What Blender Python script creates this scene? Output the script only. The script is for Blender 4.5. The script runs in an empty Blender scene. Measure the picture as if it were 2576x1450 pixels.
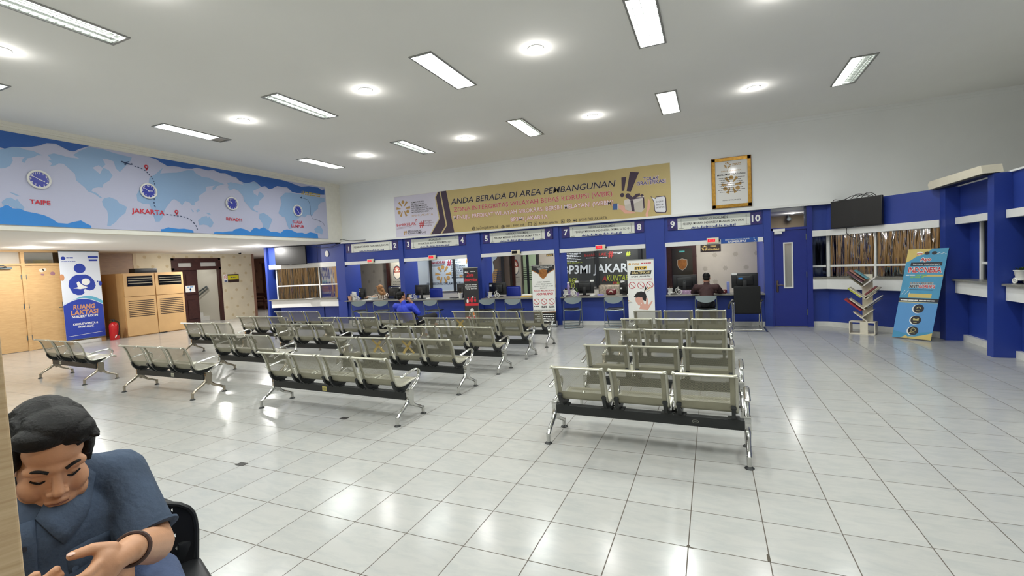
import bpy, bmesh, math, random
import numpy as np
from mathutils import Vector as V, Matrix
random.seed(7)
SC = bpy.context.scene
COL = SC.collection
PI = math.pi

# ---------------------------------------------------------------- camera
cam = bpy.data.cameras.new('camera')
cam.sensor_width = 36.0
cam.lens = 16.265
cam.clip_start = 0.02
cam.clip_end = 200
camo = bpy.data.objects.new('camera', cam)
COL.objects.link(camo)
_y, _p, _r = -0.408147, -0.0490157, -0.0481498
_f = V((math.sin(_y)*math.cos(_p), math.cos(_y)*math.cos(_p), math.sin(_p)))
_rt = V((math.cos(_y), -math.sin(_y), 0))
_u = _rt.cross(_f)
_R = _rt*math.cos(_r) + _u*math.sin(_r)
_U = -_rt*math.sin(_r) + _u*math.cos(_r)
camo.matrix_world = Matrix(((_R.x, _U.x, -_f.x, 0.1557), (_R.y, _U.y, -_f.y, -2.6471), (_R.z, _U.z, -_f.z, 1.6077), (0, 0, 0, 1)))
SC.camera = camo

# ---------------------------------------------------------------- world, exposure
w = bpy.data.worlds.new('world')
SC.world = w
w.use_nodes = True
w.node_tree.nodes['Background'].inputs[0].default_value = (0.75, 0.8, 0.8, 1)
w.node_tree.nodes['Background'].inputs[1].default_value = 0.05
SC.view_settings.view_transform = 'Standard'
SC.view_settings.look = 'None'
SC.view_settings.gamma = 1.0
SC.view_settings.use_curve_mapping = False
SC.view_settings.exposure = 0.33
SC.cycles.max_bounces = 8
SC.cycles.diffuse_bounces = 6
SC.cycles.glossy_bounces = 4
SC.cycles.transmission_bounces = 4
SC.cycles.transparent_max_bounces = 12
SC.cycles.caustics_reflective = False
SC.cycles.caustics_refractive = False
SC.cycles.sample_clamp_indirect = 3.0
SC.cycles.adaptive_threshold = 0.04
LAMP_W = 27.0        # watts of one lit fluorescent lane
SPOT_W = 9.0         # watts of one recessed downlight

# ---------------------------------------------------------------- materials
def lin(c):
    c = c/255.0
    return c/12.92 if c <= 0.04045 else ((c+0.055)/1.055)**2.4
def S(r, g, b):
    return (lin(r), lin(g), lin(b), 1.0)
MATS = {}
def mat(name, col, rough=0.5, metal=0.0, spec=0.5, noise=0.0, nscale=8.0, bump=0.0, bscale=40.0, emit=None, estr=0.0, coat=0.0):
    """Principled surface with a little procedural tone variation and optional bump"""
    if name in MATS: return MATS[name]
    m = bpy.data.materials.new(name); m.use_nodes = True
    nt = m.node_tree; b = nt.nodes['Principled BSDF']
    b.inputs['Base Color'].default_value = col
    b.inputs['Roughness'].default_value = rough
    b.inputs['Metallic'].default_value = metal
    b.inputs['Specular IOR Level'].default_value = spec
    if coat: b.inputs['Coat Weight'].default_value = coat
    if emit is not None:
        b.inputs['Emission Color'].default_value = emit
        b.inputs['Emission Strength'].default_value = estr
    if noise > 0 or bump > 0:
        tc = nt.nodes.new('ShaderNodeTexCoord')
    if noise > 0:
        n = nt.nodes.new('ShaderNodeTexNoise'); n.inputs['Scale'].default_value = nscale; n.inputs['Detail'].default_value = 4
        nt.links.new(tc.outputs['Object'], n.inputs['Vector'])
        r = nt.nodes.new('ShaderNodeValToRGB')
        lo = tuple(max(0, c*(1-noise)) for c in col[:3])+(1,); hi = tuple(min(1, c*(1+noise)) for c in col[:3])+(1,)
        r.color_ramp.elements[0].color = lo; r.color_ramp.elements[0].position = 0.3
        r.color_ramp.elements[1].color = hi; r.color_ramp.elements[1].position = 0.7
        nt.links.new(n.outputs['Fac'], r.inputs['Fac']); nt.links.new(r.outputs['Color'], b.inputs['Base Color'])
    if bump > 0:
        n2 = nt.nodes.new('ShaderNodeTexNoise'); n2.inputs['Scale'].default_value = bscale; n2.inputs['Detail'].default_value = 3
        nt.links.new(tc.outputs['Object'], n2.inputs['Vector'])
        bp = nt.nodes.new('ShaderNodeBump'); bp.inputs['Strength'].default_value = bump; bp.inputs['Distance'].default_value = 0.01
        nt.links.new(n2.outputs['Fac'], bp.inputs['Height']); nt.links.new(bp.outputs['Normal'], b.inputs['Normal'])
    MATS[name] = m
    return m

def N(nt, t, **kw):
    n = nt.nodes.new(t)
    for k, v in kw.items():
        if k in n.inputs: n.inputs[k].default_value = v
        else: setattr(n, k, v)
    return n

def math_node(nt, op, a, b=None):
    n = nt.nodes.new('ShaderNodeMath'); n.operation = op
    for i, x in enumerate((a, b)):
        if x is None: continue
        if hasattr(x, 'is_linked') or hasattr(x, 'links'): nt.links.new(x, n.inputs[i])
        else: n.inputs[i].default_value = x
    return n.outputs[0]

def mat_floor():
    m = bpy.data.materials.new('floor_tiles'); m.use_nodes = True
    nt = m.node_tree; b = nt.nodes['Principled BSDF']
    g = N(nt, 'ShaderNodeNewGeometry'); sp = N(nt, 'ShaderNodeSeparateXYZ'); nt.links.new(g.outputs['Position'], sp.inputs[0])
    ux = math_node(nt, 'DIVIDE', sp.outputs['X'], 0.4); uy = math_node(nt, 'DIVIDE', sp.outputs['Y'], 0.4)
    def edge(u):
        f = math_node(nt, 'FRACT', u); f = math_node(nt, 'SUBTRACT', f, 0.5); f = math_node(nt, 'ABSOLUTE', f)
        return f
    ex, ey = edge(ux), edge(uy)
    mx = math_node(nt, 'MAXIMUM', ex, ey)
    gr = N(nt, 'ShaderNodeMapRange'); gr.inputs['From Min'].default_value = 0.4915; gr.inputs['From Max'].default_value = 0.494
    nt.links.new(mx, gr.inputs['Value'])
    cx = math_node(nt, 'FLOOR', ux); cy = math_node(nt, 'FLOOR', uy)
    cb = N(nt, 'ShaderNodeCombineXYZ'); nt.links.new(cx, cb.inputs[0]); nt.links.new(cy, cb.inputs[1])
    wn = N(nt, 'ShaderNodeTexWhiteNoise'); wn.noise_dimensions = '3D'; nt.links.new(cb.outputs[0], wn.inputs['Vector'])
    # veins, shifted per tile
    ad = N(nt, 'ShaderNodeVectorMath'); ad.operation = 'MULTIPLY_ADD'
    nt.links.new(wn.outputs['Color'], ad.inputs[0]); ad.inputs[1].default_value = (9, 9, 9); nt.links.new(g.outputs['Position'], ad.inputs[2])
    mp = N(nt, 'ShaderNodeMapping'); mp.inputs['Rotation'].default_value = (0, 0, 0.6); mp.inputs['Scale'].default_value = (3.0, 9.0, 1)
    nt.links.new(ad.outputs[0], mp.inputs['Vector'])
    ns = N(nt, 'ShaderNodeTexNoise', Scale=1.6, Detail=6.0, Roughness=0.62, Distortion=0.6); nt.links.new(mp.outputs[0], ns.inputs['Vector'])
    rp = N(nt, 'ShaderNodeValToRGB')
    rp.color_ramp.elements[0].position = 0.33; rp.color_ramp.elements[0].color = S(163, 164, 161)
    rp.color_ramp.elements[1].position = 0.58; rp.color_ramp.elements[1].color = S(171, 170, 166)
    nt.links.new(ns.outputs['Fac'], rp.inputs['Fac'])
    tint = N(nt, 'ShaderNodeMapRange'); tint.inputs['To Min'].default_value = 0.955; tint.inputs['To Max'].default_value = 1.02
    nt.links.new(wn.outputs['Value'], tint.inputs['Value'])
    vm = N(nt, 'ShaderNodeVectorMath'); vm.operation = 'SCALE'; nt.links.new(rp.outputs['Color'], vm.inputs[0]); nt.links.new(tint.outputs[0], vm.inputs['Scale'])
    mix = N(nt, 'ShaderNodeMix'); mix.data_type = 'RGBA'
    nt.links.new(gr.outputs[0], mix.inputs['Factor']); nt.links.new(vm.outputs[0], mix.inputs['A']); mix.inputs['B'].default_value = S(84, 76, 68)
    nt.links.new(mix.outputs['Result'], b.inputs['Base Color'])
    rr = N(nt, 'ShaderNodeMapRange'); rr.inputs['To Min'].default_value = 0.17; rr.inputs['To Max'].default_value = 0.6
    nt.links.new(gr.outputs[0], rr.inputs['Value']); nt.links.new(rr.outputs[0], b.inputs['Roughness'])
    b.inputs['Specular IOR Level'].default_value = 0.42
    n2 = N(nt, 'ShaderNodeTexNoise', Scale=55.0, Detail=2.0); nt.links.new(g.outputs['Position'], n2.inputs['Vector'])
    hs = math_node(nt, 'SUBTRACT', math_node(nt, 'MULTIPLY', n2.outputs['Fac'], 0.16), gr.outputs[0])
    bp = N(nt, 'ShaderNodeBump', Strength=0.35, Distance=0.0012); nt.links.new(hs, bp.inputs['Height']); nt.links.new(bp.outputs['Normal'], b.inputs['Normal'])
    return m

def mat_perforated(name, col):
    """sheet metal: solid border, staggered round holes in the middle; UV in metres, v runs along the sheet"""
    m = bpy.data.materials.new(name); m.use_nodes = True
    nt = m.node_tree; b = nt.nodes['Principled BSDF']; out = nt.nodes['Material Output']
    b.inputs['Roughness'].default_value = 0.42; b.inputs['Metallic'].default_value = 0.35
    uv = N(nt, 'ShaderNodeUVMap'); sp = N(nt, 'ShaderNodeSeparateXYZ'); nt.links.new(uv.outputs[0], sp.inputs[0])
    p = 0.0085
    gu = math_node(nt, 'DIVIDE', sp.outputs[0], p); gv = math_node(nt, 'DIVIDE', sp.outputs[1], p*0.866)
    row = math_node(nt, 'FLOOR', gv); odd = math_node(nt, 'MULTIPLY', math_node(nt, 'MODULO', row, 2.0), 0.5)
    fu = math_node(nt, 'SUBTRACT', math_node(nt, 'FRACT', math_node(nt, 'ADD', gu, odd)), 0.5)
    fv = math_node(nt, 'MULTIPLY', math_node(nt, 'SUBTRACT', math_node(nt, 'FRACT', gv), 0.5), 0.866)
    d = math_node(nt, 'SQRT', math_node(nt, 'ADD', math_node(nt, 'MULTIPLY', fu, fu), math_node(nt, 'MULTIPLY', fv, fv)))
    hole = math_node(nt, 'LESS_THAN', d, 0.335)
    inx = math_node(nt, 'LESS_THAN', math_node(nt, 'ABSOLUTE', sp.outputs[0]), 0.178)
    v1 = math_node(nt, 'GREATER_THAN', sp.outputs[1], 0.055); v2 = math_node(nt, 'LESS_THAN', sp.outputs[1], 0.315)
    v3 = math_node(nt, 'GREATER_THAN', sp.outputs[1], 0.42); v4 = math_node(nt, 'LESS_THAN', sp.outputs[1], 0.70)
    vv = math_node(nt, 'MAXIMUM', math_node(nt, 'MULTIPLY', v1, v2), math_node(nt, 'MULTIPLY', v3, v4))
    h = math_node(nt, 'MULTIPLY', math_node(nt, 'MULTIPLY', hole, inx), vv)
    tc = N(nt, 'ShaderNodeTexCoord'); ns = N(nt, 'ShaderNodeTexNoise', Scale=9.0, Detail=4.0); nt.links.new(tc.outputs['Object'], ns.inputs['Vector'])
    rp = N(nt, 'ShaderNodeValToRGB'); rp.color_ramp.elements[0].position = 0.3; rp.color_ramp.elements[1].position = 0.75
    rp.color_ramp.elements[0].color = tuple(c*0.86 for c in col[:3])+(1,); rp.color_ramp.elements[1].color = tuple(c*1.06 for c in col[:3])+(1,)
    nt.links.new(ns.outputs['Fac'], rp.inputs['Fac']); nt.links.new(rp.outputs[0], b.inputs['Base Color'])
    tr = N(nt, 'ShaderNodeBsdfTransparent'); mx = N(nt, 'ShaderNodeMixShader')
    nt.links.new(h, mx.inputs[0]); nt.links.new(b.outputs[0], mx.inputs[1]); nt.links.new(tr.outputs[0], mx.inputs[2]); nt.links.new(mx.outputs[0], out.inputs['Surface'])
    return m

def mat_wood(name, c1, c2, scale=(1, 1, 14), rough=0.45):
    m = bpy.data.materials.new(name); m.use_nodes = True
    nt = m.node_tree; b = nt.nodes['Principled BSDF']; b.inputs['Roughness'].default_value = rough
    tc = N(nt, 'ShaderNodeTexCoord'); mp = N(nt, 'ShaderNodeMapping'); mp.inputs['Scale'].default_value = scale
    nt.links.new(tc.outputs['Object'], mp.inputs[0])
    ns = N(nt, 'ShaderNodeTexNoise', Scale=3.0, Detail=6.0, Roughness=0.6, Distortion=0.4); nt.links.new(mp.outputs[0], ns.inputs['Vector'])
    rp = N(nt, 'ShaderNodeValToRGB'); rp.color_ramp.elements[0].position = 0.3; rp.color_ramp.elements[1].position = 0.7
    rp.color_ramp.elements[0].color = c1; rp.color_ramp.elements[1].color = c2
    nt.links.new(ns.outputs['Fac'], rp.inputs[0]); nt.links.new(rp.outputs[0], b.inputs['Base Color'])
    return m

def mat_wallpaper(name, base, mark, pitch=0.42, axis='Y'):
    """beige paper with staggered rosettes"""
    m = bpy.data.materials.new(name); m.use_nodes = True
    nt = m.node_tree; b = nt.nodes['Principled BSDF']; b.inputs['Roughness'].default_value = 0.75
    g = N(nt, 'ShaderNodeNewGeometry'); sp = N(nt, 'ShaderNodeSeparateXYZ'); nt.links.new(g.outputs['Position'], sp.inputs[0])
    a = math_node(nt, 'DIVIDE', sp.outputs[axis], pitch); c = math_node(nt, 'DIVIDE', sp.outputs['Z'], pitch*0.72)
    odd = math_node(nt, 'MULTIPLY', math_node(nt, 'MODULO', math_node(nt, 'FLOOR', c), 2.0), 0.5)
    fa = math_node(nt, 'SUBTRACT', math_node(nt, 'FRACT', math_node(nt, 'ADD', math_node(nt, 'ADD', a, 60.0), odd)), 0.5)
    fc = math_node(nt, 'MULTIPLY', math_node(nt, 'SUBTRACT', math_node(nt, 'FRACT', c), 0.5), 0.72)
    d = math_node(nt, 'SQRT', math_node(nt, 'ADD', math_node(nt, 'MULTIPLY', fa, fa), math_node(nt, 'MULTIPLY', fc, fc)))
    ang = math_node(nt, 'ARCTAN2', fc, fa); pet = math_node(nt, 'MULTIPLY', math_node(nt, 'COSINE', math_node(nt, 'MULTIPLY', ang, 8.0)), 0.018)
    dd = math_node(nt, 'ADD', d, pet)
    mr = N(nt, 'ShaderNodeMapRange'); mr.inputs['From Min'].default_value = 0.135; mr.inputs['From Max'].default_value = 0.10
    mr.inputs['To Min'].default_value = 0.0; mr.inputs['To Max'].default_value = 0.75; nt.links.new(dd, mr.inputs['Value'])
    ns = N(nt, 'ShaderNodeTexNoise', Scale=2.0, Detail=5.0); nt.links.new(g.outputs['Position'], ns.inputs['Vector'])
    rp = N(nt, 'ShaderNodeValToRGB'); rp.color_ramp.elements[0].color = tuple(x*0.9 for x in base[:3])+(1,); rp.color_ramp.elements[1].color = base
    rp.color_ramp.elements[0].position = 0.3; rp.color_ramp.elements[1].position = 0.6
    nt.links.new(ns.outputs['Fac'], rp.inputs[0])
    mix = N(nt, 'ShaderNodeMix'); mix.data_type = 'RGBA'; nt.links.new(mr.outputs[0], mix.inputs['Factor'])
    nt.links.new(rp.outputs[0], mix.inputs['A']); mix.inputs['B'].default_value = mark
    nt.links.new(mix.outputs['Result'], b.inputs['Base Color'])
    return m

def mat_film(name, col, rough=0.04, wave=0.5):
    """reflective sun-control film on a pane: dark mirror with vertical ripples"""
    m = bpy.data.materials.new(name); m.use_nodes = True
    nt = m.node_tree; b = nt.nodes['Principled BSDF']
    b.inputs['Base Color'].default_value = col; b.inputs['Metallic'].default_value = 1.0; b.inputs['Roughness'].default_value = rough
    g = N(nt, 'ShaderNodeNewGeometry'); mp = N(nt, 'ShaderNodeMapping'); mp.inputs['Scale'].default_value = (9, 9, 0.8); nt.links.new(g.outputs['Position'], mp.inputs[0])
    ns = N(nt, 'ShaderNodeTexNoise', Scale=1.0, Detail=2.0); nt.links.new(mp.outputs[0], ns.inputs['Vector'])
    bp = N(nt, 'ShaderNodeBump', Strength=wave, Distance=0.05); nt.links.new(ns.outputs['Fac'], bp.inputs['Height']); nt.links.new(bp.outputs['Normal'], b.inputs['Normal'])
    return m

def mat_glass(name, tint=(0.9, 0.95, 0.95, 1), alpha=0.12):
    m = bpy.data.materials.new(name); m.use_nodes = True
    nt = m.node_tree; b = nt.nodes['Principled BSDF']; out = nt.nodes['Material Output']
    b.inputs['Base Color'].default_value = tint; b.inputs['Roughness'].default_value = 0.03
    tr = N(nt, 'ShaderNodeBsdfTransparent'); mx = N(nt, 'ShaderNodeMixShader'); mx.inputs[0].default_value = alpha
    nt.links.new(tr.outputs[0], mx.inputs[1]); nt.links.new(b.outputs[0], mx.inputs[2]); nt.links.new(mx.outputs[0], out.inputs['Surface'])
    return m

WHITE = mat('wall_paint', S(232, 233, 232), 0.8, noise=0.03, nscale=0.8)
CEILM = mat('ceiling_paint', S(238, 237, 233), 0.85, noise=0.025, nscale=0.5)
CREAM = mat('cream_paint', S(232, 229, 218), 0.75, noise=0.03)
BLUE = mat('blue_paint', S(34, 58, 142), 0.5, noise=0.06, nscale=1.5)
BLUED = mat('blue_door_paint', S(26, 42, 128), 0.42, noise=0.04, nscale=1.5)
TRIMW = mat('white_trim', S(226, 226, 224), 0.5, noise=0.02)
SKIRT = mat('white_tile_skirting', S(212, 211, 206), 0.25, noise=0.05)
GRANITE = mat('granite', S(128, 126, 118), 0.3, noise=0.25, nscale=60)
CHROME = mat('chrome', S(200, 200, 196), 0.16, 1.0)
CHROMED = mat('aged_chrome', S(176, 166, 150), 0.24, 1.0, noise=0.12, nscale=14)
BLACKM = mat('black_metal', S(38, 40, 40), 0.45, 0.2)
BLACKP = mat('black_plastic', S(20, 21, 23), 0.4)
BLACKG = mat('black_gloss', S(10, 11, 12), 0.12)
GREYP = mat('grey_plastic', S(128, 138, 140), 0.5)
GREYM = mat('grey_metal', S(112, 122, 126), 0.35, 0.7)
WHITEP = mat('white_plastic', S(228, 227, 222), 0.4)
CREAMP = mat('cream_plastic', S(222, 214, 188), 0.45)
DARKW = mat('dark_wood', S(62, 36, 30), 0.4, noise=0.25, nscale=12)
FLOORM = mat_floor()
LAMWOOD = mat_wood('pale_laminate', S(188, 152, 104), S(204, 168, 120), (2, 2, 14))
BEIGEC = mat('cabinet_laminate', S(196, 158, 108), 0.5, noise=0.05, nscale=3)
PAPERL = mat_wallpaper('wallpaper_lobby', S(214, 203, 176), S(186, 166, 126), 0.46, 'Y')
PAPERB = mat_wallpaper('wallpaper_booth', S(196, 188, 170), S(162, 152, 134), 0.5, 'X')
PAPERD = mat_wallpaper('wallpaper_brown', S(140, 104, 84), S(104, 74, 60), 0.6, 'X')
GLASS = mat_glass('clear_glass')
FILM = mat_film('reflective_film', (0.22, 0.22, 0.22, 1))
FILMD = mat_film('dark_film', (0.05, 0.06, 0.09, 1), 0.06, 0.1)
STEELP = mat_perforated('perforated_steel', S(150, 146, 126))
STEELR = mat('steel_rim', S(180, 178, 164), 0.3, 0.7, noise=0.08)
def flatmat(n, r, g, b, rough=0.6):
    return mat('print_'+n, S(r, g, b), rough)
PW = flatmat('white', 232, 232, 228); PK = flatmat('black', 30, 28, 30); PR = flatmat('red', 196, 60, 66)

# ---------------------------------------------------------------- mesh helpers
class Fr:
    """a drawing plane: origin, two axes, normal = u x v"""
    def __init__(s, o, u, v):
        s.o = V(o); s.u = V(u).normalized(); s.v = V(v).normalized(); s.n = s.u.cross(s.v).normalized()
    def P(s, a, b, d=0.0):
        return s.o + s.u*a + s.v*b + s.n*d
def nb(): return bmesh.new()
def fin(name, bm, m, parent=None, smooth=False, angle=None):
    bmesh.ops.recalc_face_normals(bm, faces=bm.faces) if not getattr(bm, '_keep', False) else None
    me = bpy.data.meshes.new(name); bm.to_mesh(me); bm.free()
    o = bpy.data.objects.new(name, me); COL.objects.link(o)
    if m is not None: me.materials.append(m)
    if smooth:
        for p in me.polygons: p.use_smooth = True
        if angle:
            try: me.set_sharp_from_angle(angle=math.radians(angle))
            except Exception: pass
    if parent is not None: o.parent = parent
    return o
def fins(name, bm, m, parent=None): return fin(name, bm, m, parent, True, 40)
def tag(o, label, cat, group=None):
    o['label'] = label; o['category'] = cat
    if group: o['group'] = group
    return o
def thing(name, label, cat, loc=(0, 0, 0), rz=0.0, group=None):
    o = bpy.data.objects.new(name, None); COL.objects.link(o); o.empty_display_size = 0.1
    o.location = loc; o.rotation_euler = (0, 0, rz)
    return tag(o, label, cat, group)
def struct(o):
    o['kind'] = 'structure'; return o
def dup(root, loc, rz, label=None, group=None):
    """a copy of a thing with copies of its parts and their sub-parts"""
    def cp2(o, par):
        c = o.copy(); COL.objects.link(c); c.parent = par
        for k in CH.get(o.name, ()): cp2(k, c)
        return c
    CH = {}
    for x in COL.objects:
        if x.parent is not None: CH.setdefault(x.parent.name, []).append(x)
    r = cp2(root, None)
    r.location = loc; r.rotation_euler = (0, 0, rz)
    if label: r['label'] = label
    if group: r['group'] = group
    return r
def box(bm, x0, x1, y0, y1, z0, z1, M=None):
    vs = [V((x, y, z)) for z in (z0, z1) for y in (y0, y1) for x in (x0, x1)]
    if M is not None: vs = [M @ v for v in vs]
    b = [bm.verts.new(v) for v in vs]
    for f in ((0, 2, 3, 1), (4, 5, 7, 6), (0, 1, 5, 4), (2, 6, 7, 3), (0, 4, 6, 2), (1, 3, 7, 5)):
        bm.faces.new([b[i] for i in f])
    return b
def rbox(bm, x0, x1, y0, y1, z0, z1, r=0.01, M=None, seg=2):
    """box with rounded edges"""
    t = bmesh.new(); box(t, x0, x1, y0, y1, z0, z1)
    bmesh.ops.bevel(t, geom=t.edges[:], offset=r, segments=seg, affect='EDGES', profile=0.5)
    merge(bm, t, M)
def merge(bm, t, M=None):
    mp = {}
    for v in t.verts: mp[v] = bm.verts.new(M @ v.co if M is not None else v.co)
    for f in t.faces:
        try: bm.faces.new([mp[v] for v in f.verts])
        except ValueError: pass
    t.free()
def fbox(bm, fr, a0, a1, b0, b1, d0, d1):
    """box in a frame: a along u, b along v, d along the normal"""
    vs = [bm.verts.new(fr.P(a, b, d)) for d in (d0, d1) for b in (b0, b1) for a in (a0, a1)]
    for f in ((0, 2, 3, 1), (4, 5, 7, 6), (0, 1, 5, 4), (2, 6, 7, 3), (0, 4, 6, 2), (1, 3, 7, 5)):
        bm.faces.new([vs[i] for i in f])
def ring(c, a, b, ra, rb, seg):
    return [c + a*(ra*math.cos(2*PI*i/seg)) + b*(rb*math.sin(2*PI*i/seg)) for i in range(seg)]
def loft(bm, rings, cap=True):
    R = [[bm.verts.new(p) for p in r] for r in rings]
    n = len(R[0])
    for k in range(len(R)-1):
        for i in range(n):
            bm.faces.new((R[k][i], R[k][(i+1) % n], R[k+1][(i+1) % n], R[k+1][i]))
    if cap:
        bm.faces.new(R[0][::-1]); bm.faces.new(R[-1])
    return R
def cyl(bm, p0, p1, r0, r1=None, seg=14, cap=True):
    p0, p1 = V(p0), V(p1); r1 = r0 if r1 is None else r1
    d = (p1-p0).normalized(); a = d.orthogonal().normalized(); b = d.cross(a)
    loft(bm, [ring(p0, a, b, r0, r0, seg), ring(p1, a, b, r1, r1, seg)], cap)
def tube(bm, pts, r, seg=8, closed=False, rb=None, side=None):
    """round (or with rb/side, oval) tube along points; r may be a list"""
    pts = [V(p) for p in pts]; n = len(pts); rings = []
    prev = None
    for i, p in enumerate(pts):
        if closed: d = pts[(i+1) % n]-pts[i-1]
        else: d = pts[min(i+1, n-1)]-pts[max(i-1, 0)]
        d.normalize()
        if side is not None: a = V(side) - d*V(side).dot(d)
        elif prev is None: a = d.orthogonal()
        else: a = prev - d*prev.dot(d)
        a.normalize(); prev = a; b = d.cross(a)
        rr = r[i] if isinstance(r, (list, tuple)) else r
        r2 = rr if rb is None else (rb[i] if isinstance(rb, (list, tuple)) else rb)
        rings.append(ring(p, a, b, rr, r2, seg))
    if closed:
        R = [[bm.verts.new(p) for p in q] for q in rings]
        for k in range(n):
            A, B = R[k], R[(k+1) % n]
            for i in range(seg): bm.faces.new((A[i], A[(i+1) % seg], B[(i+1) % seg], B[i]))
    else: loft(bm, rings)
def smooth_path(pts, k=3):
    """Catmull-Rom through points"""
    pts = [V(p) for p in pts]; out = []
    for i in range(len(pts)-1):
        p0, p1, p2, p3 = pts[max(i-1, 0)], pts[i], pts[i+1], pts[min(i+2, len(pts)-1)]
        for j in range(k):
            t = j/k
            out.append(0.5*((2*p1)+(p2-p0)*t+(2*p0-5*p1+4*p2-p3)*t*t+(3*p1-p0-3*p2+p3)*t**3))
    return out+[pts[-1]]
def lathe(bm, prof, c=(0, 0, 0), seg=18, M=None):
    """profile [(r, z)] about the vertical"""
    c = V(c); rows = []
    for r, z in prof:
        rows.append([c+V((r*math.cos(2*PI*i/seg), r*math.sin(2*PI*i/seg), z)) for i in range(seg)])
    if M is not None: rows = [[M @ p for p in q] for q in rows]
    loft(bm, rows)
def ball(bm, c, rx, ry=None, rz=None, seg=14, rows=9, M=None):
    ry = rx if ry is None else ry; rz = rx if rz is None else rz
    t = bmesh.new(); bmesh.ops.create_uvsphere(t, u_segments=seg, v_segments=rows, radius=1.0)
    for v in t.verts: v.co = V(c)+V((v.co.x*rx, v.co.y*ry, v.co.z*rz))
    merge(bm, t, M)
def prism(bm, pts, fr, d0, d1):
    """polygon extruded from d0 to d1 along the frame's normal"""
    A = [bm.verts.new(fr.P(a, b, d0)) for a, b in pts]; B = [bm.verts.new(fr.P(a, b, d1)) for a, b in pts]
    n = len(pts)
    bm.faces.new(A[::-1]); bm.faces.new(B)
    for i in range(n): bm.faces.new((A[i], A[(i+1) % n], B[(i+1) % n], B[i]))
def flat(bm, pts, fr, d):
    f = bm.faces.new([bm.verts.new(fr.P(a, b, d)) for a, b in pts])
    return f
def disc(bm, a, b, r, fr, d, seg=24, ry=None):
    ry = r if ry is None else ry
    flat(bm, [(a+r*math.cos(2*PI*i/seg), b+ry*math.sin(2*PI*i/seg)) for i in range(seg)], fr, d)
def annulus(bm, a, b, r0, r1, fr, d, seg=24, asp=1.0, a0=0.0, a1=2*PI):
    A = []
    full = abs(a1-a0-2*PI) < 1e-6
    n = seg if full else seg+1
    for i in range(n):
        t = a0+(a1-a0)*i/seg
        A.append((bm.verts.new(fr.P(a+r0*math.cos(t), b+asp*r0*math.sin(t), d)), bm.verts.new(fr.P(a+r1*math.cos(t), b+asp*r1*math.sin(t), d))))
    for i in range(seg):
        p, q = A[i], A[(i+1) % n]
        bm.faces.new((p[0], p[1], q[1], q[0]))
def bar2(bm, p, q, wd, fr, d):
    """flat bar from p to q in a frame"""
    p, q = V((p[0], p[1])), V((q[0], q[1])); t = (q-p).normalized()*wd/2; nn = V((-t.y, t.x))
    flat(bm, [tuple(p+nn), tuple(p-nn), tuple(q-nn), tuple(q+nn)], fr, d)
GL = {}
def glyphs(s, off=0.0):
    k = (s, off)
    if k not in GL:
        cu = bpy.data.curves.new('t', 'FONT'); cu.body = s; cu.resolution_u = 2; cu.offset = off
        ob = bpy.data.objects.new('t', cu); me = bpy.data.meshes.new_from_object(ob)
        vs = [(v.co.x, v.co.y) for v in me.vertices]; fs = [tuple(p.vertices) for p in me.polygons]
        bpy.data.objects.remove(ob); bpy.data.curves.remove(cu); bpy.data.meshes.remove(me)
        GL[k] = (vs, fs)
    return GL[k]
def capz():
    vs, _ = glyphs('H'); return max(y for _, y in vs)
def text(bm, s, fr, a, b, h, w=None, d=0.001, al='L', off=0.0, shear=0.0):
    """lettering: baseline start a,b, cap height h, optional total width w"""
    vs, fs = glyphs(s); x0 = min(x for x, _ in vs); x1 = max(x for x, _ in vs)
    sy = h/capz(); sx = sy if w is None else w/(x1-x0)
    wd = (x1-x0)*sx
    sh = {'L': 0, 'C': -wd/2, 'R': -wd}[al]
    if off: vs, fs = glyphs(s, off)
    B = [bm.verts.new(fr.P(a+sh+(x-x0)*sx+shear*y*sy, b+y*sy, d)) for x, y in vs]
    for f in fs:
        try: bm.faces.new([B[i] for i in f])
        except ValueError: pass
def lines2(bm, fr, a0, a1, b, h, d, seed=0):
    """a printed line of small unreadable words: short thick dashes"""
    rr = random.Random(seed*31+int(a0*1000)+int(b*1000)); x = a0
    while x < a1-h:
        wd = min(rr.uniform(1.2, 4.5)*h, a1-x)
        flat(bm, [(x, b), (x+wd, b), (x+wd, b+h), (x, b+h)], fr, d); x += wd+h*0.6
# ---- outlines of the printed artwork, in metres on their own wall planes (y,z on the map wall; x,z on the counter wall)
TOPWAVE1=[(1.125,3.958),(1.181,3.964),(1.237,3.956),(1.326,4.004),(1.426,4.022),(1.579,4.058),(1.686,4.105),(1.786,4.169),(1.907,4.184),(2.014,4.133),(2.091,4.099),(2.161,4.099),(2.247,4.161),(2.348,4.218),(2.411,4.25)]
TOPWAVE2=[(3.426,4.237),(3.546,4.224),(3.605,4.185),(3.649,4.159),(3.668,4.162),(3.77,4.11),(3.866,4.134),(4.004,4.136),(4.144,4.124),(4.29,4.144),(4.397,4.187),(4.502,4.18),(4.654,4.168),(4.783,4.202),(4.941,4.155),(5.074,4.172),(5.223,4.123),(5.344,4.117),(5.426,4.048),(5.548,4.008),(5.676,4.018),(5.832,4.091),(5.906,4.068),(6.033,3.974),(6.153,4.008),(6.268,3.945),(6.373,3.976),(6.525,4.063),(6.737,4.061),(6.847,4.076),(7.015,3.96),(7.174,3.951),(7.458,3.986),(7.826,3.993),(8.203,4.028),(8.217,4.19),(8.096,4.155),(7.973,4.214),(7.622,4.209),(7.354,4.154),(7.17,4.175),(6.97,4.218)]
BOT1=[(1.051,2.938),(1.132,2.972),(1.168,3.008),(1.207,3.018),(1.261,2.968),(1.348,2.968),(1.425,2.932),(1.577,2.904),(1.659,2.883),(1.752,2.834),(1.834,2.761),(1.968,2.756),(2.051,2.79),(2.171,2.828),(2.239,2.78),(2.321,2.738)]
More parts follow.
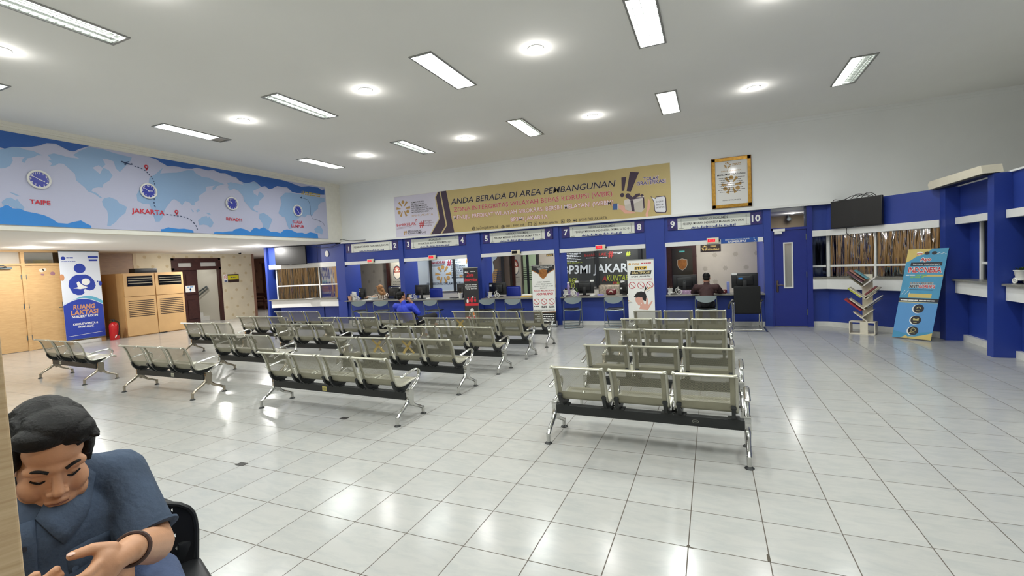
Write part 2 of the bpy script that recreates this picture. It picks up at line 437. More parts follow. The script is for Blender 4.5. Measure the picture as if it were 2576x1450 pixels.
BOT2=[(3.53,2.736),(3.596,2.747),(3.679,2.787),(3.772,2.771),(3.895,2.763),(4.008,2.773),(4.15,2.757),(4.207,2.734)]
BOT3=[(4.679,2.719),(4.745,2.745),(4.891,2.736),(5.027,2.763),(5.147,2.772),(5.22,2.825),(5.363,2.857),(5.469,2.838),(5.629,2.782),(5.711,2.868),(5.789,2.897),(5.881,2.86),(6.003,2.918),(6.079,2.887),(6.233,2.807),(6.398,2.815),(6.522,2.785),(6.636,2.872),(6.747,2.901),(6.9,2.885),(7.076,2.819),(7.263,2.833),(7.379,2.8),(7.553,2.86),(7.825,2.823),(7.84,2.709)]
LAND=[[(1.121,3.906),(1.178,3.924),(1.277,3.984),(1.425,4.015),(1.503,3.991),(1.595,3.99),(1.716,3.939),(1.641,3.924),(1.586,3.879),(1.513,3.851),(1.466,3.762),(1.437,3.77),(1.446,3.825),(1.484,3.866),(1.314,3.833),(1.324,3.776),(1.283,3.676),(1.213,3.631),(1.099,3.598)],[(1.781,3.959),(1.871,4.005),(1.981,3.991),(2.082,3.975),(2.234,3.982),(2.144,4.03),(2.257,4.133),(2.397,4.229),(2.622,4.231),(2.815,4.194),(3.101,4.171),(3.066,4.085),(2.944,3.936),(2.868,3.837),(2.806,3.897),(2.776,4.031),(2.673,4.058),(2.595,4.043),(2.639,3.945),(2.582,3.874),(2.522,3.909),(2.423,3.846),(2.534,3.744),(2.595,3.876),(2.683,3.845),(2.741,3.746),(2.681,3.645),(2.571,3.552),(2.553,3.489),(2.49,3.488),(2.4,3.453),(2.377,3.398),(2.456,3.37),(2.49,3.329),(2.538,3.289),(2.5,3.284),(2.417,3.35),(2.321,3.383),(2.278,3.452),(2.156,3.567),(2.147,3.682),(2.077,3.758),(1.993,3.843),(1.925,3.838),(1.878,3.794),(1.799,3.766),(1.836,3.815),(1.785,3.862),(1.83,3.891)],[(2.563,3.284),(2.656,3.317),(2.772,3.276),(2.807,3.217),(2.939,3.152),(2.902,3.029),(2.785,2.925),(2.725,2.835),(2.654,2.776),(2.626,2.746),(2.574,2.751),(2.607,2.927),(2.597,3.05),(2.539,3.136),(2.526,3.219)],[(3.128,3.42),(3.195,3.542),(3.35,3.645),(3.5,3.632),(3.637,3.6),(3.673,3.452),(3.759,3.325),(3.651,3.178),(3.59,3.003),(3.519,2.896),(3.442,2.891),(3.407,3.022),(3.374,3.185),(3.349,3.249),(3.23,3.245),(3.133,3.3)],[(3.368,3.68),(3.392,3.799),(3.521,3.903),(3.673,4.062),(3.61,3.927),(3.745,3.963),(3.951,4.004),(4.184,4.094),(4.317,4.116),(4.371,4.05),(4.502,3.995),(4.672,3.998),(4.811,3.949),(5.036,3.903),(4.934,3.865),(4.849,3.83),(4.778,3.742),(4.728,3.712),(4.733,3.783),(4.802,3.839),(4.576,3.777),(4.577,3.685),(4.454,3.586),(4.39,3.54),(4.398,3.45),(4.288,3.378),(4.283,3.318),(4.223,3.312),(4.184,3.367),(4.086,3.394),(4.007,3.29),(3.956,3.358),(3.85,3.412),(3.792,3.37),(3.687,3.23),(3.626,3.125),(3.548,3.132),(3.673,3.452),(3.637,3.6),(3.5,3.632)],[(4.33,2.975),(4.427,3.066),(4.537,3.097),(4.564,3.045),(4.599,3.094),(4.641,3.028),(4.69,2.953),(4.643,2.857),(4.594,2.831),(4.535,2.882),(4.444,2.891),(4.351,2.87)],[(4.303,3.199),(4.367,3.25),(4.393,3.207),(4.33,3.164)],[(4.512,3.172),(4.605,3.172),(4.649,3.129),(4.571,3.138)],[(4.189,3.249),(4.256,3.165),(4.226,3.155)],[(1.232,3.239),(1.299,3.227),(1.374,3.183),(1.316,3.189)],[(1.134,3.063),(1.196,3.129),(1.254,3.149),(1.309,3.102),(1.326,3.137),(1.365,3.061),(1.41,2.998),(1.397,2.949),(1.262,2.984),(1.208,3.031),(1.148,2.999)],[(5.106,3.937),(5.194,3.973),(5.401,3.963),(5.544,3.958),(5.492,3.992),(5.676,4.01),(5.831,4.083),(5.923,4.053),(6.012,3.954),(5.89,3.887),(5.792,3.84),(5.805,3.774),(5.915,3.719),(5.964,3.845),(6.058,3.805),(6.111,3.742),(5.942,3.585),(5.914,3.48),(5.798,3.46),(5.755,3.396),(5.789,3.348),(5.899,3.307),(5.86,3.295),(5.713,3.341),(5.645,3.419),(5.51,3.556),(5.502,3.671),(5.387,3.788),(5.267,3.822),(5.16,3.768),(5.114,3.834),(5.135,3.885)],[(5.924,3.258),(6.054,3.294),(6.169,3.243),(6.302,3.147),(6.252,3.038),(6.156,2.856),(6.08,2.896),(6.004,2.927),(5.992,3.021),(5.905,3.144)],[(6.504,3.323),(6.557,3.454),(6.634,3.605),(6.605,3.764),(6.768,3.91),(6.991,3.938),(7.218,3.929),(7.946,3.918),(8.194,3.927),(8.196,3.807),(8.036,3.77),(7.925,3.679),(7.917,3.58),(7.755,3.467),(7.67,3.343),(7.5,3.368),(7.397,3.283),(7.281,3.312),(7.035,3.144),(6.904,2.932),(6.814,2.908),(6.76,3.052),(6.71,3.231),(6.625,3.243)],[(7.71,2.955),(7.871,3.063),(7.973,3.049),(8.053,2.933),(8.003,2.811),(7.903,2.847),(7.752,2.859)]]
ROUTES=[[(3.13,4.001),(3.187,3.991),(3.243,3.978),(3.3,3.957),(3.346,3.92),(3.387,3.878),(3.42,3.84),(3.449,3.805),(3.467,3.753),(3.48,3.705),(3.492,3.631)],[(3.453,3.385),(3.441,3.308),(3.442,3.242),(3.478,3.153)],[(3.661,3.064),(3.741,3.06),(3.808,3.054),(3.876,3.048),(3.945,3.048),(4.015,3.039),(4.085,3.02),(4.154,2.985),(4.222,2.93),(4.269,2.866),(4.293,2.799),(4.303,2.739)]]
ROUTE_SMALL=[(7.362,3.832),(7.539,3.804),(7.603,3.705),(7.626,3.553),(7.613,3.397),(7.663,3.265),(7.886,3.232),(8.062,3.174),(8.13,3.058)]
PLANE=[(2.901,4.058),(2.92,4.064),(2.969,4.051),(3.038,4.08),(3.044,4.073),(3.007,4.042),(3.076,4.036),(3.092,4.058),(3.101,4.021),(3.061,4.012),(2.998,4.017),(2.969,3.988),(2.955,3.993),(2.964,4.022),(2.911,4.041)]
PLANE2=[(7.253,3.854),(7.292,3.849),(7.329,3.87),(7.327,3.843),(7.378,3.83),(7.325,3.824),(7.3,3.806),(7.298,3.829)]
PINS=[(3.351,4.007),(3.875,3.118)]
CLOCKS=[(1.631,3.503),(3.348,3.521),(5.178,3.449),(7.142,3.454)]
CLOCKTOPS=[(1.632,3.654),(3.352,3.678),(5.192,3.62),(7.143,3.623)]
T_TAIPE=[(1.486,3.071),(1.755,3.066),(1.492,3.149)]
T_JAKARTA=[(3.014,3.042),(3.625,3.043),(3.036,3.14)]
T_RIYADH=[(5.011,3.026),(5.418,3.026),(5.021,3.106)]
T_KUALA=[(6.951,3.086),(7.292,3.089),(6.958,3.167)]
T_LUMPUR=[(6.901,2.972),(7.339,2.97),(6.908,3.047)]
T_HASH=[(7.324,3.942),(8.091,3.945),(7.334,4.056)]
MAPC=[(1.202,4.254),(8.278,4.245),(8.205,2.702),(1.124,2.67)]
BC=[(-8.497,3.804),(-0.659,3.813),(-0.678,2.567),(-8.543,2.586)]
B_PURPLE=[(-6.96,3.823),(-7.073,3.664),(-6.973,3.052),(-7.286,2.598),(-6.505,2.606),(-6.702,3.814)]
B_GOLDLINE=[(-6.923,3.819),(-6.886,3.818),(-6.728,2.835),(-6.91,2.595),(-6.966,2.596),(-6.778,2.839)]
B_EDGE=[(-6.96,3.823),(-6.992,3.822),(-7.088,3.666),(-6.992,3.054),(-7.324,2.595),(-7.286,2.598),(-6.955,3.051),(-7.051,3.662)]
B_LILAC=[(-8.493,3.8),(-6.989,3.813),(-7.083,3.665),(-6.986,3.054),(-7.304,2.604),(-8.506,2.595)]
B_L1=[(-6.563,3.417),(-1.964,3.401),(-6.509,3.568)]
B_L2=[(-6.487,3.194),(-2.023,3.185),(-6.461,3.314)]
B_L3=[(-6.5,2.981),(-2.007,2.975),(-6.475,3.089)]
B_L4=[(-4.752,2.792),(-3.709,2.773),(-4.73,2.894)]
B_W1=[(-5.793,2.647),(-5.147,2.644),(-5.788,2.731)]
B_W2=[(-4.899,2.64),(-4.367,2.636),(-4.896,2.699)]
B_W3=[(-3.942,2.641),(-3.442,2.637),(-3.939,2.705)]
B_W4=[(-2.882,2.641),(-2.173,2.63),(-2.879,2.71)]
B_TOLAK=[(-1.272,3.466),(-0.924,3.46),(-1.269,3.544)]
B_GRAT=[(-1.434,3.371),(-0.775,3.366),(-1.431,3.454)]
B_D1=[(-1.001,2.917),(-0.847,2.922),(-1.0,2.956)]
B_D2=[(-1.004,2.846),(-0.837,2.85),(-1.002,2.885)]
B_D3=[(-1.002,2.781),(-0.82,2.783),(-1.001,2.82)]
B_K=[(-7.909,3.571),(-7.478,3.569),(-7.906,3.614)]
B_KL=[(-7.906,3.277),(-7.327,3.263),(-7.903,3.315)]
B_BP=[(-7.909,3.18),(-7.181,3.174),(-7.905,3.233)]
B_BER=[(-8.471,2.93),(-7.784,2.926),(-8.465,3.012)]
B_BANGGA=[(-7.517,3.001),(-7.24,3.003),(-7.513,3.054)]
B_BANGSA=[(-7.525,2.873),(-7.249,2.868),(-7.522,2.921)]
B_PENG=[(-8.074,2.727),(-7.603,2.725),(-8.07,2.784)]
B_PULANG=[(-8.078,2.669),(-7.462,2.666),(-8.074,2.723)]
B_LOGO=[(-8.212,3.436),(-7.974,3.438),(-8.207,3.657)]
B_EX1=[(-1.789,3.602),(-1.67,3.605),(-1.735,3.276),(-1.794,3.275)]
B_EX2=[(-1.581,3.716),(-1.372,3.677),(-1.578,3.239),(-1.676,3.263)]
B_DOT=[(-1.785,3.178),(-1.738,3.173)]
B_BOXF=[(-1.744,3.016),(-1.513,3.027),(-1.298,3.078),(-1.268,2.799),(-1.342,2.726),(-1.568,2.766),(-1.724,2.821)]
B_BOXL=[(-1.75,3.024),(-1.722,3.061),(-1.564,3.078),(-1.277,3.108),(-1.267,3.035),(-1.503,2.953),(-1.734,2.935)]
B_RIB=[(-1.598,3.035),(-1.526,3.028),(-1.503,2.76),(-1.568,2.766)]
B_RIB2=[(-1.304,3.078),(-1.272,3.075),(-1.268,2.825),(-1.294,2.801)]
B_BOW=[(-1.692,3.184),(-1.638,3.199),(-1.537,3.102),(-1.456,3.173),(-1.365,3.177),(-1.367,3.124),(-1.459,3.088),(-1.279,3.076),(-1.292,3.057),(-1.46,3.055),(-1.591,3.041),(-1.681,3.103)]
B_SLEEVE=[(-2.019,2.996),(-1.905,2.992),(-1.911,2.838),(-2.032,2.842)]
B_CUFF=[(-1.912,2.986),(-1.879,2.982),(-1.891,2.836),(-1.917,2.838)]
B_HAND=[(-1.879,2.962),(-1.741,2.909),(-1.679,2.796),(-1.497,2.74),(-1.485,2.719),(-1.603,2.716),(-1.734,2.728),(-1.811,2.808),(-1.883,2.869)]
B_HAND2=[(-1.184,3.046),(-1.141,2.97),(-1.133,2.839),(-1.188,2.712),(-1.191,2.608),(-1.243,2.599),(-1.254,2.666),(-1.211,2.793)]
B_BUB=[(-1.125,3.086),(-1.026,3.017),(-0.999,3.06),(-0.799,3.066),(-0.776,3.012),(-0.767,2.701),(-0.799,2.658),(-1.011,2.684),(-1.042,2.726),(-1.054,2.936)]
B_ICONS=[(-5.882,2.676),(-4.989,2.654),(-4.207,2.667),(-4.046,2.67),(-3.306,2.668),(-3.152,2.674),(-2.992,2.664)]
# ================================================================ the room
XM, YB, ZC, ZS = -10.62, 8.85, 4.41, 2.60     # map wall, counter wall, ceiling, lobby soffit
XR, YF = 7.2, -6.5
def wallbox(name, *a, m=WHITE):
    bm = nb(); box(bm, *a); return struct(fin(name, bm, m))
wallbox('floor', -24, XR+.2, YF-.2, 14.7, -0.12, 0.0, m=FLOORM)
wallbox('ceiling', XM-.3, XR+.2, YF-.2, YB+.2, ZC+.12, ZC+.24, m=CEILM)
# the ceiling sheet itself, with openings for the recessed lamps
TROF = []
for j, yc in enumerate((-3.16, 0.02, 3.23, 6.38)):
    for i, xc in enumerate((-8.82, -6.03, -3.26, -0.48, 2.28)):
        TROF.append((xc, yc))
def ceiling_sheet():
    xs = sorted({XM-.2, XR+.1} | {x for c, _ in TROF for x in (round(c-.16, 3), round(c+.16, 3))})
    ys = sorted({YF-.1, YB+.1} | {y for _, c in TROF for y in (round(c-.63, 3), round(c+.63, 3))})
    bm = nb(); vs = {}
    def v(x, y):
        if (x, y) not in vs: vs[(x, y)] = bm.verts.new((x, y, ZC))
        return vs[(x, y)]
    for i in range(len(xs)-1):
        for j in range(len(ys)-1):
            mx, my = (xs[i]+xs[i+1])/2, (ys[j]+ys[j+1])/2
            if any(abs(mx-a) < .15 and abs(my-b) < .6 for a, b in TROF): continue
            bm.faces.new((v(xs[i], ys[j]), v(xs[i], ys[j+1]), v(xs[i+1], ys[j+1]), v(xs[i+1], ys[j])))
    return struct(fin('ceiling.001', bm, CEILM))
ceiling_sheet()
wallbox('ceiling.002', -24, XM-.2, YF-.2, 14.7, ZS, ZS+.15, m=CEILM)
# bulkhead with the map mural, open below
wallbox('wall_map_side', XM-.2, XM, YF, YB+.1, ZS, ZC, m=CREAM)
wallbox('wall_counter_side', XM-.1, XR, YB, YB+.15, 2.56, ZC+.1)
wallbox('wall_right', XR, XR+.15, YF, YB+.1, 0, ZC+.1)
wallbox('wall_rear', -24, XR+.1, YF-.15, YF, 0, ZC+.1)
# cornices
bm = nb()
for k, (o, z) in enumerate(((.05, ZC-.035), (.03, ZC-.07))): box(bm, XM, XM+o, YF, YB, z-.018, z+.035 if k == 0 else z+.017)
struct(fin('trim_1', bm, CREAM))
bm = nb(); box(bm, XM, XR, YB-.03, YB, ZC-.05, ZC); box(bm, XM, XR, YB-.015, YB, ZC-.1, ZC-.05); struct(fin('trim_2', bm, WHITE))
# ledge over the counters
bm = nb(); box(bm, XM, 2.5, YB-.09, YB, 2.555, 2.605); struct(fin('trim_3', bm, TRIMW))

# ---- lobby under the soffit
wallbox('wall_lobby', -16.45, -16.05, YF, 2.36, 0, ZS, m=BEIGEC)
bm = nb()      # wooden partition round the two flush doors
for y0, y1, z0, z1 in ((2.36, 2.44, 0, ZS), (3.29, 3.36, 0, ZS), (4.12, 4.95, 0, ZS), (2.44, 3.29, 2.2, 2.26), (3.36, 4.12, 2.2, 2.26), (2.44, 3.29, 2.545, ZS), (3.36, 4.12, 2.545, ZS)):
    box(bm, -16.2, -16.05, y0, y1, z0, z1)
struct(fin('wall_lobby.001', bm, LAMWOOD))
bm = nb(); box(bm, -16.17, -16.13, 2.44, 3.29, 2.26, 2.545); box(bm, -16.13, -16.11, 2.93, 2.95, 2.26, 2.545); struct(fin('window_1', bm, mat('panel_grey', S(180, 172, 158), 0.5)))
bm = nb(); box(bm, -16.17, -16.14, 3.36, 4.12, 2.26, 2.545); struct(fin('window_2', bm, mat_film('transom_film', (.5, .5, .48, 1), 0.05, 0.02)))
for k, (y0, y1) in enumerate(((2.44, 3.29), (3.36, 4.12))):
    bm = nb(); box(bm, -16.13, -16.075, y0+.004, y1-.004, 0.008, 2.196)
    d = struct(fin('door_%d' % (k+1), bm, LAMWOOD))
    hy = y1 if k == 0 else y0
    for z in (.28, 1.1, 1.85):
        bm = nb(); cyl(bm, (-16.07, hy-.008 if k == 0 else hy+.008, z), (-16.07, hy-.008 if k == 0 else hy+.008, z+.12), .012); fin('hinge', bm, GREYM, d)
    ly = y0+.1 if k == 0 else y1-.05
    bm = nb(); box(bm, -16.075, -16.06, ly-.03, ly+.03, .95, 1.2); cyl(bm, (-16.06, ly, 1.06), (-16.0, ly, 1.06), .012); cyl(bm, (-16.01, ly, 1.06), (-16.01, ly-.13, 1.06), .011)
    fin('handle', bm, GREYM, d)
    if k == 0:
        bm = nb(); cyl(bm, (-16.075, 2.7, 1.45), (-16.065, 2.7, 1.45), .02); fin('peephole', bm, CHROMED, d)
        bm = nb(); box(bm, -16.075, -16.0, 2.85, 3.1, 2.12, 2.17); tube(bm, [(-16.0, 3.0, 2.16), (-15.85, 2.9, 2.2), (-16.0, 2.7, 2.2)], .012); fin('door_closer', bm, GREYM, d)
    else:
        fr = Fr((-16.072, 0, 0), (0, 1, 0), (0, 0, 1))
        bm = nb()
        for a, b, r in ((3.68, 2.07, .05), (3.74, 2.09, .04)): disc(bm, a, b, r, fr, 0.001)
        fin('sticker', bm, flatmat('stickerpale', 205, 196, 178), d)
        bm = nb(); flat(bm, [(3.66, 1.94), (3.72, 1.93), (3.72, 1.98), (3.66, 1.98)], fr, .001); disc(bm, 3.9, 1.98, .05, fr, .001); fin('sticker', bm, flatmat('stickermauve', 150, 108, 120), d)
wallbox('wall_lobby.002', -17.55, -16.2, 4.85, 4.95, 0, ZS, m=BEIGEC)
WOODB = mat_wood('brown_panel', S(122, 88, 52), S(142, 106, 66), (2, 2, 10))
wallbox('wall_lobby.003', -17.6, -17.45, 4.95, 6.6, 0, ZS, m=WOODB)
bm = nb()
for y0, y1, z0, z1 in ((6.6, 7.72, 0, ZS), (9.52, 10.87, 0, ZS), (7.72, 9.52, 2.44, ZS)): box(bm, -17.65, -17.5, y0, y1, z0, z1)
struct(fin('wall_lobby.004', bm, PAPERL))
bm = nb(); box(bm, -17.5, -17.44, 6.52, 6.62, 0, ZS); box(bm, -17.5, -17.46, 4.95, 6.6, 2.5, 2.56); struct(fin('trim_4', bm, mat('cream_edge', S(196, 180, 150), .6)))
wallbox('wall_lobby.005', -24, -17.5, 10.87, 10.99, 0, ZS, m=PAPERD)
wallbox('wall_lobby.006', -24, XM, 14.5, 14.65, 0, ZS, m=PAPERD)
wallbox('wall_lobby.007', -24.1, -24, 10.8, 14.7, 0, ZS, m=PAPERD)
# door frame to the stairs, one leaf standing closed, the other open on a white stairwell
bm = nb()
for y0, y1, z0, z1 in ((7.72, 7.80, 0, 2.44), (9.43, 9.52, 0, 2.44), (7.72, 9.52, 2.36, 2.44), (7.72, 9.52, 2.0, 2.08), (8.58, 8.68, 2.08, 2.36), (7.80, 7.95, 2.08, 2.36), (8.43, 8.58, 2.08, 2.36), (7.95, 8.43, 2.27, 2.36), (7.95, 8.43, 2.08, 2.12), (8.68, 8.74, 2.08, 2.36), (9.36, 9.43, 2.08, 2.36), (8.74, 9.36, 2.28, 2.36), (8.74, 9.36, 2.08, 2.13)):
    box(bm, -17.62, -17.47, y0, y1, z0, z1)
struct(fin('trim_5', bm, DARKW))
bm = nb(); box(bm, -17.58, -17.55, 7.95, 8.43, 2.12, 2.27); box(bm, -17.58, -17.55, 8.74, 9.36, 2.13, 2.28); struct(fin('window_3', bm, mat('lit_glass', S(205, 203, 196), .15)))
bm = nb(); box(bm, -17.58, -17.53, 7.80, 8.62, 0.01, 2.0); d = struct(fin('door_3', bm, DARKW))
bm = nb(); box(bm, -17.53, -17.5, 8.2, 8.55, .2, .9); box(bm, -17.53, -17.5, 8.2, 8.55, 1.1, 1.85); fin('panel', bm, DARKW, d)
fr = Fr((-17.495, 0, 0), (0, 1, 0), (0, 0, 1))
STAIRW = mat('stairwell_paint', S(208, 204, 192), .8)
bm = nb(); box(bm, -19.6, -17.66, 9.6, 9.7, 0, ZS); box(bm, -19.7, -19.6, 7.0, 9.7, 0, ZS); box(bm, -19.6, -17.66, 7.0, 7.1, 0, ZS); struct(fin('wall_stairs', bm, STAIRW))
bm = nb()
for k in range(7): box(bm, -19.6, -18.5, 8.45-k*.22, 9.6-k*.24, .16*k, .16*k+.16)
struct(fin('stairs', bm, SKIRT))

# ---- blue counter front: pillars, fascia, lower panels, return walls
YC = 8.82
BAYS = [(-10.57, -8.45), (-8.29, -6.13), (-5.70, -3.56), (-3.43, -1.27), (-0.84, 1.22)]
PIL = [(-10.93, -10.57), (-8.45, -8.29), (-6.13, -5.70), (-3.56, -3.43), (-1.27, -0.84), (1.22, 1.36)]
bm = nb()
for x0, x1 in PIL:
    box(bm, x0, x1, YC, YC+.22, 0, 2.555)
    box(bm, x0+.03, x1-.03, YC+.22, YC+.75, 0, 2.4)
for x0, x1 in BAYS:
    box(bm, x0, x1, YC+.035, YC+.16, 1.96, 2.555)
    box(bm, x0, x1, YC+.05, YC+.12, .1, .70)
struct(fin('wall_counters', bm, BLUE))
bm = nb()
for x0, x1 in BAYS: box(bm, x0+.01, x1-.01, YC+.0, YC+.15, 1.865, 1.962)
struct(fin('trim_6', bm, TRIMW))
bm = nb()
for x0, x1 in BAYS: box(bm, x0, x1, YC+.03, YC+.1, 0, .1)
struct(fin('baseboard_counters', bm, SKIRT))
# booth interior
wallbox('wall_booth', -10.9, 1.7, 11.0, 11.12, 0, 2.55, m=PAPERB)
wallbox('ceiling.003', -13.6, XR, YB+.16, 11.12, 2.5, 2.56, m=CEILM)
wallbox('wall_booth.001', 1.255, 1.33, YC+.75, 11.0, 0, 2.5, m=BLUE)
wallbox('wall_booth.002', -13.7, -13.6, 8.45, 14.5, 0, ZS, m=BLUE)
wallbox('wall_booth.003', -13.6, -10.9, 11.0, 11.12, 0, 2.5, m=PAPERB)
# ---- blue door at the end of the counters
bm = nb(); box(bm, 1.36, 1.40, YC+.0, YC+.2, 0, 2.12); box(bm, 2.02, 2.12, YC, YC+.2, 0, 2.56); box(bm, 1.36, 2.02, YC, YC+.2, 2.08, 2.13); struct(fin('trim_7', bm, BLUED))
bm = nb()
box(bm, 1.404, 1.60, YC+.02, YC+.065, .006, 2.075); box(bm, 1.75, 2.016, YC+.02, YC+.065, .006, 2.075); box(bm, 1.60, 1.75, YC+.02, YC+.065, .006, .85); box(bm, 1.60, 1.75, YC+.02, YC+.065, 1.79, 2.075)
d = struct(fin('door_4', bm, BLUED))
bm = nb()
for a in ((1.585, 1.61, .83, 1.815), (1.74, 1.765, .83, 1.815), (1.61, 1.74, .83, .855), (1.61, 1.74, 1.79, 1.815)): box(bm, a[0], a[1], YC+.005, YC+.07, a[2], a[3])
fin('window_frame', bm, WHITEP, d)
bm = nb(); box(bm, 1.6, 1.75, YC+.04, YC+.046, .85, 1.79); fin('glass_pane', bm, GLASS, d)
bm = nb(); rbox(bm, 1.445, 1.485, YC-.0, YC+.02, .74, 1.0, .015); cyl(bm, (1.465, YC, .9), (1.465, YC-.05, .9), .012); tube(bm, [(1.465, YC-.05, .9), (1.53, YC-.052, .905), (1.58, YC-.05, .895)], .010)
fins('handle', bm, mat('bronze', S(96, 82, 74), .35, .7), d)
for z in (.25, 1.05, 1.85):
    bm = nb(); cyl(bm, (2.012, YC+.012, z), (2.012, YC+.012, z+.12), .010); fin('hinge', bm, GREYM, d)
bm = nb(); box(bm, 1.40, 1.62, YC-.02, YC+.02, 2.055, 2.11); box(bm, 1.42, 1.56, YC-.035, YC+.02, 2.0, 2.05); fin('door_closer', bm, WHITEP, d)
wallbox('wall_transom', 1.98, 2.12, YC+.02, YC+.05, 2.13, 2.56, m=mat('slate', S(52, 58, 78), .5))
wallbox('wall_door_room', 1.36, 3.2, 10.6, 10.7, 0, 2.5, m=mat('tan_paint', S(168, 152, 126), .8))
bm = nb(); tube(bm, [(1.9, 10.4, 2.5), (1.9, 10.35, 2.42)], .02); ball(bm, (1.9, 10.3, 2.4), .05)
tag(fins('spot_lamp', bm, GREYP), 'small grey spot lamp seen over the blue door through the transom', 'lamp')

# ---- angled window front by the bookshelf, then the straight front towards the camera
P0, P1, P2 = V((2.12, 8.85, 0)), V((2.38, 8.85, 0)), V((3.74, 7.49, 0))
def along(p, q): return Fr(p, q-p, (0, 0, 1)), (q-p).length
frA, LA = along(P0, P1); frB, LB = along(P1, P2)
bmB, bmW, bmS, bmG, bmM = nb(), nb(), nb(), nb(), nb()
bmSill = nb()
for fr, L in ((frA, LA), (frB, LB)):
    xa, xb = (0, L+.09) if fr is frA else (-.09, L)
    fbox(bmB, fr, xa, xb, .1, .80, -.18, -.1); fbox(bmB, fr, xa, xb, 2.03, 2.56, -.2, -.04)
    fbox(bmW, fr, 0, L, .80, 1.015, -.1, .03); fbox(bmW, fr, xa*.5, L+(xb-L)*.5, 1.905, 2.03, -.12, .03)
    fbox(bmS, fr, xa*.6, L+(xb-L)*.6, 0, .1, -.12, -.06)
    fbox(bmSill, fr, xa, xb, 1.015, 1.05, -.2, .05)
struct(fin('wall_angled', bmB, BLUE)); struct(fin('trim_8', bmW, TRIMW)); struct(fin('baseboard_angled', bmS, SKIRT)); struct(fin('trim_9', bmSill, GRANITE))
def win(name, fr, a0, a1, mulls, rail, m, z0=1.05, z1=1.905, d=-.12):
    bm = nb(); box_ = (a0, a1)
    o = None
    for a in mulls: fbox(bm, fr, a-.018, a+.018, z0, z1, d-.02, d+.025)
    for r0, r1 in rail: fbox(bm, fr, r0, r1, 1.255, 1.295, d-.02, d+.02)
    o = struct(fin(name, bm, TRIMW))
    bm = nb(); fbox(bm, fr, a0, a1, z0, z1, d-.006, d); fin('glass_pane', bm, m, o)
    return o
win('window_4', frA, 0, LA+.05, (LA+.03,), ((0, LA),), FILMD)
win('window_5', frB, -.05, LB, (-.03, .86), ((0, LB),), FILM)
XP = 3.95
bm = nb()      # pillars of the straight front
for y0, y1 in ((7.30, 7.50), (5.86, 6.02), (4.32, 4.48), (2.8, 2.96)):
    box(bm, 3.74, 4.15, y0, y1, 0, 2.55)
box(bm, 3.93, 4.1, -6.4, 7.3, 2.04, 2.55); box(bm, 4.03, 4.1, -6.4, 7.3, .1, .84)
for y0 in (6.98, 5.35, 3.85): box(bm, 4.05, 4.12, y0, y0+.35, .84, 2.06)
struct(fin('wall_right_front', bm, BLUE))
bm1, bm2, bm3 = nb(), nb(), nb()
for y0, y1 in ((6.02, 7.30), (4.48, 5.86), (2.96, 4.32), (-6.3, 2.8)):
    box(bm1, 3.86, 3.98, y0+.01, y1-.01, 1.93, 2.04); box(bm1, 3.86, 4.05, y0+.01, y1-.01, .80, 1.0)
    box(bm2, 3.82, 4.3, y0, y1, 1.0, 1.03); box(bm3, 3.97, 4.05, y0, y1, 0, .1)
struct(fin('trim_10', bm1, TRIMW)); struct(fin('trim_11', bm2, GRANITE)); struct(fin('baseboard_right', bm3, SKIRT))
for k, (y0, y1, ym) in enumerate(((6.02, 7.0, 6.98), (4.48, 5.4, 5.35), (2.96, 3.9, 3.85))):
    bm = nb(); box(bm, 4.04, 4.1, ym-.05, ym, 1.03, 1.93); box(bm, 4.05, 4.09, y0, ym, 1.27, 1.31); o = struct(fin('window_%d' % (6+k), bm, TRIMW))
    bm = nb(); box(bm, 4.066, 4.072, y0, ym, 1.03, 1.93); fin('glass_pane', bm, FILMD, o)
bm = nb(); box(bm, 3.9, XR, YF, YB, 2.545, 2.57); struct(fin('ceiling.004', bm, WHITE))
bm = nb(); v = [bm.verts.new(p) for p in ((2.12, 8.86, 2.56), (2.42, 8.9, 2.56), (3.9, 7.5, 2.56), (4.0, 8.86, 2.56))]; bm.faces.new(v); struct(fin('ceiling.005', bm, WHITE))
wallbox('wall_right_back', 4.9, 4.98, YF, 8.7, 0, 2.55, m=mat('booth_dark', S(60, 62, 76), .8))
wallbox('wall_angled_back', 3.2, 4.98, 8.72, 8.8, 0, 2.55, m=mat('booth_dark', S(60, 62, 76), .8))

# ---- bay by the lobby, mirrored
Q0, Q1, Q2 = V((-10.93, YC, 0)), V((-11.72, YC, 0)), V((-13.45, YC-.42, 0))
bmB, bmW, bmS2 = nb(), nb(), nb()
for i, (a, b) in enumerate(((Q1, Q0), (Q2, Q1))):
    fr, L = along(a, b)
    fbox(bmB, fr, 0.2 if i else 0, L, 0, .62, -.35, -.2); fbox(bmB, fr, 0, L, 2.0, 2.58, -.25, -.03)
    fbox(bmW, fr, 0, L, .56, .80, -.12, .0); fbox(bmW, fr, 0, L, 1.85, 2.0, -.12, .0)
    fbox(bmS2, fr, -.06, L, .80, .835, -.5, .05)
    fbox(bmB, fr, 0, L, .62, .66, -.35, -.1)
    mull = (L-.01,) if i else ()
    win('window_%d' % (9+i), fr, .18 if i else 0, L, (.2, L-.02) if i else (L-.01,), ((.2 if i else 0, L),), FILM if i else mat_film('bay_film', (.4, .38, .35, 1), .05, .05), .835, 1.85, -.1)
struct(fin('wall_bay', bmB, BLUE)); struct(fin('trim_12', bmW, TRIMW)); struct(fin('trim_13', bmS2, GRANITE))

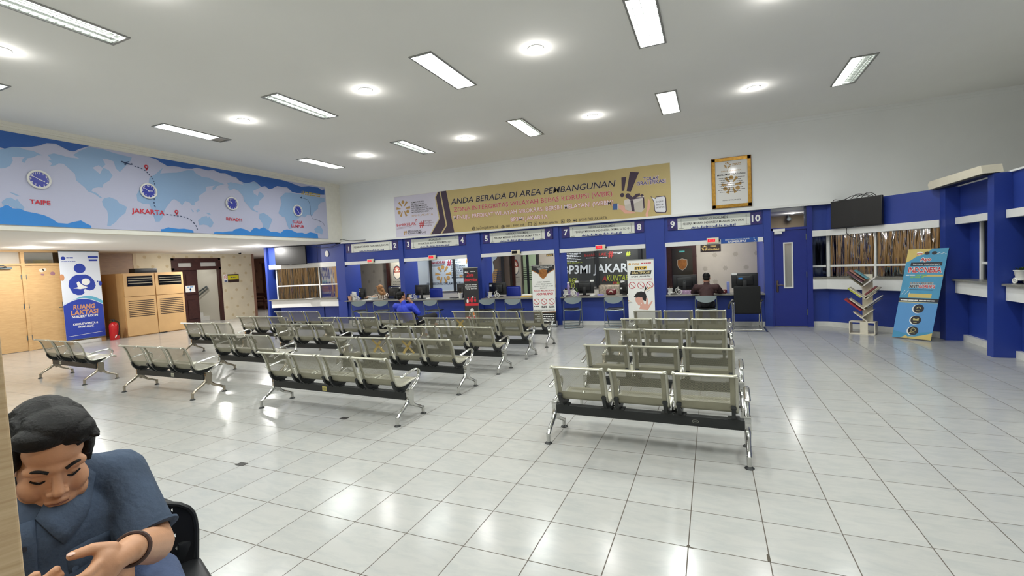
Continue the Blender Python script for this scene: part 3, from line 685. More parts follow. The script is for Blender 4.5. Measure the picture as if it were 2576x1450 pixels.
# ================================================================ lamps
LOUV = mat('louvre_metal', S(206, 208, 204), .25, .8)
REFL = mat('lamp_reflector', S(222, 224, 220), .35, .3)
FRAMEM = mat('lamp_frame', S(150, 150, 146), .4, .4)
TUBEON = mat('fluorescent_tube', S(245, 250, 248), .4, emit=(.93, 1, .97, 1), estr=9.0)
TUBEOFF = mat('dead_tube', S(200, 200, 195), .4)
def fluorescent(x, y, on, label, short=False):
    """recessed louvred fitting with two lanes; on = which lanes burn"""
    t = thing('ceiling_light', label, 'ceiling light', (x, y, ZC), 0, 'fluorescent ceiling fittings')
    bm = nb()
    for a in ((-.175, -.15, -.64, .64), (.15, .175, -.64, .64), (-.15, .15, -.64, -.61), (-.15, .15, .61, .64)): box(bm, *a, -.012, .004)
    fin('frame', bm, FRAMEM, t)
    bm = nb()
    box(bm, -.152, .152, -.612, .612, .094, .1); box(bm, -.152, -.148, -.612, .612, 0, .1); box(bm, .148, .152, -.612, .612, 0, .1); box(bm, -.15, .15, -.614, -.61, 0, .1); box(bm, -.15, .15, .61, .614, 0, .1)
    fin('housing', bm, REFL, t)
    bm = nb()
    for i in range(1, 17): box(bm, -.148, .148, -.61+i*1.22/17-.002, -.61+i*1.22/17+.002, .0, .014)
    for xx in (-.1, -.004, .1): box(bm, xx-.003, xx+.003, -.61, .61, 0, .014)
    fin('louvre', bm, LOUV, t)
    for i, xx in enumerate((-.076, .076)):
        bm = nb(); cyl(bm, (xx, -.58, .062), (xx, .58 if not short else .38, .062), .014, seg=8)
        fins('tube', bm, TUBEON if on[i] else TUBEOFF, t)
        if on[i]:
            l = bpy.data.lights.new('lane', 'AREA'); l.shape = 'RECTANGLE'; l.size = .13; l.size_y = 1.16; l.energy = LAMP_W; l.color = (0.95, 1.0, 0.97); l.spread = PI
            lo = bpy.data.objects.new('lane', l); COL.objects.link(lo); lo.parent = t; lo.location = (xx, 0, .030)
    if short:
        bm = nb(); box(bm, -.148, .148, .42, .61, .002, .012); fin('blanking_plate', bm, mat('plate', S(176, 168, 158), .6), t)
    return t
ON = {(2, 0): (1, 1), (2, 1): (0, 1), (2, 2): (1, 1), (2, 3): (1, 1), (3, 0): (1, 1), (3, 1): (0, 1), (3, 2): (1, 0), (3, 3): (1, 1), (3, 4): (1, 0), (1, 1): (0, 1)}
LCOL = ('over the map mural side', 'second from the map mural', 'third from the map mural', 'fourth from the map mural', 'beyond the angled window front')
LROW = ('behind the camera', 'in the near row', 'in the middle row', 'near the counter wall')
for k, (x, y) in enumerate(TROF):
    j, i = divmod(k, 5)
    if (j, i) in ((2, 4), (0, 0), (0, 4)): pass
    on = ON.get((j, i), (1, 1))
    st = 'both tubes lit' if on == (1, 1) else 'one tube dead'
    fluorescent(x, y, on, 'louvred fluorescent light %s, %s, %s' % (LROW[j], LCOL[i], st), short=(j, i) == (2, 0))
SPOTG = mat('downlight_glow', S(255, 255, 252), .4, emit=(1, .985, .95, 1), estr=18.0)
def downlight(x, y, z, label, power, r=.085, group='round ceiling downlights'):
    t = thing('downlight', label, 'downlight', (x, y, z), 0, group)
    bm = nb(); lathe(bm, [(r+.02, -.001), (r+.018, -.008), (r, -.008), (r*.92, .0)], seg=24); fins('rim', bm, WHITEP, t)
    bm = nb(); lathe(bm, [(.001, -.02), (r*.5, -.017), (r*.85, -.008), (r*.9, .0)], seg=24); fins('diffuser', bm, SPOTG, t)
    l = bpy.data.lights.new('bulb', 'POINT'); l.energy = power*.42; l.shadow_soft_size = .04; l.color = (1, .98, .94)
    lo = bpy.data.objects.new('bulb', l); COL.objects.link(lo); lo.parent = t; lo.location = (0, 0, -.10)
    l = bpy.data.lights.new('lens', 'AREA'); l.shape = 'DISK'; l.size = r*1.7; l.energy = power*.8; l.color = (1, .98, .94)
    lo = bpy.data.objects.new('lens', l); COL.objects.link(lo); lo.parent = t; lo.location = (0, 0, -.023)
    return t
DROW = ('near end row', 'middle row', 'row by the counter wall'); DC = ('closest to the map mural', 'second from the map mural', 'third from the map mural', 'closest to the angled windows')
for j, y in enumerate((0.12, 3.19, 6.35)):
    for i, x in enumerate((-7.40, -4.66, -1.87, 0.89)):
        downlight(x, y, ZC, 'round white ceiling downlight, %s, %s' % (DROW[j], DC[i]), SPOT_W)
for x, y, lb in ((-12.91, 3.03, 'over the open edge by the nursery banner'), (-14.98, 3.1, 'in front of the flush wooden doors'), (-15.27, 7.79, 'in front of the stair door'), (-13.07, 7.73, 'in front of the hanging television'), (-13.0, -.5, 'behind the wooden door leaf'), (-15, -.6, 'at the hidden end of the lobby'), (-17.5, 12.6, 'added to light the far brown wall')):  # last one is an extra lamp, added to brighten the far lobby wall
    downlight(x, y, ZS, 'round downlight in the low lobby soffit, '+lb, SPOT_W*(7.5 if y > 7 else 4.2), .1, 'lobby soffit downlights')
for x, y, lb in ((-9.6, 9.9, 'above counters one and two'), (-7.2, 9.8, 'above counters three and four'), (-4.3, 9.7, 'above counters five and six'), (-2.1, 9.8, 'above counters seven and eight'), (.1, 9.9, 'above counters nine and ten'), (1.9, 9.8, 'in the room behind the blue door')):
    downlight(x, y, 2.5, 'booth downlight '+lb, SPOT_W*(.6 if 'door' in lb else 2.8), .07, 'booth downlights')
downlight(-18.6, 8.7, 2.55, 'round downlight in the stairwell ceiling behind the open door', SPOT_W, .08)
# ================================================================ steel waiting benches
PROF = [(-.058, .700), (-.045, .713), (-.025, .712), (-.002, .690), (.022, .650), (.044, .595), (.062, .535), (.078, .475), (.094, .425), (.115, .392), (.15, .374), (.20, .368), (.27, .374), (.34, .388), (.40, .399), (.445, .402), (.475, .393), (.49, .372)]
SEAT_W = .455; PITCH = .505
def seat_mesh():
    pts = smooth_path([(0, y, z) for y, z in PROF], 2)
    bm = nb(); uvl = bm.loops.layers.uv.new('UVMap')
    s = [0.0]
    for i in range(1, len(pts)): s.append(s[-1]+(pts[i]-pts[i-1]).length)
    xs = [-.5, -.42, -.2, 0, .2, .42, .5]
    g = [[bm.verts.new((k*SEAT_W, p.y, p.z)) for k in xs] for p in pts]
    for i in range(len(pts)-1):
        for j in range(len(xs)-1):
            f = bm.faces.new((g[i][j], g[i][j+1], g[i+1][j+1], g[i+1][j]))
            for lp, (ii, jj) in zip(f.loops, ((i, j), (i, j+1), (i+1, j+1), (i+1, j))): lp[uvl].uv = (xs[jj]*SEAT_W, s[ii])
    return bm
def rim_mesh():
    bm = nb(); pts = smooth_path([(0, y, z) for y, z in PROF], 2)
    for sx in (-1, 1):
        tube(bm, [p+V((sx*(SEAT_W/2-.004), -.002, -.002)) for p in pts], .013, 6, rb=.008, side=(1, 0, 0))
        ball(bm, (sx*(SEAT_W/2-.012), -.052, .706), .02, .015, .013, 8, 6)
    tube(bm, [(-SEAT_W/2+.01, -.056, .704), (SEAT_W/2-.01, -.056, .704)], .009, 6)
    tube(bm, [(-SEAT_W/2+.01, .488, .372), (SEAT_W/2-.01, .488, .372)], .010, 6)
    return bm
FYZ = Fr((0, 0, 0), (0, 1, 0), (0, 0, 1))
def bracket_mesh():
    bm = nb()
    pts = [(.086, .445), (.072, .43), (.082, .385), (.105, .345), (.145, .315), (.175, .300), (.265, .300), (.30, .318), (.37, .362), (.36, .38), (.27, .362), (.19, .357), (.145, .364), (.115, .385), (.098, .42)]
    f = Fr((0, 0, 0), (0, 1, 0), (0, 0, 1)); prism(bm, pts, f, -.014, .014)
    cyl(bm, (-.02, .085, .425), (.02, .085, .425), .014, seg=8); box(bm, -.045, .045, .16, .25, .300, .314)
    return bm
def strap(bm, pts, wx, th, k=3):
    p = smooth_path([(0, y, z) for y, z in pts], k); n = len(p)
    def it(a): return [a[0]+(a[1]-a[0])*i/(n-1) for i in range(n)] if isinstance(a, tuple) else a
    tube(bm, p, it(wx), 10, rb=it(th), side=(1, 0, 0))
def leg_mesh():
    bm = nb()
    strap(bm, [(.004, .075), (.05, .112), (.115, .148), (.175, .19), (.205, .235), (.215, .30)], (.017, .024), (.014, .026))
    strap(bm, [(.444, .068), (.385, .100), (.32, .128), (.268, .168), (.248, .22), (.24, .30)], (.017, .024), (.014, .026))
    cyl(bm, (0, .002, .018), (0, .005, .088), .017, .019, 10); cyl(bm, (0, .444, .018), (0, .444, .082), .017, .019, 10)
    f = Fr((0, 0, 0), (0, 1, 0), (0, 0, 1))
    prism(bm, [(.188, .2), (.225, .15), (.262, .2), (.272, .31), (.262, .326), (.196, .333), (.186, .32)], f, -.024, .024)
    return bm
def foot_mesh():
    bm = nb()
    lathe(bm, [(.034, 0), (.034, .006), (.022, .014), (.012, .022)], (0, 0, 0), 14)
    return bm
def arm_mesh():
    bm = nb()
    strap(bm, [(.232, .318), (.262, .338), (.31, .362), (.36, .395), (.398, .44), (.408, .475), (.395, .508), (.36, .523), (.31, .522), (.24, .512), (.17, .500), (.118, .490)], (.020, .023), (.013, .011), 3)
    ball(bm, (0, .112, .489), .024, .022, .014, 10, 6)
    return bm
BM = {}
def bench(n, label, loc, rz, group, metal=CHROMED, sticker=None, midarms=False, tape=(), scratch=()):
    t = thing('waiting_bench', label, 'bench', loc, rz, group)
    def mesh(key, make, m, par, x, name, smooth=True):
        if (key, m.name) not in BM:
            o = fin(name, make(), m, None, smooth, 40); BM[(key, m.name)] = o.data
        else:
            o = bpy.data.objects.new(name, BM[(key, m.name)]); COL.objects.link(o)
        o.parent = par; o.location = (x, 0, 0)
        return o
    half = (n-1)*PITCH/2
    lx = half+SEAT_W/2+.07
    for i in range(n):
        x = -half+i*PITCH
        s = mesh('seat', seat_mesh, STEELP, t, x, 'seat_shell')
        mesh('rim', rim_mesh, STEELR, s, 0, 'rim')
        for sx in (-1, 1): mesh('bracket', bracket_mesh, BLACKM, t, x+sx*(SEAT_W/2-.028), 'bracket')
        if i in tape:
            bm = nb(); f = Fr((.03, .028, .6), (1, 0, 0), (0, -.28, .96))
            for p, q in (((-.09, -.11), (.08, .07)), ((-.06, .08), (.09, -.1))): bar2(bm, p, q, .035, f, .012)
            fin('tape_cross', bm, flatmat('tape', 196, 170, 104), s)
        if i in scratch:
            bm = nb(); f = Fr((0, .03, .6), (1, 0, 0), (0, -.28, .96)); rr = random.Random(i+n+int(loc[0]*10))
            for k in range(2):
                a, b = rr.uniform(-.15, .1), rr.uniform(-.12, .08); bar2(bm, (a, b), (a+.07, b+.04), .006, f, .012)
            fin('scratch', bm, flatmat('scratch', 232, 230, 224), s)
        if midarms and i < n-1: mesh('arm', arm_mesh, CHROME, t, x+PITCH/2, 'armrest')
    for sx in (-1, 1):
        g = mesh('leg', leg_mesh, metal, t, sx*lx, 'leg'); 
        for y in (.002, .444): mesh('foot', foot_mesh, BLACKM, g, 0, 'foot').location.y = y
        mesh('arm', arm_mesh, metal if metal is CHROME else CHROME, t, sx*lx, 'armrest')
    key = 'beam%d' % n
    def beam():
        bm = nb(); rbox(bm, -lx+.02, lx-.02, .175, .245, .222, .305, .006); return bm
    mesh(key, beam, BLACKM, t, 0, 'beam', False)
    if sticker is not None:
        kind, sx = sticker; bm = nb(); f = Fr((sx, .1735, .265), (1, 0, 0), (0, 0, 1))
        if kind == 'oval': annulus(bm, 0, 0, .022, .026, f, .001, 24, .55); text(bm, 'BIG', f, -.014, -.005, .01, .028); fin('maker_badge', bm, flatmat('badge', 150, 150, 138), t)
        else:
            flat(bm, [(-.035, -.026), (.035, -.026), (.035, .026), (-.035, .026)], f, .001)
            p = fin('sticker', bm, flatmat('sticker_'+kind, *((214, 200, 120) if kind == 'yellow' else (206, 204, 184))), t)
            bm = nb()
            for z in (.012, 0, -.012): lines2(bm, f, -.028, .028, z-.003, .006, .002)
            fin('print', bm, flatmat('stickerink', 96, 92, 72), p)
    return t
def rot(y0, y1, d): return math.atan2(y1-y0, d)
G1 = 'waiting benches in the three blocks'; G2 = 'waiting benches in the block facing the last counters'
bench(3, 'three-seat steel bench of the block by the wooden doors, last row from the counters', (-10.05, 1.45, 0), -.05, G1, sticker=('pale', -.48))
bench(3, 'three-seat steel bench of the middle block, last row, pale sticker on beam', (-7.12, 1.29, 0), -.01, G1, sticker=('pale', .1), scratch=(0, 1))
bench(4, 'four-seat steel bench of the aisle block, last row, yellow sticker on beam', (-3.92, 1.225, 0), -.04, G1, CHROME, sticker=('yellow', -.15), scratch=(0, 2))
bench(3, 'three-seat steel bench of the middle block, fourth row from the counters', (-6.87, 2.40, 0), -.02, G1, scratch=(1,))
bench(4, 'four-seat steel bench of the aisle block with tape crosses on two backs', (-3.88, 2.40, 0), -.02, G1, CHROME, tape=(1, 2), scratch=(0,))
bench(3, 'three-seat steel bench of the block by the wooden doors, third row from counters', (-9.64, 3.70, 0), .02, G1)
bench(3, 'three-seat steel bench of the middle block, third row from the counters', (-6.84, 3.64, 0), 0, G1, scratch=(0,))
bench(4, 'four-seat steel bench of the aisle block, third row from the counters', (-3.84, 3.52, 0), -.03, G1, CHROME)
bench(3, 'three-seat steel bench of the block by the wooden doors, second row from counters', (-9.38, 4.78, 0), 0, G1, sticker=('pale', .2))
bench(3, 'three-seat steel bench of the middle block, second row from the counters', (-6.72, 4.68, 0), 0, G1)
bench(4, 'four-seat steel bench of the aisle block, second row, one tape strip', (-3.82, 4.60, 0), -.02, G1, CHROME, tape=(1,))
bench(3, 'three-seat steel bench of the block by the wooden doors, first row at counters', (-9.42, 5.83, 0), 0, G1)
bench(3, 'three-seat steel bench carrying the man in a blue jersey', (-6.48, 5.60, 0), 0, G1)
bench(4, 'four-seat steel bench of the aisle block, first row at the counters', (-3.84, 5.70, 0), -.01, G1, CHROME)
bench(3, 'three-seat steel bench with armrests between seats and oval badge on its beam', (-.42, 1.17, 0), -.03, G2, CHROME, sticker=('oval', .42), midarms=True)
bench(3, 'three-seat steel bench second from the end, tape scrap on one back', (-.40, 2.26, 0), -.02, G2, CHROME, midarms=True)
bench(3, 'three-seat steel bench in the middle of the block before the last counters', (-.43, 3.45, 0), 0, G2, CHROMED)
bench(3, 'three-seat steel bench second in line before counters nine and ten', (-.40, 4.52, 0), 0, G2, CHROMED)
bench(3, 'three-seat steel bench closest to counters nine and ten', (-.38, 5.64, 0), 0, G2, CHROMED)
# ================================================================ map mural and its clocks
FM = Fr((XM, 0, 0), (0, 1, 0), (0, 0, 1))
FBN = Fr((0, YB, 0), (1, 0, 0), (0, 0, 1))
def px_between(T):
    (a0, b0), (a1, b1), (a2, b2) = T
    return a0, (b0+b1)/2, b2-b0, a1-a0
t = thing('map_mural', 'long blue world map mural naming four cities, high above the lobby opening', 'mural', (0, 0, 0))
MY0, MY1, MZ0, MZ1 = .35, 8.25, 2.69, 4.25
bm = nb(); fbox(bm, FM, MY0, MY1, MZ0, MZ1, .001, .012); panel = fin('panel', bm, flatmat('mapsea', 186, 188, 212, .45), t)
bm = nb()
for k, l in enumerate(LAND): flat(bm, l, FM, .013+.0002*k)
fin('land_print', bm, flatmat('mapland', 142, 172, 208, .45), t)
bm = nb()
flat(bm, [(MY0, MZ1)]+[(MY0, 3.95)]+TOPWAVE1+[(TOPWAVE1[-1][0]+.05, MZ1)], FM, .018)
tw = [(TOPWAVE2[0][0]-.02, MZ1)]+TOPWAVE2+[(6.66, MZ1)]; flat(bm, tw, FM, .018)
fin('upper_wave', bm, flatmat('mapnavy', 40, 92, 168, .45), t)
bm = nb()
for W in (BOT1, BOT2, BOT3):
    w_ = [(MY0, MZ0), (MY0, W[0][1])]+W if W is BOT1 else W
    flat(bm, w_+[(w_[-1][0], MZ0), (w_[0][0], MZ0)] if W is not BOT1 else w_+[(W[-1][0], MZ0)], FM, .018)
fin('lower_wave', bm, flatmat('mapblue', 52, 132, 208, .45), t)
bm = nb()
def dashes(R, wd, k=2):
    p = [V((a, b)) for a, b in R]
    for i in range(len(p)-1):
        a, b = p[i], p[i+1]; n = max(1, round((b-a).length/.085))
        for j in range(n): bar2(bm, a+(b-a)*(j/n), a+(b-a)*((j+.55)/n), wd, FM, .0195)
for R in ROUTES: dashes(R, .016)
for i in range(len(ROUTE_SMALL)-1): bar2(bm, ROUTE_SMALL[i], ROUTE_SMALL[i+1], .008, FM, .0195)
flat(bm, PLANE, FM, .0195); flat(bm, PLANE2, FM, .0195)
fin('route_print', bm, flatmat('mapink', 44, 62, 96), t)
bm = nb()
for a, b in PINS: annulus(bm, a, b+.02, .018, .04, FM, .0195, 20); flat(bm, [(a-.028, b-.005), (a+.028, b-.005), (a, b-.07)], FM, .0195)
for s_, T in (('TAIPE', T_TAIPE), ('JAKARTA', T_JAKARTA), ('RIYADH', T_RIYADH), ('KUALA', T_KUALA), ('LUMPUR', T_LUMPUR)):
    a, b, h, wd = px_between(T); text(bm, s_, FM, a, b, h*.95, wd, .02, off=.022)
fin('lettering', bm, flatmat('mapred', 196, 44, 62), t)
bm = nb(); a, b, h, wd = px_between(T_HASH); text(bm, '#', FM, a, b, h*.9, .1, .02, off=.02); lines2(bm, FM, a+.13, a+wd, b+.045, .04, .02, 3); lines2(bm, FM, a+.13, a+wd*.95, b-.01, .035, .02, 4)
fin('gold_print', bm, flatmat('mapgold', 176, 160, 96), t)
CB = flatmat('clockblue', 44, 56, 160, .3)
def clock(y, z, r, hour, minute, label):
    t = thing('wall_clock', label, 'clock', (XM+.013, y, z), 0, 'city clocks on the map mural')
    f = Fr((0, 0, 0), (0, 1, 0), (0, 0, 1))
    bm = nb(); prism(bm, [(r*.93*math.cos(2*PI*i/32), r*.93*math.sin(2*PI*i/32)) for i in range(32)], f, 0, .02); fin('dial', bm, CB, t)
    bm = nb(); tube(bm, [(.022, r*.93*math.cos(2*PI*i/36), r*.93*math.sin(2*PI*i/36)) for i in range(36)], .018, 8, True); fins('rim', bm, WHITEP, t)
    bm = nb()
    for k in range(1, 13):
        an = PI/2-k*PI/6; text(bm, str(k), f, r*.72*math.cos(an), r*.72*math.sin(an)-.018, .036, None, .0215, 'C', .01)
    fin('numerals', bm, PW, t)
    bm = nb()
    for an, ln, wd in ((PI/2-2*PI*(hour+minute/60)/12, .5*r, .011), (PI/2-2*PI*minute/60, .72*r, .008)): bar2(bm, (-.12*ln*math.cos(an), -.12*ln*math.sin(an)), (ln*math.cos(an), ln*math.sin(an)), wd, f, .024)
    disc(bm, 0, 0, .012, f, .0245)
    fin('hands', bm, PW, t)
for (y, z), h, mn, nm in zip(CLOCKS, (3, 2, 10, 4), (50, 51, 50, 53), ('TAIPE', 'JAKARTA', 'RIYADH', 'KUALA LUMPUR')):
    clock(y, z, .158, h, mn, 'round blue clock with white rim above the word %s' % nm)

# ================================================================ logo of three figures, reused on several prints
def logo(bm, fr, a, b, r, d):
    """three round heads and six flared arms around a centre"""
    for k in range(3):
        an = PI/2+k*2*PI/3
        disc(bm, a+r*.72*math.cos(an), b+r*.78*math.sin(an), r*.22, fr, d, 16)
        for s_ in (-1, 1):
            e = an+s_*math.radians(36); i0 = an+s_*math.radians(17)
            c_, s2 = math.cos(e), math.sin(e); p = V((a+r*c_, b+r*s2)); q = V((a+r*.34*math.cos(an+s_*.55), b+r*.34*math.sin(an+s_*.55)))
            tt = (p-q).normalized(); nn = V((-tt.y, tt.x))
            flat(bm, [tuple(q+nn*r*.05), tuple(q-nn*r*.05), tuple(p-nn*r*.15), tuple(p+nn*r*.15)], fr, d)
# ================================================================ long gold banner
GOLD = flatmat('goldcloth', 186, 166, 112, .5); PUR = flatmat('purple', 62, 46, 66)
t = thing('wall_banner', 'long gold anti-corruption banner hung high above the counters', 'banner', (0, 0, 0))
bm = nb(); fbox(bm, FBN, -8.52, -.67, 2.612, 3.812, .002, .010)
fin('cloth', bm, mat('banner_gold', S(190, 170, 114), .45, noise=.05, nscale=1.2, bump=.25, bscale=3), t)
dB = .0112
def part(name, mt, fn, par=None):
    bm = nb(); fn(bm); return fin(name, bm, mt, par or t)
part('lilac_panel', flatmat('lilac', 208, 204, 220), lambda b: flat(b, [(-8.52, 3.81), (-6.985, 3.81), (-7.083, 3.665), (-6.986, 3.054), (-7.3, 2.614), (-8.52, 2.614)], FBN, dB))
part('purple_chevron', PUR, lambda b: flat(b, [(x, min(max(z, 2.614), 3.811)) for x, z in B_PURPLE], FBN, dB+.0006))
def f_(b): flat(b, [(x, min(max(z, 2.615), 3.81)) for x, z in B_GOLDLINE], FBN, dB+.0014); flat(b, [(x, min(max(z, 2.615), 3.81)) for x, z in B_EDGE], FBN, dB+.0014)
part('gold_edging', flatmat('goldline', 196, 178, 132), f_)
def f_(b):
    (ax, az), (bx, bz), (cx, cz) = B_LOGO; logo(b, FBN, -8.205, 3.44, .245, dB+.001)
    for s_, T, o in (('#', B_PENG, .02),): text(b, s_, FBN, -8.24, 2.67, .12, .12, dB+.001, off=.02)
    a, z, h, wd = px_between(B_BP); text(b, 'BP3MI JAKARTA', FBN, a, z, h, wd, dB+.001)
part('logo', flatmat('logogold', 178, 140, 80), f_)
def tx(b, s_, T, d=.002, off=0.0, sh=0.0, hk=1.0, grow=0.0):
    a, z, h, wd = px_between(T); text(b, s_, FBN, a, z, h*hk, wd, dB+d, off=off, shear=sh)
def f_(b):
    tx(b, 'ANDA BERADA DI AREA PEMBANGUNAN', B_L1, .004, .012, .2)
    tx(b, 'bp3mijakarta.id', B_W1, hk=.85); tx(b, '0811 9900 048', B_W2); tx(b, 'bp3mi.jakarta', B_W3); tx(b, 'BP3MI DKI JAKARTA', B_W4)
    tx(b, 'DALAM', B_D1, .004); tx(b, 'BENTUK', B_D2, .004); tx(b, 'APAPUN', B_D3, .004)
    z = 3.571
    for i, s_ in enumerate(('KEMENTERIAN', 'PELINDUNGAN', 'PEKERJA MIGRAN', 'INDONESIA/BADAN', 'PELINDUNGAN PEKERJA', 'MIGRAN INDONESIA')):
        text(b, s_, FBN, -7.908, 3.571-.0585*i, .042, (.43, .44, .53, .58, .74, .6)[i], dB+.002, off=.008)
    tx(b, 'PENGGERAK', B_PENG, off=.01); tx(b, 'PULANG KAMPUNG', B_PULANG, off=.01)
    for k, (x, z) in enumerate(B_ICONS):
        if k in (0, 1, 5): annulus(b, x, z, .038, .05, FBN, dB+.002, 20)
        else: annulus(b, x, z, .05, .064, FBN, dB+.002, 4, 1, PI/4, PI/4+2*PI)
        if k == 0:
            for q in (-.018, 0, .018): bar2(b, (x-.045, z+q), (x+.045, z+q), .008, FBN, dB+.002)
        elif k == 4: flat(b, [(x-.015, z-.02), (x+.02, z), (x-.015, z+.02)], FBN, dB+.002)
        elif k == 5: text(b, 'f', FBN, x, z-.025, .05, None, dB+.002, 'C', .01)
        elif k == 6: disc(b, x, z, .035, FBN, dB+.0022, 12, .02)
        else: disc(b, x, z, .017, FBN, dB+.002, 12)
part('black_lettering', flatmat('bannerblack', 40, 34, 38), f_)
def f_(b):
    tx(b, 'ZONA INTERGRITAS WILAYAH BEBAS KORUPSI (WBK)', B_L2, .004, .004); tx(b, 'BerAKHLAK', B_BER, off=.015); tx(b, 'MENUJU PREDIKAT WILAYAH BIROKRASI BERSIH MELAYANI (WBBM)', B_L3, .0018, .042); tx(b, 'BP3MI JAKARTA', B_L4, .0018, .042)
    text(b, '#', FBN, -7.66, 2.865, .17, .15, dB+.002, off=.03)
    text(b, '?', FBN, -7.8, 3.03, .07, .05, dB+.002, off=.01)
part('red_lettering', flatmat('bannerred', 190, 74, 78), f_)
part('motto_lettering', flatmat('bannermotto', 120, 70, 84), lambda b: (tx(b, 'bangga', B_BANGGA, hk=.85), text(b, 'melayani', FBN, -7.52, 2.937, .042, .33, dB+.002), tx(b, 'bangsa', B_BANGSA, hk=.85), bar2(b, (-8.48, 2.895), (-7.79, 2.905), .006, FBN, dB+.002), bar2(b, (-8.48, 2.86), (-7.95, 2.868), .006, FBN, dB+.002)))
def f_(b):
    tx(b, 'MENUJU PREDIKAT WILAYAH BIROKRASI BERSIH MELAYANI (WBBM)', B_L3, .004, .008); tx(b, 'BP3MI JAKARTA', B_L4, .004, .008)
    tx(b, 'TOLAK', B_TOLAK, .0018, .06); tx(b, 'GRATIFIKASI', B_GRAT, .0018, .06); tx(b, 'ANDA BERADA DI AREA PEMBANGUNAN', B_L1, .0018, .024, .2)
    tx(b, 'ZONA INTERGRITAS WILAYAH BEBAS KORUPSI (WBK)', B_L2, .0018, .022)
part('pale_lettering', flatmat('bannerpale', 232, 218, 222), f_)
part('violet_lettering', flatmat('bannerviolet', 62, 54, 116), lambda b: (tx(b, 'TOLAK', B_TOLAK, .004, .012), tx(b, 'GRATIFIKASI', B_GRAT, .004, .012)))
def f_(b):
    flat(b, B_EX1, FBN, dB+.001); flat(b, B_EX2, FBN, dB+.001)
    disc(b, -1.785, 3.178, .05, FBN, dB+.001); flat(b, B_BOW, FBN, dB+.0045); flat(b, B_RIB, FBN, dB+.004); flat(b, B_RIB2, FBN, dB+.004); disc(b, -1.65, 3.15, .058, FBN, dB+.0046); disc(b, -1.32, 3.12, .04, FBN, dB+.0046, 16, .03)
part('exclamation_and_ribbon', PUR, f_)
part('gift_box', flatmat('giftbox', 196, 188, 178), lambda b: flat(b, B_BOXF, FBN, dB+.002)); part('gift_lid', flatmat('giftlid', 214, 206, 200), lambda b: flat(b, B_BOXL, FBN, dB+.003))
part('hands_print', flatmat('handpink', 222, 168, 150), lambda b: (flat(b, B_HAND, FBN, dB+.0015), flat(b, B_HAND2, FBN, dB+.0015)))
part('sleeve_print', flatmat('sleeveblue', 62, 90, 146), lambda b: flat(b, B_SLEEVE, FBN, dB+.001)); part('cuff_print', PW, lambda b: flat(b, B_CUFF, FBN, dB+.001))
cb = (sum(x for x, _ in B_BUB)/len(B_BUB), sum(z for _, z in B_BUB)/len(B_BUB))
part('bubble_outline', PUR, lambda b: flat(b, B_BUB, FBN, dB+.001)); part('speech_bubble', flatmat('bubble', 226, 226, 232), lambda b: flat(b, [(cb[0]+(x-cb[0])*.88, cb[1]+(z-cb[1])*.9) for x, z in B_BUB], FBN, dB+.002))

# ================================================================ framed proclamation
t = thing('framed_notice', 'gold-framed service pledge notice on the white wall above counter ten', 'framed notice', (.61, YB, 3.21))
f = Fr((0, 0, 0), (1, 0, 0), (0, 0, 1)); W2, H2 = .39, .545
bm = nb()
for a in ((-W2, -W2+.065, -H2, H2), (W2-.065, W2, -H2, H2), (-W2, W2, -H2, -H2+.065), (-W2, W2, H2-.065, H2)): fbox(bm, f, a[0], a[1], a[2], a[3], 0, .035)
fin('frame', bm, mat('gilt', S(176, 132, 52), .35, .6, noise=.2, nscale=20), t)
bm = nb()
for a in ((-W2-.012, -W2+.01, -H2-.012, H2+.012), (W2-.01, W2+.012, -H2-.012, H2+.012), (-W2, W2, -H2-.012, -H2+.01), (-W2, W2, H2-.01, H2+.012)): fbox(bm, f, a[0], a[1], a[2], a[3], 0, .028)
fin('outer_edge', bm, mat('gilt_dark', S(112, 78, 36), .4, .5), t)
bm = nb(); fbox(bm, f, -W2+.06, W2-.06, -H2+.06, H2-.06, 0, .012); sh = fin('sheet', bm, mat('glazed_paper', S(226, 225, 222), .08), t)
bm = nb(); text(bm, 'MAKLUMAT PELAYANAN', f, 0, .165, .036, .56, .0135, 'C', .02); text(bm, 'KEPALA BP3MI JAKARTA', f, 0, -.395, .02, .36, .0135, 'C', .01)
for k in range(8): lines2(bm, f, -.27+.03*(k % 3), .27-.04*((k*2) % 3), .105-k*.044, .010, .0135, k)
fin('lettering', bm, PK, sh)
bm = nb(); logo(bm, f, -.07, .385, .07, .013); logo(bm, f, 0, -.05, .2, .0128); text(bm, 'BP3MI JAKARTA', f, 0, .245, .028, .4, .0135, 'C'); lines2(bm, f, .03, .2, .40, .012, .0135, 3); lines2(bm, f, .03, .2, .37, .012, .0135, 4)
fin('emblem', bm, flatmat('logogold', 178, 140, 80), sh)

# ================================================================ counter number boards
FC = Fr((0, YC+.035, 0), (1, 0, 0), (0, 0, 1))
BOARDW = flatmat('board', 222, 224, 216, .4); BOARDG = flatmat('boardgrey', 178, 182, 176, .4); SKY1 = flatmat('skyline', 60, 72, 128); NUMV = mat('number_tile', S(44, 34, 104), .35, noise=.55, nscale=12); SHADE = flatmat('lampline', 120, 124, 118)
NAMES = ('one and two', 'three and four', 'five and six', 'seven and eight', 'nine and ten')
TX = (('PENDAFTARAN DAN PERSURATAN',), ('LEGALISASI', 'STRUKTUR BIAYA PENEMPATAN'), ('VERIFIKASI DOKUMEN', 'PEKERJA MIGRAN INDONESIA SKEMA P TO P'), ('VERIFIKASI DOKUMEN', 'PEKERJA MIGRAN INDONESIA SKEMA G TO G'), ('VERIFIKASI DOKUMEN', 'PEKERJA MIGRAN INDONESIA MANDIRI DAN UKPS'))
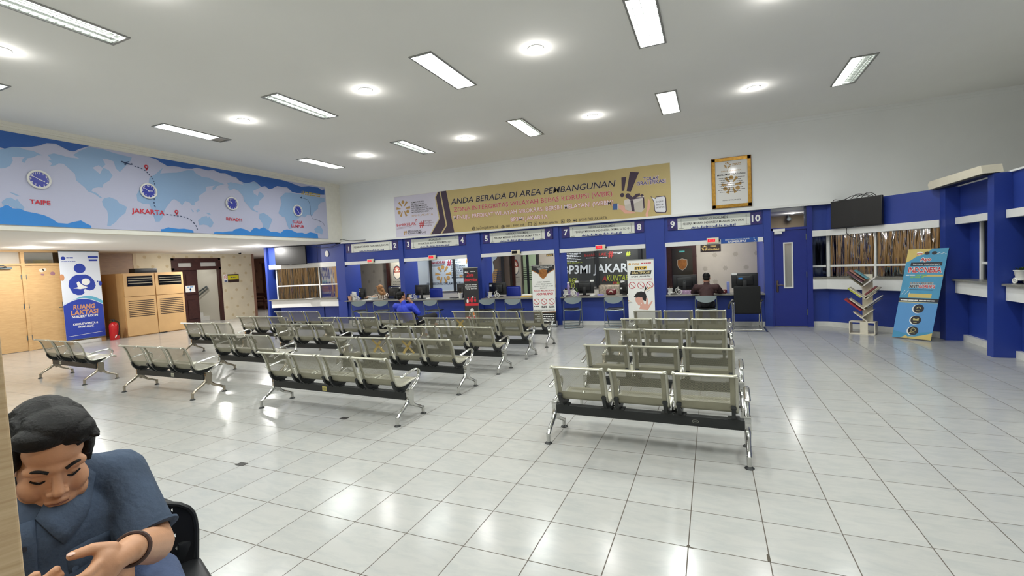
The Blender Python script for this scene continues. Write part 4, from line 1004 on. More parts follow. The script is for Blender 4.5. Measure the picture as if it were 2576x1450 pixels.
for i, (x0, x1) in enumerate(BAYS):
    a0, a1 = x0+.08, x1-.03; p0, p1 = a0+.22, a1-.22; z0, z1 = 2.245, 2.515
    t = thing('counter_sign', 'white service board over counters %s with purple number tiles at both ends' % NAMES[i], 'sign', (0, 0, 0), 0, 'counter service boards')
    bm = nb(); fbox(bm, FC, p0, p1, z0, z1, 0, .02); brd = fin('board', bm, BOARDW, t)
    if i: 
        bm = nb(); fbox(bm, FC, p0+.002, p1-.002, z1-.09, z1-.001, .02, .021); fin('upper_band', bm, BOARDG, brd)
    bm = nb(); m_ = (p0+p1)/2
    if i == 0: text(bm, TX[0][0], FC, m_, 2.385, .055, (p1-p0)*.86, .022, 'C', .012)
    else:
        text(bm, TX[i][0], FC, m_, 2.435, .05, (p1-p0)*(.26 if i == 1 else .4), .0225, 'C', .012); text(bm, TX[i][1], FC, m_, 2.345, .048, (p1-p0)*(.7 if i == 1 else .84), .0225, 'C', .008)
    fin('lettering', bm, flatmat('boardink', 52, 52, 56), brd)
    bm = nb(); rr = random.Random(3)
    wS = (p1-p0)*.62; n = 30
    for k in range(n):
        xx = m_-wS/2+wS*k/n; hh = rr.uniform(.02, .062); flat(bm, [(xx, 2.25), (xx+wS/n*.8, 2.25), (xx+wS/n*(.8 if k % 3 else .4), 2.25+hh), (xx+wS/n*.1, 2.25+hh*(1 if k % 2 else .6))], FC, .0225)
    fin('skyline_print', bm, SKY1, brd)
    bm = nb()
    for xx in (p0+.08, p1-.08): bar2(bm, (xx, 2.27), (xx, 2.46), .008, FC, .0225); disc(bm, xx, 2.465, .014, FC, .0225, 10); bar2(bm, (xx-.05, 2.268), (xx+.05, 2.268), .01, FC, .0225)
    fin('lamp_post_print', bm, SHADE, brd)
    for k, (q0, q1) in enumerate(((a0, p0), (p1, a1))):
        bm = nb(); fbox(bm, FC, q0, q1, z0, z1+.0, 0, .018); nt_ = fin('number_tile', bm, NUMV, t)
        bm = nb(); text(bm, str(2*i+1+k), FC, (q0+q1)/2, 2.31, .14, None, .0195, 'C', .03); fin('number', bm, PW, nt_)
# red queue displays
for i, (xd, on, nm) in enumerate(((-9.5, 1, 'one and two'), (-7.26, 1, 'three and four'), (-4.63, 0, 'five and six'), (-2.35, 1, 'seven and eight'), (.2, 1, 'nine and ten'))):
    t = thing('queue_display', 'small cream queue display over counters %s, %s' % (nm, 'red digits lit' if on else 'screen dark'), 'display', (xd, YC-.002, 1.945), 0, 'queue number displays')
    f = Fr((0, -.05, 0), (1, 0, 0), (0, 0, 1))
    bm = nb(); rbox(bm, -.125, .125, -.05, 0, -.065, .065, .008); c_ = fins('case', bm, CREAMP, t)
    bm = nb(); flat(bm, [(-.105, -.03), (.05, -.03), (.05, .042), (-.105, .042)], f, .001); fin('screen', bm, mat('led_on', S(190, 12, 32), .3, emit=S(230, 10, 40), estr=.7) if on else BLACKG, c_)
    if on:
        bm = nb(); text(bm, ('1001', '3', '', '7002', '9221')[i], f, -.03, -.012, .04, .1 if i != 1 else .02, .002, 'C', .01); fin('digits', bm, mat('led_digit', S(255, 90, 90), .4, emit=S(255, 70, 80), estr=1.6), c_)
    bm = nb(); cyl(bm, (-.07, -.05, -.05), (-.07, -.053, -.05), .006, seg=8); cyl(bm, (.125, -.03, 0), (.15, -.03, -.005), .02, seg=10); fin('knob', bm, BLACKP, t)
t = thing('disability_sign', 'blue wheelchair-access counter strip on the white lintel of counter ten', 'sign', (0, 0, 0))
f = Fr((0, YC-.0, 0), (1, 0, 0), (0, 0, 1))
bm = nb(); fbox(bm, f, .37, 1.10, 1.868, 1.975, .001, .008); s_ = fin('plate', bm, flatmat('signblue', 32, 78, 158, .4), t)
bm = nb(); text(bm, 'DISABILITAS', f, .70, 1.878, .042, .36, .0095, 'C', .025); text(bm, 'LOKET PELAYANAN KHUSUS', f, .70, 1.932, .026, .48, .0095, 'C', .015)
annulus(bm, 1.04, 1.9, .018, .025, f, .0095, 20, 1, -2.6, 1.0); disc(bm, 1.03, 1.955, .009, f, .0095, 10); bar2(bm, (1.03, 1.945), (1.034, 1.915), .01, f, .0095); bar2(bm, (1.034, 1.915), (1.056, 1.912), .008, f, .0095); bar2(bm, (1.056, 1.915), (1.066, 1.89), .008, f, .0095)
fin('lettering', bm, PW, s_)
# booth-wall sign, door poster and plates
FBW = Fr((0, 11.0, 0), (1, 0, 0), (0, 0, 1))
t = thing('room_sign', 'black and gold room plate on the booth wall beside the dark wooden door', 'sign', (0, 0, 0))
bm = nb(); fbox(bm, FBW, -.10, .40, 1.72, 1.93, .001, .015); s_ = fin('plate', bm, flatmat('platebrown', 40, 26, 18, .35), t)
bm = nb(); text(bm, 'RUANG', FBW, .22, 1.845, .04, .14, .017, 'C', .02); text(bm, 'KEPALA BALAI', FBW, .22, 1.76, .045, .28, .017, 'C', .02); logo(bm, FBW, 0, 1.82, .07, .017); fin('lettering', bm, flatmat('plategold', 214, 186, 110), s_)
# ================================================================ counters: tops and what stands on them
ZT = .735
for i, (x0, x1) in enumerate(BAYS):
    bm = nb(); rbox(bm, x0+.002, x1-.002, 8.70, 9.35, .702, ZT, .008)
    tag(fin('countertop', bm, GRANITE), 'grey stone worktop of counters %s' % NAMES[i], 'countertop', 'counter worktops')
    bm = nb(); box(bm, x0+.05, x0+.11, 9.25, 9.31, 0, .70); box(bm, x1-.11, x1-.05, 9.25, 9.31, 0, .70); struct(fin('trim_14', bm, BLUE))
def monitor(x, y, w_, h, z0, label, rz=0, notes=(), ring=False):
    t = thing('monitor', label, 'monitor', (x, y, ZT), rz, 'monitors on the counters'); zz = z0-ZT
    bm = nb(); rbox(bm, -w_/2, w_/2, -.02, .02, zz, zz+h, .012); rbox(bm, -w_*.32, w_*.32, -.045, -.015, zz+h*.18, zz+h*.85, .02); sh = fins('screen_housing', bm, BLACKP, t)
    bm = nb(); box(bm, -w_/2+.012, w_/2-.012, .020, .0215, zz+.014, zz+h-.012); fin('screen', bm, BLACKG, t)
    bm = nb(); rbox(bm, -.04, .04, -.05, -.03, 0.01, zz+h*.5, .008); fins('neck', bm, BLACKP, t)
    bm = nb(); rbox(bm, -.12, .12, -.1, .09, 0, .014, .006); fins('base', bm, BLACKP, t)
    f = Fr((0, -.0215, 0), (1, 0, 0), (0, 0, 1))
    if notes:
        bm = nb()
        for a, b, w2, h2 in notes: flat(bm, [(a*w_, zz+b*h), (a*w_+w2, zz+b*h), (a*w_+w2, zz+b*h+h2), (a*w_, zz+b*h+h2)], f, .001)
        fin('paper_note', bm, PW, sh)
    if ring:
        bm = nb(); annulus(bm, 0, zz+h*.55, .020, .024, Fr((0, -.0455, 0), (1, 0, 0), (0, 0, 1)), .001, 24); fin('maker_emblem', bm, GREYM, sh)
    return t
monitor(-10.25, 9.2, .24, .30, .80, 'small black monitor beside the paper holder on counter one', .35, ((-.45, .8, .05, .025), (-.42, .6, .06, .04)))
monitor(-8.95, 9.2, .48, .28, .82, 'black monitor behind the woman in the tan headscarf', .1, ((-.3, .92, .05, .02), (.3, .85, .06, .04), (.38, .3, .03, .06)))
monitor(-7.88, 9.1, .48, .31, .84, 'black monitor on counter three beside the blue office chair', .05, (), True)
monitor(-6.52, 9.2, .42, .31, .84, 'black monitor on counter four partly behind the red banner', -.1, ((-.42, .05, .04, .025),), True)
monitor(-5.37, 9.12, .54, .34, .80, 'large black monitor behind the mini bicycle planter on counter five', -.05, ((-.46, .7, .11, .05),), True)
monitor(-2.88, 9.12, .50, .33, .79, 'black monitor with two white notes on counter seven', .08, ((-.48, .86, .09, .05), (.3, .9, .1, .045)))
monitor(-1.78, 9.12, .40, .34, .76, 'black monitor on counter eight partly behind the white stop banner', .0, ((-.42, .82, .1, .05), (-.45, .35, .11, .04)))
monitor(-.44, 9.12, .54, .34, .84, 'black monitor with round maker emblem on counter nine', .0, (), True)
t = monitor(.84, 9.0, .54, .33, .85, 'black monitor rising behind the black visitor chair at counter ten', .0, ((-.49, .88, .11, .05),))
bm = nb(); f = Fr((0, -.0465, 0), (1, 0, 0), (0, 0, 1)); flat(bm, [(-.13, .31), (-.05, .31), (-.05, .345), (-.13, .345)], f, .001); fin('blue_sticker', bm, flatmat('stkblue', 60, 132, 206), t)
PLANTG = mat('leaf_green', S(74, 104, 48), .5, noise=.3, nscale=30)
def bicycle(x, y, z, label, rz=0, s=1.0, plant=True, dark=True):
    """toy bicycle that carries a flower pot"""
    t = thing('bicycle_planter', label, 'planter', (x, y, z), rz, 'bicycle planters'); t.scale = (s, s, s)
    for (wx, wy, r) in ((.11, 0, .055), (-.09, .045, .026), (-.09, -.045, .026)):
        bm = nb(); tube(bm, [(wx+r*math.cos(k*PI/10), wy, r+.006+r*math.sin(k*PI/10)) for k in range(20)], .007, 6, True)
        for k in range(4): cyl(bm, (wx-r*math.cos(k*PI/4), wy, r+.006-r*math.sin(k*PI/4)), (wx+r*math.cos(k*PI/4), wy, r+.006+r*math.sin(k*PI/4)), .0025, seg=5)
        fins('wheel', bm, WHITEP, t)
    bm = nb(); tube(bm, smooth_path([(.11, 0, .06), (.09, 0, .13), (.05, 0, .135), (.02, 0, .05), (-.05, 0, .04)], 3), .006, 6); tube(bm, [(.09, -.04, .165), (.085, 0, .15), (.09, .04, .165)], .005, 6); cyl(bm, (.09, 0, .13), (.085, 0, .155), .005, seg=6); box(bm, -.13, -.02, -.04, .04, .036, .046); fins('frame', bm, WHITEP, t)
    bm = nb(); lathe(bm, [(.040, .046), (.056, .13), (.062, .135), (.062, .142), (.05, .142), (.045, .1)], (-.075, 0, 0), 16); fins('pot', bm, WHITEP, t)
    if plant:
        bm = nb(); rr = random.Random(int(x*100))
        for k in range(26):
            a, l = rr.uniform(0, 2*PI), rr.uniform(.02, .06); c_ = V((-.075, 0, .135)); d = V((math.cos(a)*l, math.sin(a)*l, rr.uniform(.01, .05)))
            n_ = V((-d.y, d.x, 0)).normalized()*.012; q = c_+d*.5
            bm.faces.new([bm.verts.new(c_), bm.verts.new(q+n_), bm.verts.new(c_+d), bm.verts.new(q-n_)])
        fin('foliage', bm, PLANTG if not dark else mat('soil', S(86, 66, 44), .9, noise=.3, nscale=50), t)
    return t
bicycle(-10.22, 8.86, ZT, 'white toy bicycle planter in front of the papers on counter one', 0, .8)
bicycle(-8.08, 8.86, ZT, 'white toy bicycle planter on counter three', 0, 1.0)
bicycle(-5.40, 8.86, ZT, 'white toy bicycle planter before the monitor on counter five', 0, 1.15)
bicycle(-3.22, 8.86, ZT, 'white toy bicycle planter under the cat ornament on counter seven', 0, 1.2)
bicycle(-.67, 8.86, ZT, 'white toy bicycle planter on counter nine', 0, 1.05)
bicycle(4.0, 5.68, 1.03, 'white toy bicycle planter with green leaves on the far grey sill', -1.4, 1.3, True, False)
def pot(x, y, z, m, label, h=.16, r=.06, plantm=None, ph=.1):
    t = thing('plant_pot', label, 'pot', (x, y, z)); bm = nb(); lathe(bm, [(r*.7, 0), (r, h*.9), (r*1.08, h), (r*.9, h), (r*.8, h*.8)], seg=18); fins('pot', bm, m, t)
    if plantm:
        bm = nb(); rr = random.Random(int(x*77))
        for k in range(22):
            a = rr.uniform(0, 2*PI); l = rr.uniform(.3, 1)*ph; c_ = V((0, 0, h*.9)); d = V((math.cos(a)*l*.5, math.sin(a)*l*.5, l)); n_ = V((-math.sin(a), math.cos(a), 0))*.014; q = c_+d*.55
            bm.faces.new([bm.verts.new(c_), bm.verts.new(q+n_), bm.verts.new(c_+d), bm.verts.new(q-n_)])
        fin('foliage', bm, plantm, t)
    return t
pot(-6.48, 8.95, ZT, WHITEP, 'white goblet pot with dry stems at the end of counter four', .15, .07, mat('drystem', S(128, 104, 70), .8), .06)
pot(-3.03, 8.93, ZT, flatmat('lilacpot', 168, 148, 196, .4), 'lilac pot with dark green leaves on counter seven', .09, .045, PLANTG, .17)
pot(-10.50, 8.88, ZT, mat('peachpot', S(222, 170, 140), .5), 'peach and white pot in front of the paper stack on counter one', .13, .06, mat('soil', S(86, 66, 44), .9, noise=.3, nscale=50), .04)
t = thing('paper_holder', 'white paper holder stuffed with sheets at the end of counter one', 'paper holder', (-10.46, 9.0, ZT))
bm = nb(); box(bm, -.1, .1, -.03, .03, 0, .2); fin('tray', bm, WHITEP, t)
bm = nb(); box(bm, -.07, .08, -.02, .02, .2, .27, Matrix.Rotation(.12, 4, 'Y')); fin('sheets', bm, PW, t)
def slab(name, label, cat, x, y, w_, d, h, m, rz=0, z=ZT, r=.004):
    bm = nb(); rbox(bm, -w_/2, w_/2, -d/2, d/2, 0, h, r); o = tag(fins(name, bm, m), label, cat); o.location = (x, y, z); o.rotation_euler.z = rz; return o
slab('paper_sheet', 'white sheet of paper lying before the woman at counter one', 'paper', -9.82, 8.92, .30, .21, .004, PW, .2)
slab('document_folder', 'grey folder tilted open beside the small monitor on counter one', 'folder', -9.85, 9.2, .28, .2, .05, flatmat('folder', 168, 172, 170), -.4)
slab('keyboard', 'black keyboard on counter two', 'keyboard', -8.98, 8.95, .4, .14, .02, BLACKP, .1)
slab('card_reader', 'small white device on counter three by the monitor stand', 'device', -7.55, 8.9, .12, .08, .03, WHITEP, .2)
slab('keyboard', 'dark keyboard lying at the end of counter four', 'keyboard', -6.72, 9.0, .26, .12, .02, BLACKP, -.2)
slab('document_tray', 'yellow and white papers stacked beside the korupsi banner on counter six', 'papers', -4.45, 8.98, .3, .2, .03, flatmat('yellowfile', 206, 170, 92), .1)
slab('paper_stack', 'white papers on counter six behind the yellow ones', 'papers', -4.5, 9.21, .3, .2, .06, PW, -.1)
slab('tissue_pack', 'violet tissue pack on counter seven', 'tissue pack', -2.42, 8.9, .16, .09, .045, flatmat('violetpack', 142, 136, 196), .2)
slab('receipt_printer', 'small white and black desk device on counter seven', 'device', -2.62, 8.9, .1, .08, .035, WHITEP, -.4)
slab('pen_tray', 'dark pen tray on counter seven between plant and tissue pack', 'tray', -2.83, 8.86, .2, .06, .02, mat('dark_wood', S(62, 36, 30)), .05)
slab('leaflet', 'purple patterned leaflet behind the toy bicycle on counter nine', 'leaflet', -.37, 8.95, .34, .04, .09, mat('leaflet_purple', S(170, 140, 168), .6, noise=.4, nscale=40), 0)
slab('paper_sheet', 'white notes lying at the end of counter eight', 'paper', -1.66, 8.9, .2, .15, .03, PW, .1)
slab('paper_sheet', 'white papers lying on the angled bay sill', 'paper', -12.0, 8.68, .3, .18, .004, PW, .1, .835)
def bag(x, y, z, s, label):
    t = thing('handbag', label, 'bag', (x, y, z), 0, 'dark red bags'); t.scale = (s, s, s)
    bm = nb(); rbox(bm, -.13, .13, -.05, .05, 0, .15, .045, seg=3); fins('body', bm, mat('red_leather', S(98, 22, 30), .35), t)
    bm = nb(); tube(bm, [(.05*math.cos(k*PI/8)*1.0, -.052, .05+.05*math.sin(k*PI/8)) for k in range(9)], .012, 6); fins('handle', bm, mat('cream_leather', S(206, 196, 178), .5), t)
bag(.39, 8.93, ZT, .62, 'small dark red bag beside the man at counter nine'); bag(-2.2, 9.15, ZT, 1.0, 'dark red bag with a pale loop handle on counter eight')
t = thing('ornament', 'white and lilac cat ornament with pale flowers on counter seven', 'ornament', (-3.28, 9.0, ZT))
bm = nb(); lathe(bm, [(.05, 0), (.055, .12), (.03, .2), (.04, .24), (.03, .3), (.005, .34)], seg=14); fins('body', bm, flatmat('lilacpot', 168, 148, 196, .4), t)
bm = nb()
for k in range(9): ball(bm, (-.06+.03*math.sin(k*2.1), .03*math.cos(k*1.7), .05+.02*k % .12), .035, seg=8, rows=6)
ball(bm, (.0, 0, .34), .035, .03, .03); fins('flowers', bm, WHITEP, t)
bm = nb(); rbox(bm, -.03, .03, -.07, .07, 0, .26, .01); o = tag(fins('tissue_box', bm, flatmat('palevio', 120, 132, 190)), 'tall blue and lilac box beside the monitor at counter ten', 'box'); o.location = (.50, 9.05, ZT)

# office chairs behind the counters
OB = mat('office_blue', S(34, 52, 150), .5)
def office_chair(x, y, label, m=OB, w_=.46, top=1.03, rz=0.0, grp='staff chairs behind the counters'):
    t = thing('office_chair', label, 'chair', (x, y, 0), rz, grp)
    bm = nb(); rbox(bm, -w_/2, w_/2, .16, .22, .60, top, .05, seg=3); fins('backrest', bm, m, t)
    bm = nb()
    for k in range(-3, 4): box(bm, k*.045-.006, k*.045+.006, .152, .162, .74, top-.12)
    fin('slot', bm, BLACKP, t)
    bm = nb(); rbox(bm, -.23, .23, -.22, .22, .42, .48, .03, seg=3); fins('seat', bm, m, t)
    bm = nb(); cyl(bm, (0, 0, .08), (0, 0, .42), .03); tube(bm, [(0, .12, .44), (0, .22, .5), (0, .2, .7)], .02)
    for k in range(5): cyl(bm, (0, 0, .1), (.28*math.cos(k*2*PI/5), .28*math.sin(k*2*PI/5), .05), .02, .014); ball(bm, (.28*math.cos(k*2*PI/5), .28*math.sin(k*2*PI/5), .03), .03, seg=8, rows=6)
    fins('base', bm, BLACKP, t)
office_chair(-7.67, 9.72, 'blue slotted office chair behind counter three', OB, .44, 1.02, PI)
office_chair(-5.05, 9.68, 'blue slotted office chair behind counter five', OB, .44, 1.01, PI)
office_chair(-2.32, 9.85, 'office chair draped with pale patterned cloth behind counter eight', mat('patterned_cloth', S(196, 182, 160), .8, noise=.35, nscale=22), .62, .98, PI)
office_chair(-9.35, 9.85, 'dark blue office chair behind counter two', mat('navy', S(24, 36, 72), .6), .46, 1.12, PI)

# ================================================================ booth partitions with printed film
def partition(name_label, x0, x1, y, mulls, z0, m, z1=2.48):
    t = thing('glass_partition', name_label, 'partition', (0, 0, 0), 0, 'glazed partitions in the booth')
    bm = nb(); box(bm, x0, x1, y+.005, y+.015, z0, z1); fin('film_pane', bm, m, t)
    bm = nb(); box(bm, x0, x1, y-.02, y+.03, 0, z0); box(bm, x0, x1, y-.025, y+.03, z0-.02, z0+.04)
    fin('lower_panel', bm, mat('sillwall', S(206, 202, 188), .6), t)
    for a in mulls:
        bm = nb(); box(bm, a-.045, a+.045, y-.025, y+.035, z0, z1); fin('mullion', bm, BLACKM, t)
    bm = nb(); box(bm, x0, x1, y-.03, y+.0, z0-.005, z0+.03); fin('rail', bm, BLACKM, t)
    return t
YP = 10.3; FP = Fr((0, YP, 0), (1, 0, 0), (0, 0, 1))
t = partition('glazed partition with pale film and gold three-figure logo behind counters three and four', -9.4, -6.55, YP, (-8.32, -7.43), .84, mat('frost_film', S(186, 200, 206), .25))
bm = nb(); logo(bm, FP, -7.86, 1.42, .30, .002); flat(bm, [(-9.3, .9), (-8.9, .9), (-9.05, 1.2), (-9.3, 1.55)], FP, .002); text(bm, '#', FP, -7.0, 1.76, .16, .14, .003, off=.02); lines2(bm, FP, -7.25, -6.95, 1.30, .07, .003, 2); fin('gold_print', bm, flatmat('logogold', 178, 140, 80), t)
bm = nb(); text(bm, 'BerAKHLAK', FP, -8.27, 1.77, .09, .52, .003, off=.015); text(bm, '#', FP, -7.68, 1.71, .18, .15, .003, off=.03); fin('red_print', bm, flatmat('logored', 150, 40, 62), t)
bm = nb()
for i, s_ in enumerate(('KEMENTERIAN', 'PELINDUNGAN', 'PEKERJA MIGRAN', 'INDONESIA/BADAN', 'PELINDUNGAN PEKERJA', 'MIGRAN INDONESIA')): text(bm, s_, FP, -7.54, 1.645-.072*i, .05, (.5, .5, .62, .68, .85, .7)[i], .003, off=.008)
for i, s_ in enumerate(('bangga', 'melayani', 'bangsa')): text(bm, s_, FP, -7.53, 1.86-.075*i, .045, (.28, .36, .28)[i], .003)
text(bm, 'PROFESIONAL DALAM PEKERJAAN', FP, -8.5, 1.09, .07, 1.5, .003, off=.01); lines2(bm, FP, -8.27, -7.77, 1.735, .012, .003); lines2(bm, FP, -8.27, -7.87, 1.70, .012, .003, 2); fin('dark_print', bm, flatmat('filmink', 52, 62, 86), t)
t = partition('glazed partition with dark film and brushed white letters behind counters seven and eight', -4.0, -1.2, YP, (-2.79, -1.62), .84, mat('dark_poster', S(58, 60, 58), .3))
bm = nb(); text(bm, 'BP3MI JAKARTA', FP, -3.80, 1.28, .23, 2.25, .003, off=.02, shear=.05); text(bm, 'bangga', FP, -2.35, 1.80, .05, .26, .003)
for i in range(6): lines2(bm, FP, -3.72, -3.25-.1*(i % 2), 1.85-.045*i, .02, .003, i)
lines2(bm, FP, -3.1, -2.5, 1.70, .014, .003); fin('white_print', bm, flatmat('filmwhite', 206, 214, 214), t)
bm = nb(); text(bm, 'BerAKHLAK', FP, -3.14, 1.75, .08, .62, .003, off=.012); text(bm, '#', FP, -2.47, 1.70, .17, .13, .003, off=.03); text(bm, 'A', FP, -2.66, 1.04, .15, .11, .003, off=.03, shear=.15); text(bm, 'P', FP, -2.38, .88, .13, .10, .003, off=.03, shear=.15); fin('red_print', bm, flatmat('filmred', 150, 52, 48), t)
bm = nb(); text(bm, 'KUNTABEL', FP, -2.545, 1.04, .15, .75, .003, off=.02, shear=.15); text(bm, 'RG!', FP, -3.64, 1.02, .13, .21, .003, off=.02, shear=.15); text(bm, 'TY', FP, -3.6, .88, .12, .16, .003, off=.02, shear=.15); text(bm, 'ROF', FP, -2.27, .88, .13, .3, .003, off=.02, shear=.15); text(bm, '#', FP, -1.98, 1.72, .12, .11, .003, off=.03); text(bm, 'BP3MI JAKARTA', FP, -3.72, 1.575, .035, .5, .003); fin('green_print', bm, flatmat('filmlime', 158, 172, 60), t)
t = partition('glazed partition with pale and brown film beside the dark post behind counter five', -6.7, -5.5, YP, (-5.72,), .84, mat('brown_film', S(96, 84, 70), .35))
bm = nb(); flat(bm, [(-6.5, .9), (-6.25, .9), (-6.0, 1.5), (-6.05, 1.75), (-5.9, 1.85), (-5.9, 2.2), (-6.5, 2.2)], FP, .003); fin('pale_print', bm, mat('frost_film', S(186, 200, 206)), t)
bm = nb(); flat(bm, [(-6.28, .9), (-6.0, .9), (-5.9, 1.5), (-6.02, 1.5)], FP, .0035); fin('gold_print', bm, flatmat('logogold', 178, 140, 80), t)
bm = nb()
for k in range(6): lines2(bm, FP, -6.05, -5.76, 1.42-.06*k, .02, .004, k)
fin('dark_print', bm, flatmat('filmink', 52, 62, 86), t)
for x0, x1, lb in ((-5.26, -5.14, 'narrow pale green cupboard door behind the standing banner of counter five'), (-5.07, -4.82, 'wide pale green cupboard door in the booth behind counter six')):
    t = thing('cupboard', lb, 'cupboard', ((x0+x1)/2, 10.85, 0), 0, 'pale green cupboards'); w2 = (x1-x0)/2
    bm = nb(); box(bm, -w2, w2, 0, .12, 0, 2.4); fin('body', bm, mat('mint_panel', S(160, 180, 144), .5), t)
    bm = nb()
    for k in range(7): box(bm, -w2-.0, w2+.0, -.006, 0, 1.13+k*.065, 1.145+k*.065)
    fin('louvre', bm, BLACKM, t)
    bm = nb(); box(bm, w2, w2+.06, -.02, .1, 0, 2.45); fin('post', bm, BLACKM, t)
for x in (-10.28, -5.48): 
    bm = nb(); box(bm, x-.045, x+.045, 10.55, 10.64, 0, 2.5); struct(fin('pillar_post', bm, mat('dark_wood', S(62, 36, 30))))
t = thing('room_nameplate', 'small black and gold plate high on the booth wall behind counter six', 'plate', (-4.42, 11.0, 1.875))
bm = nb(); box(bm, -.11, .11, -.012, -.001, -.04, .04); fin('plate', bm, flatmat('platebrown', 40, 26, 18, .35), t)
bm = nb(); f = Fr((0, -.013, 0), (1, 0, 0), (0, 0, 1)); lines2(bm, f, -.09, .09, .008, .016, .001); lines2(bm, f, -.09, .09, -.022, .016, .001, 4); fin('print', bm, flatmat('plategold', 214, 186, 110), t)
# head of office door with shield
bm = nb(); box(bm, -1.0, -.21, 10.94, 11.0, 0, 2.3); d = struct(fin('door_10', bm, DARKW))
bm = nb(); box(bm, -.84, -.31, 10.925, 10.94, .5, 1.85); fin('glass_pane', bm, mat('door_glass', S(54, 50, 42), .15), d)
SH = [(0, .155), (.05, .135), (.115, .125), (.12, .0), (.09, -.08), (0, -.15), (-.09, -.08), (-.12, 0), (-.115, .125), (-.05, .135)]
f = Fr((-.575, 10.924, 1.40), (1, 0, 0), (0, 0, 1))
bm = nb(); flat(bm, [(a*1.12, b*1.12) for a, b in SH], f, .001); fin('shield_edge', bm, flatmat('silver', 170, 166, 150), d)
bm = nb(); flat(bm, [(a, b) for a, b in SH], f, .002); fin('shield', bm, mat('bronze_print', S(150, 96, 42), .4, noise=.25, nscale=20), d)
bm = nb(); flat(bm, [(-.07, .34), (.07, .34), (.07, .38), (-.07, .38)], f, .002); fin('sticker', bm, flatmat('teal', 92, 190, 176), d)

# ================================================================ chairs in front of the counters
def folding_chair(x, y, rz, label):
    t = thing('folding_chair', label, 'chair', (x, y, 0), rz, 'grey folding chairs at the counters')
    bm = nb(); pts = [(-.225, -.21, .012)]
    for sx in (-1, 1): tube(bm, smooth_path([(sx*.21, -.255, .70), (sx*.215, -.225, .6), (sx*.22, -.16, .46), (sx*.225, -.20, .2), (sx*.225, -.225, .02)], 3), .0115, 8)
    tube(bm, [(-.225, -.225, .014), (0, -.235, .014), (.225, -.225, .014)], .0115, 8); tube(bm, [(-.222, -.21, .13), (.222, -.21, .13)], .008, 6); tube(bm, [(-.215, -.165, .44), (0, -.18, .425), (.215, -.165, .44)], .0115, 8)
    fins('back_frame', bm, GREYM, t)
    bm = nb()
    for sx in (-1, 1): tube(bm, [(sx*.20, -.12, .47), (sx*.20, .2, .05), (sx*.19, .225, .014)], .0115, 8)
    tube(bm, [(-.19, .225, .014), (.19, .225, .014)], .0115, 8); tube(bm, [(-.2, .12, .15), (.2, .12, .15)], .008, 6)
    fins('front_frame', bm, GREYM, t)
    bm = nb(); n = 14; A = []
    for k in range(n+1):
        u = -1+2*k/n; xx = .215*u; yb = -.25-.03*(1-u*u); zt = .752-.02*abs(u)**4; zb = .735-.135*max(0, 1-u*u)**.5 if abs(u) < 1 else .72
        A.append([bm.verts.new((xx, yb+o, z)) for o, z in ((-.012, zt), (.012, zt), (.012, zb), (-.012, zb))])
    for k in range(n):
        for j in range(4): bm.faces.new((A[k][j], A[k][(j+1) % 4], A[k+1][(j+1) % 4], A[k+1][j]))
    bm.faces.new(A[0]); bm.faces.new(A[-1][::-1]); fins('backrest', bm, GREYP, t)
    bm = nb(); rbox(bm, -.19, .19, -.15, .2, .435, .465, .014, seg=3); fins('seat', bm, BLACKP, t)
    return t
for x, y, rz, lb in ((-9.69, 8.42, .55, 'grey folding chair turned outward at counter one'), (-8.86, 8.42, .5, 'grey folding chair turned outward at counter two'), (-7.02, 8.40, .1, 'grey folding chair squarely facing counter three'), (-5.42, 8.42, .6, 'grey folding chair turned outward at counter five beside the red banner'), (-4.55, 8.42, .12, 'grey folding chair at counter six beside the korupsi banner'), (-3.05, 8.46, .38, 'grey folding chair turned aside at counter seven'), (-1.98, 8.46, .05, 'grey folding chair at counter eight beside the stop banner'), (.03, 8.42, 0, 'grey folding chair carrying the man in the dark brown shirt')):
    folding_chair(x, y, rz, lb)
t = thing('visitor_chair', 'black cantilever visitor chair with chrome frame at counter ten', 'chair', (.83, 8.42, 0), .02)
bm = nb(); rbox(bm, -.255, .255, -.22, -.17, .34, .92, .025, Matrix.Rotation(-.03, 4, 'X'), 3); fins('backrest', bm, mat('black_fabric', S(16, 17, 18), .9), t)
bm = nb(); rbox(bm, -.25, .25, -.2, .26, .40, .47, .03, seg=3); fins('seat', bm, mat('black_fabric', S(16, 17, 18), .9), t)
for sx in (-1, 1):
    bm = nb(); tube(bm, smooth_path([(sx*.255, -.2, .52), (sx*.27, -.14, .60), (sx*.27, .08, .62), (sx*.27, .2, .58), (sx*.265, .24, .44), (sx*.262, .25, .12), (sx*.262, .22, .02), (sx*.262, 0, .014), (sx*.255, -.22, .014)], 3), .013, 8); tube(bm, [(sx*.252, -.2, .60), (sx*.258, -.215, .3), (sx*.262, -.225, .03)], .013, 8); fins('frame', bm, CHROME, t)
    bm = nb(); rbox(bm, sx*.27-.025, sx*.27+.025, -.22, .1, .612, .64, .01); fins('armrest', bm, BLACKP, t)
bm = nb(); tube(bm, [(-.262, -.22, .014), (.262, -.22, .014)], .013, 8); fins('foot_rail', bm, CHROME, t)
bm = nb(); tube(bm, smooth_path([(-.27, -.22, .64), (-.33, -.26, .6), (-.36, -.27, .5), (-.35, -.27, .46)], 4), .022, 8, rb=.01); fins('strap', bm, BLACKP, t)
bm = nb()
for q in ((-.36, -.33, -.36, .33), (.33, .36, -.36, .33)): box(bm, q[0], q[1], q[2], q[3], .0005, .004)
box(bm, -.36, .36, -.36, -.33, .0005, .004); box(bm, -.36, .36, .30, .33, .0005, .004)
o = tag(fin('floor_marking', bm, flatmat('navytape', 40, 54, 92)), 'dark taped rectangle on the floor around the black visitor chair', 'floor marking'); o.location = (.83, 8.36, 0)
